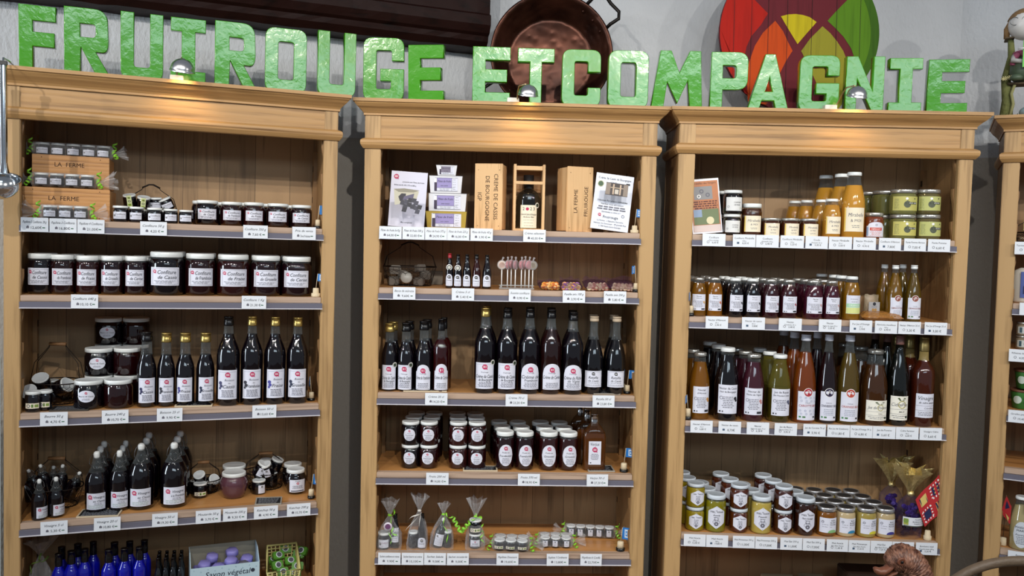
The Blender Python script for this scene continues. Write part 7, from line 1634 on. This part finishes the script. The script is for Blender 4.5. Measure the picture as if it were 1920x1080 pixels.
part('rope', MB().tube([(sx0-hx-.016, -.06, sz1-z2-.03), (sx0-hx, -.074, sz1-z2-.032), (sx0-hx+.04, -.075, sz1-z2-.028)], .0035, WHITE, 6), R)
xs_, _ = g(1930, 190); root('decor_egg', 'pale blue-grey stone egg resting at the foot of the driftwood', 'ornament', MB_[4] @ Matrix.Translation((Q.x+xs_, .085, zt+.001)), None, MB().lathe([(.036*math.sin(PI*i/12), .024-.024*math.cos(PI*i/12)) for i in range(13)], mat('#8fa4a8', .4), 22).mesh('decor_egg'))

# ================================================================== ladles hanging at the left stile
STEEL = mat('#c4c8cc', .12, 1)
b = 1; dep = -.16
def l1(px, py): return at_dep(1, px, py, dep)
T = l1(5, 120); Bo = l1(7, 325); kq = mpp(1, T)
R = root('steel_ladle', 'polished steel ladle hanging by its handle at the left picture edge', 'ladle', MB_[1] @ Matrix.Translation((T.x, dep, T.z)))
hl = T.z-Bo.z; w = 7*kq
mb = MB(); n = 10; vs = []
for i in range(n+1):
    t = i/n; ww = w*(1.0-.1*t)+(.006 if t > .92 else 0); x = (Bo.x-T.x)*t
    vs += [(x-ww, .002, -hl*t), (x-ww*.55, -.004, -hl*t), (x+ww*.55, -.004, -hl*t), (x+ww, .002, -hl*t), (x, .003, -hl*t)]
fs = [(5*i+k, 5*i+(k+1) % 5, 5*(i+1)+(k+1) % 5, 5*(i+1)+k) for i in range(n) for k in range(5)]
mb.add(vs, fs, STEEL, True); part('handle', mb, R)
part('handle_tip', MB().box((-w*1.15, -.006, -.004), (w*1.15, .006, .010), mat('#1c1c1e', .4), bev=.002), R)
rb = 38*kq; prof = [(rb*math.sin(PI/2*i/10), -rb*.95*math.cos(PI/2*i/10)) for i in range(11)]; prof = prof+[(rb*1.03, .001)]+[(rb*.96*math.sin(PI/2*i/10), -rb*.9*math.cos(PI/2*i/10)+.001) for i in range(10, -1, -1)]
part('bowl', MB().lathe(prof, STEEL, 36, Matrix.Translation((Bo.x-T.x-.012, -.012, -hl-.022)) @ Matrix.Rotation(.45, 4, 'X')), R)
part('wall_hook', MB().tube([(0, .004, .002), (.0, .01, .02), (.0, .10, .026), (.0, .165, .024)], .003, STEEL, 8), R)
# pale enamel panel standing against the left end of the bookcase
Pn = at_dep(1, -10, 700, .05)
mb = MB().box((-.36, 0, 0), (0, .018, 1.18), mat('#b9c8c8', .35), bev=.006)
xe = at_dep(1, 4, 700, -.01).x
o = root('enamel_panel', 'pale grey-green panel edge at the left picture border', 'panel', MB_[1] @ Matrix.Translation((xe-.008, .0, -EYE+.0+.001)) @ Matrix.Translation((0, .0, .0)), None, mb.mesh('enamel_panel'))

# ================================================================== wicker goose and basket handle in front
WICK = bpy.data.materials.new('dark_wicker'); WICK.use_nodes = True
def _wk():
    n = WICK.node_tree.nodes; l = WICK.node_tree.links; bb = n['Principled BSDF']; bb.inputs['Roughness'].default_value = .45
    tc = n.new('ShaderNodeTexCoord'); t = n.new('ShaderNodeTexNoise'); t.inputs['Scale'].default_value = 60; l.new(tc.outputs['Object'], t.inputs['Vector'])
    cr = n.new('ShaderNodeValToRGB'); cr.color_ramp.elements[0].color = lin('#4a2a20'); cr.color_ramp.elements[1].color = lin('#a87860'); cr.color_ramp.elements[0].position = .35; cr.color_ramp.elements[1].position = .7
    l.new(t.outputs['Fac'], cr.inputs[0]); l.new(cr.outputs[0], bb.inputs['Base Color'])
_wk()
YG = 2.60
def wg(px, py, dy=0): p_ = wy(px, py, YG+dy); return p_
def weave(path, radii, rings, seg, amp, mt, M=None, ysc=1.0):
    """loft with woven relief: alternating bumps around and along"""
    pts = [Vector(p_) for p_ in path]; n = len(pts)
    def cr(t):
        f = t*(n-1); i = min(int(f), n-2); u = f-i
        p0 = pts[max(i-1, 0)]; p1 = pts[i]; p2 = pts[i+1]; p3 = pts[min(i+2, n-1)]
        P_ = .5*((2*p1)+(p2-p0)*u+(2*p0-5*p1+4*p2-p3)*u*u+(3*p1-p0-3*p2+p3)*u**3)
        return P_, radii[i]*(1-u)+radii[i+1]*u
    vs = []; prev = None
    sub = 3
    N = rings*sub
    for j in range(N+1):
        t = j/N; P_, r = cr(t); P2, _ = cr(min(1, t+.01)); P1, _ = cr(max(0, t-.01)); d = (P2-P1).normalized()
        a = Vector((0, 1, 0)) if prev is None else prev
        a = (a-d*a.dot(d)).normalized(); prev = a; c_ = d.cross(a)
        ringi = j//sub; ph = (j % sub)/sub
        for k_ in range(seg*3):
            an = 2*PI*k_/(seg*3); lump = abs(math.sin(an*seg/2+(PI/2 if ringi % 2 else 0)))
            prof_ = math.sin(PI*ph) if ph > 0 else 0
            q = r+amp*(lump*prof_)-(amp*.6 if ph == 0 else 0)
            vs.append(P_+a*(q*math.cos(an)*ysc)+c_*(q*math.sin(an)))
    sg = seg*3; fs = [(j*sg+k_, j*sg+(k_+1) % sg, (j+1)*sg+(k_+1) % sg, (j+1)*sg+k_) for j in range(N) for k_ in range(sg)]
    fs.append(list(range(sg))[::-1]); fs.append([N*sg+k_ for k_ in range(sg)])
    return MB().add(vs, fs, mt, True, M)
kg = YG/_F.y/FPX
h0 = wg(1682, 1058); base = Vector((wg(1735, 1080).x+.12, YG+.02, 0))
R = root('wicker_goose', 'brown wicker goose with carved wooden bill, before the third bookcase', 'ornament', Matrix.Translation(base))
rel = lambda p_: Vector(p_)-base
PT = [rel(wg(1662, 1056)), rel(wg(1672, 1052)), rel(wg(1690, 1047)), rel(wg(1708, 1056)), rel(wg(1722, 1082)), rel(wg(1728, 1120)), rel(wg(1724, 1180)), rel(wg(1728, 1240)), rel(wg(1745, 1290))]
part('neck', weave(PT, [8*kg, 19*kg, 27*kg, 26*kg, 25*kg, 26*kg, 29*kg, 36*kg, 50*kg], 46, 14, 3.0*kg, WICK), R)
zb0 = .34
BT = [Vector((-.10, 0, .50)), Vector((-.04, 0, .46)), Vector((.05, 0, .42)), Vector((.17, 0, .41)), Vector((.29, 0, .44)), Vector((.38, 0, .50))]
PTe = PT[-1]
BT[0] = PTe+Vector((-.02, 0, .02)); BT[1] = PTe+Vector((.03, 0, -.07))
part('body', weave(BT, [.05, .10, .145, .15, .10, .02], 40, 26, .005, WICK), R)
WD = mat('#7c4c38', .4, bump=.002, bscale=30)
def bill(pts, r0, ysc, zsc):
    mb = MB(); return mb
b0 = rel(wg(1668, 1056)); tip = rel(wg(1638, 1066)); low = rel(wg(1654, 1082))
up = []; n = 10; vs = []
for i, t in enumerate([0, .2, .45, .7, .9, 1.0]):
    P_ = rel(wg(1670, 1060)).lerp(rel(wg(1637, 1067)), t)+Vector((0, -.004, (.004-.016*math.sin(PI*t)) ))
    rz = (12.5-8.0*t)*kg*(1 if t < 1 else .5); ry = (13-5*t)*kg*(1 if t < 1 else .5)
    for q in range(12): a = 2*PI*q/12; vs.append(P_+Vector((rz*.3*math.sin(a), ry*math.cos(a), rz*math.sin(a))))
fs = [(i*12+q, i*12+(q+1) % 12, (i+1)*12+(q+1) % 12, (i+1)*12+q) for i in range(5) for q in range(12)]+[[60+q for q in range(12)]]
part('upper_bill', MB().add(vs, fs, WD, True), R)
vs = []
for i, t in enumerate([0, .3, .6, .85, 1.0]):
    P_ = rel(wg(1678, 1070)).lerp(rel(wg(1654, 1083)), t)+Vector((0, -.002, 0)); rz = (8-5*t)*kg; ry = (11-4*t)*kg
    for q in range(12): a = 2*PI*q/12; vs.append(P_+Vector((rz*.5*math.sin(a), ry*math.cos(a), rz*math.sin(a))))
fs = [(i*12+q, i*12+(q+1) % 12, (i+1)*12+(q+1) % 12, (i+1)*12+q) for i in range(4) for q in range(12)]+[[48+q for q in range(12)]]
part('lower_bill', MB().add(vs, fs, WD, True), R)
E_ = rel(wg(1680, 1044, -.0)); E_.y -= 23*kg
part('eye', MB().lathe([(0, -.003), (.011, -.002), (.014, .002), (.011, .006), (.0085, .0045), (0, .0055)], WD, 18, Matrix.Translation(E_) @ Matrix.Rotation(PI/2+.15, 4, 'X')).lathe([(.005, .006), (.004, .008), (0, .0085)], BLK, 12, Matrix.Translation(E_) @ Matrix.Rotation(PI/2+.15, 4, 'X')), R)
for dy in (-.06, .06):
    part('leg', MB().tube([(.14, dy, .30), (.14, dy*1.1, .16), (.13, dy*1.2, .012)], .012, WD, 10), R)
    part('webbed_foot', MB().box((.05, dy*1.2-.035, 0), (.17, dy*1.2+.035, .014), WD, bev=.005), R)
# woven basket with bent handle
YH = 1.95
def wh(px, py): return wy(px, py, YH)
pk = wh(1925, 1062); base = Vector((wh(1945, 1080).x, YH, 0)); kh = YH/_F.y/FPX
R = root('wicker_basket', 'large basket whose thick bent-wood handle arches in front of the far bookcase', 'basket', Matrix.Translation(base))
rel = lambda p_: Vector(p_)-base
hp = [Vector((-.30, 0, .34)), Vector((-.29, 0, .48)), rel(wh(1768, 1112)), rel(wh(1795, 1085)), rel(wh(1830, 1066)), rel(wh(1870, 1055)), rel(wh(1915, 1052)), rel(wh(1960, 1056)), rel(wh(2010, 1066)), rel(wh(2060, 1090)), Vector((.29, 0, .48)), Vector((.30, 0, .34))]
hp[1] = Vector((hp[2].x-.05, 0, hp[2].z-.16)); hp[0] = Vector((hp[2].x-.06, 0, .30)); hp[-2] = Vector((hp[-3].x+.04, 0, hp[-3].z-.16)); hp[-1] = Vector((hp[-3].x+.05, 0, .30))
pts = []
for i in range(len(hp)-1):
    p0, p1, p2, p3 = hp[max(i-1, 0)], hp[i], hp[i+1], hp[min(i+2, len(hp)-1)]
    for q in range(5):
        u = q/5; pts.append(.5*((2*p1)+(p2-p0)*u+(2*p0-5*p1+4*p2-p3)*u*u+(3*p1-p0-3*p2+p3)*u**3))
pts.append(hp[-1])
part('handle', MB().tube(pts, 9.5*kh, mat('#6c5a48', .5, bump=.004, bscale=40), 14), R)
cx = (hp[0].x+hp[-1].x)/2; rx = (hp[-1].x-hp[0].x)/2+.01
mb = MB(); n = 40
for j in range(24):
    z = .012+.30*j/23; q = .8+.2*j/23
    mb.tube([(cx+rx*q*(1+.012*math.sin(20*a+PI*j))*math.cos(a), rx*.7*q*(1+.012*math.sin(20*a+PI*j))*math.sin(a), z) for a in [2*PI*i/80 for i in range(80)]], .0072, WICK, 5, True)
part('woven_side', mb, R)
part('base', MB().lathe([(0, .002), (.8, .002), (.8, .012), (0, .012)], WICK, 32, Matrix.Translation((cx, 0, 0)) @ Matrix.Diagonal((rx, rx*.7, 1, 1))), R)
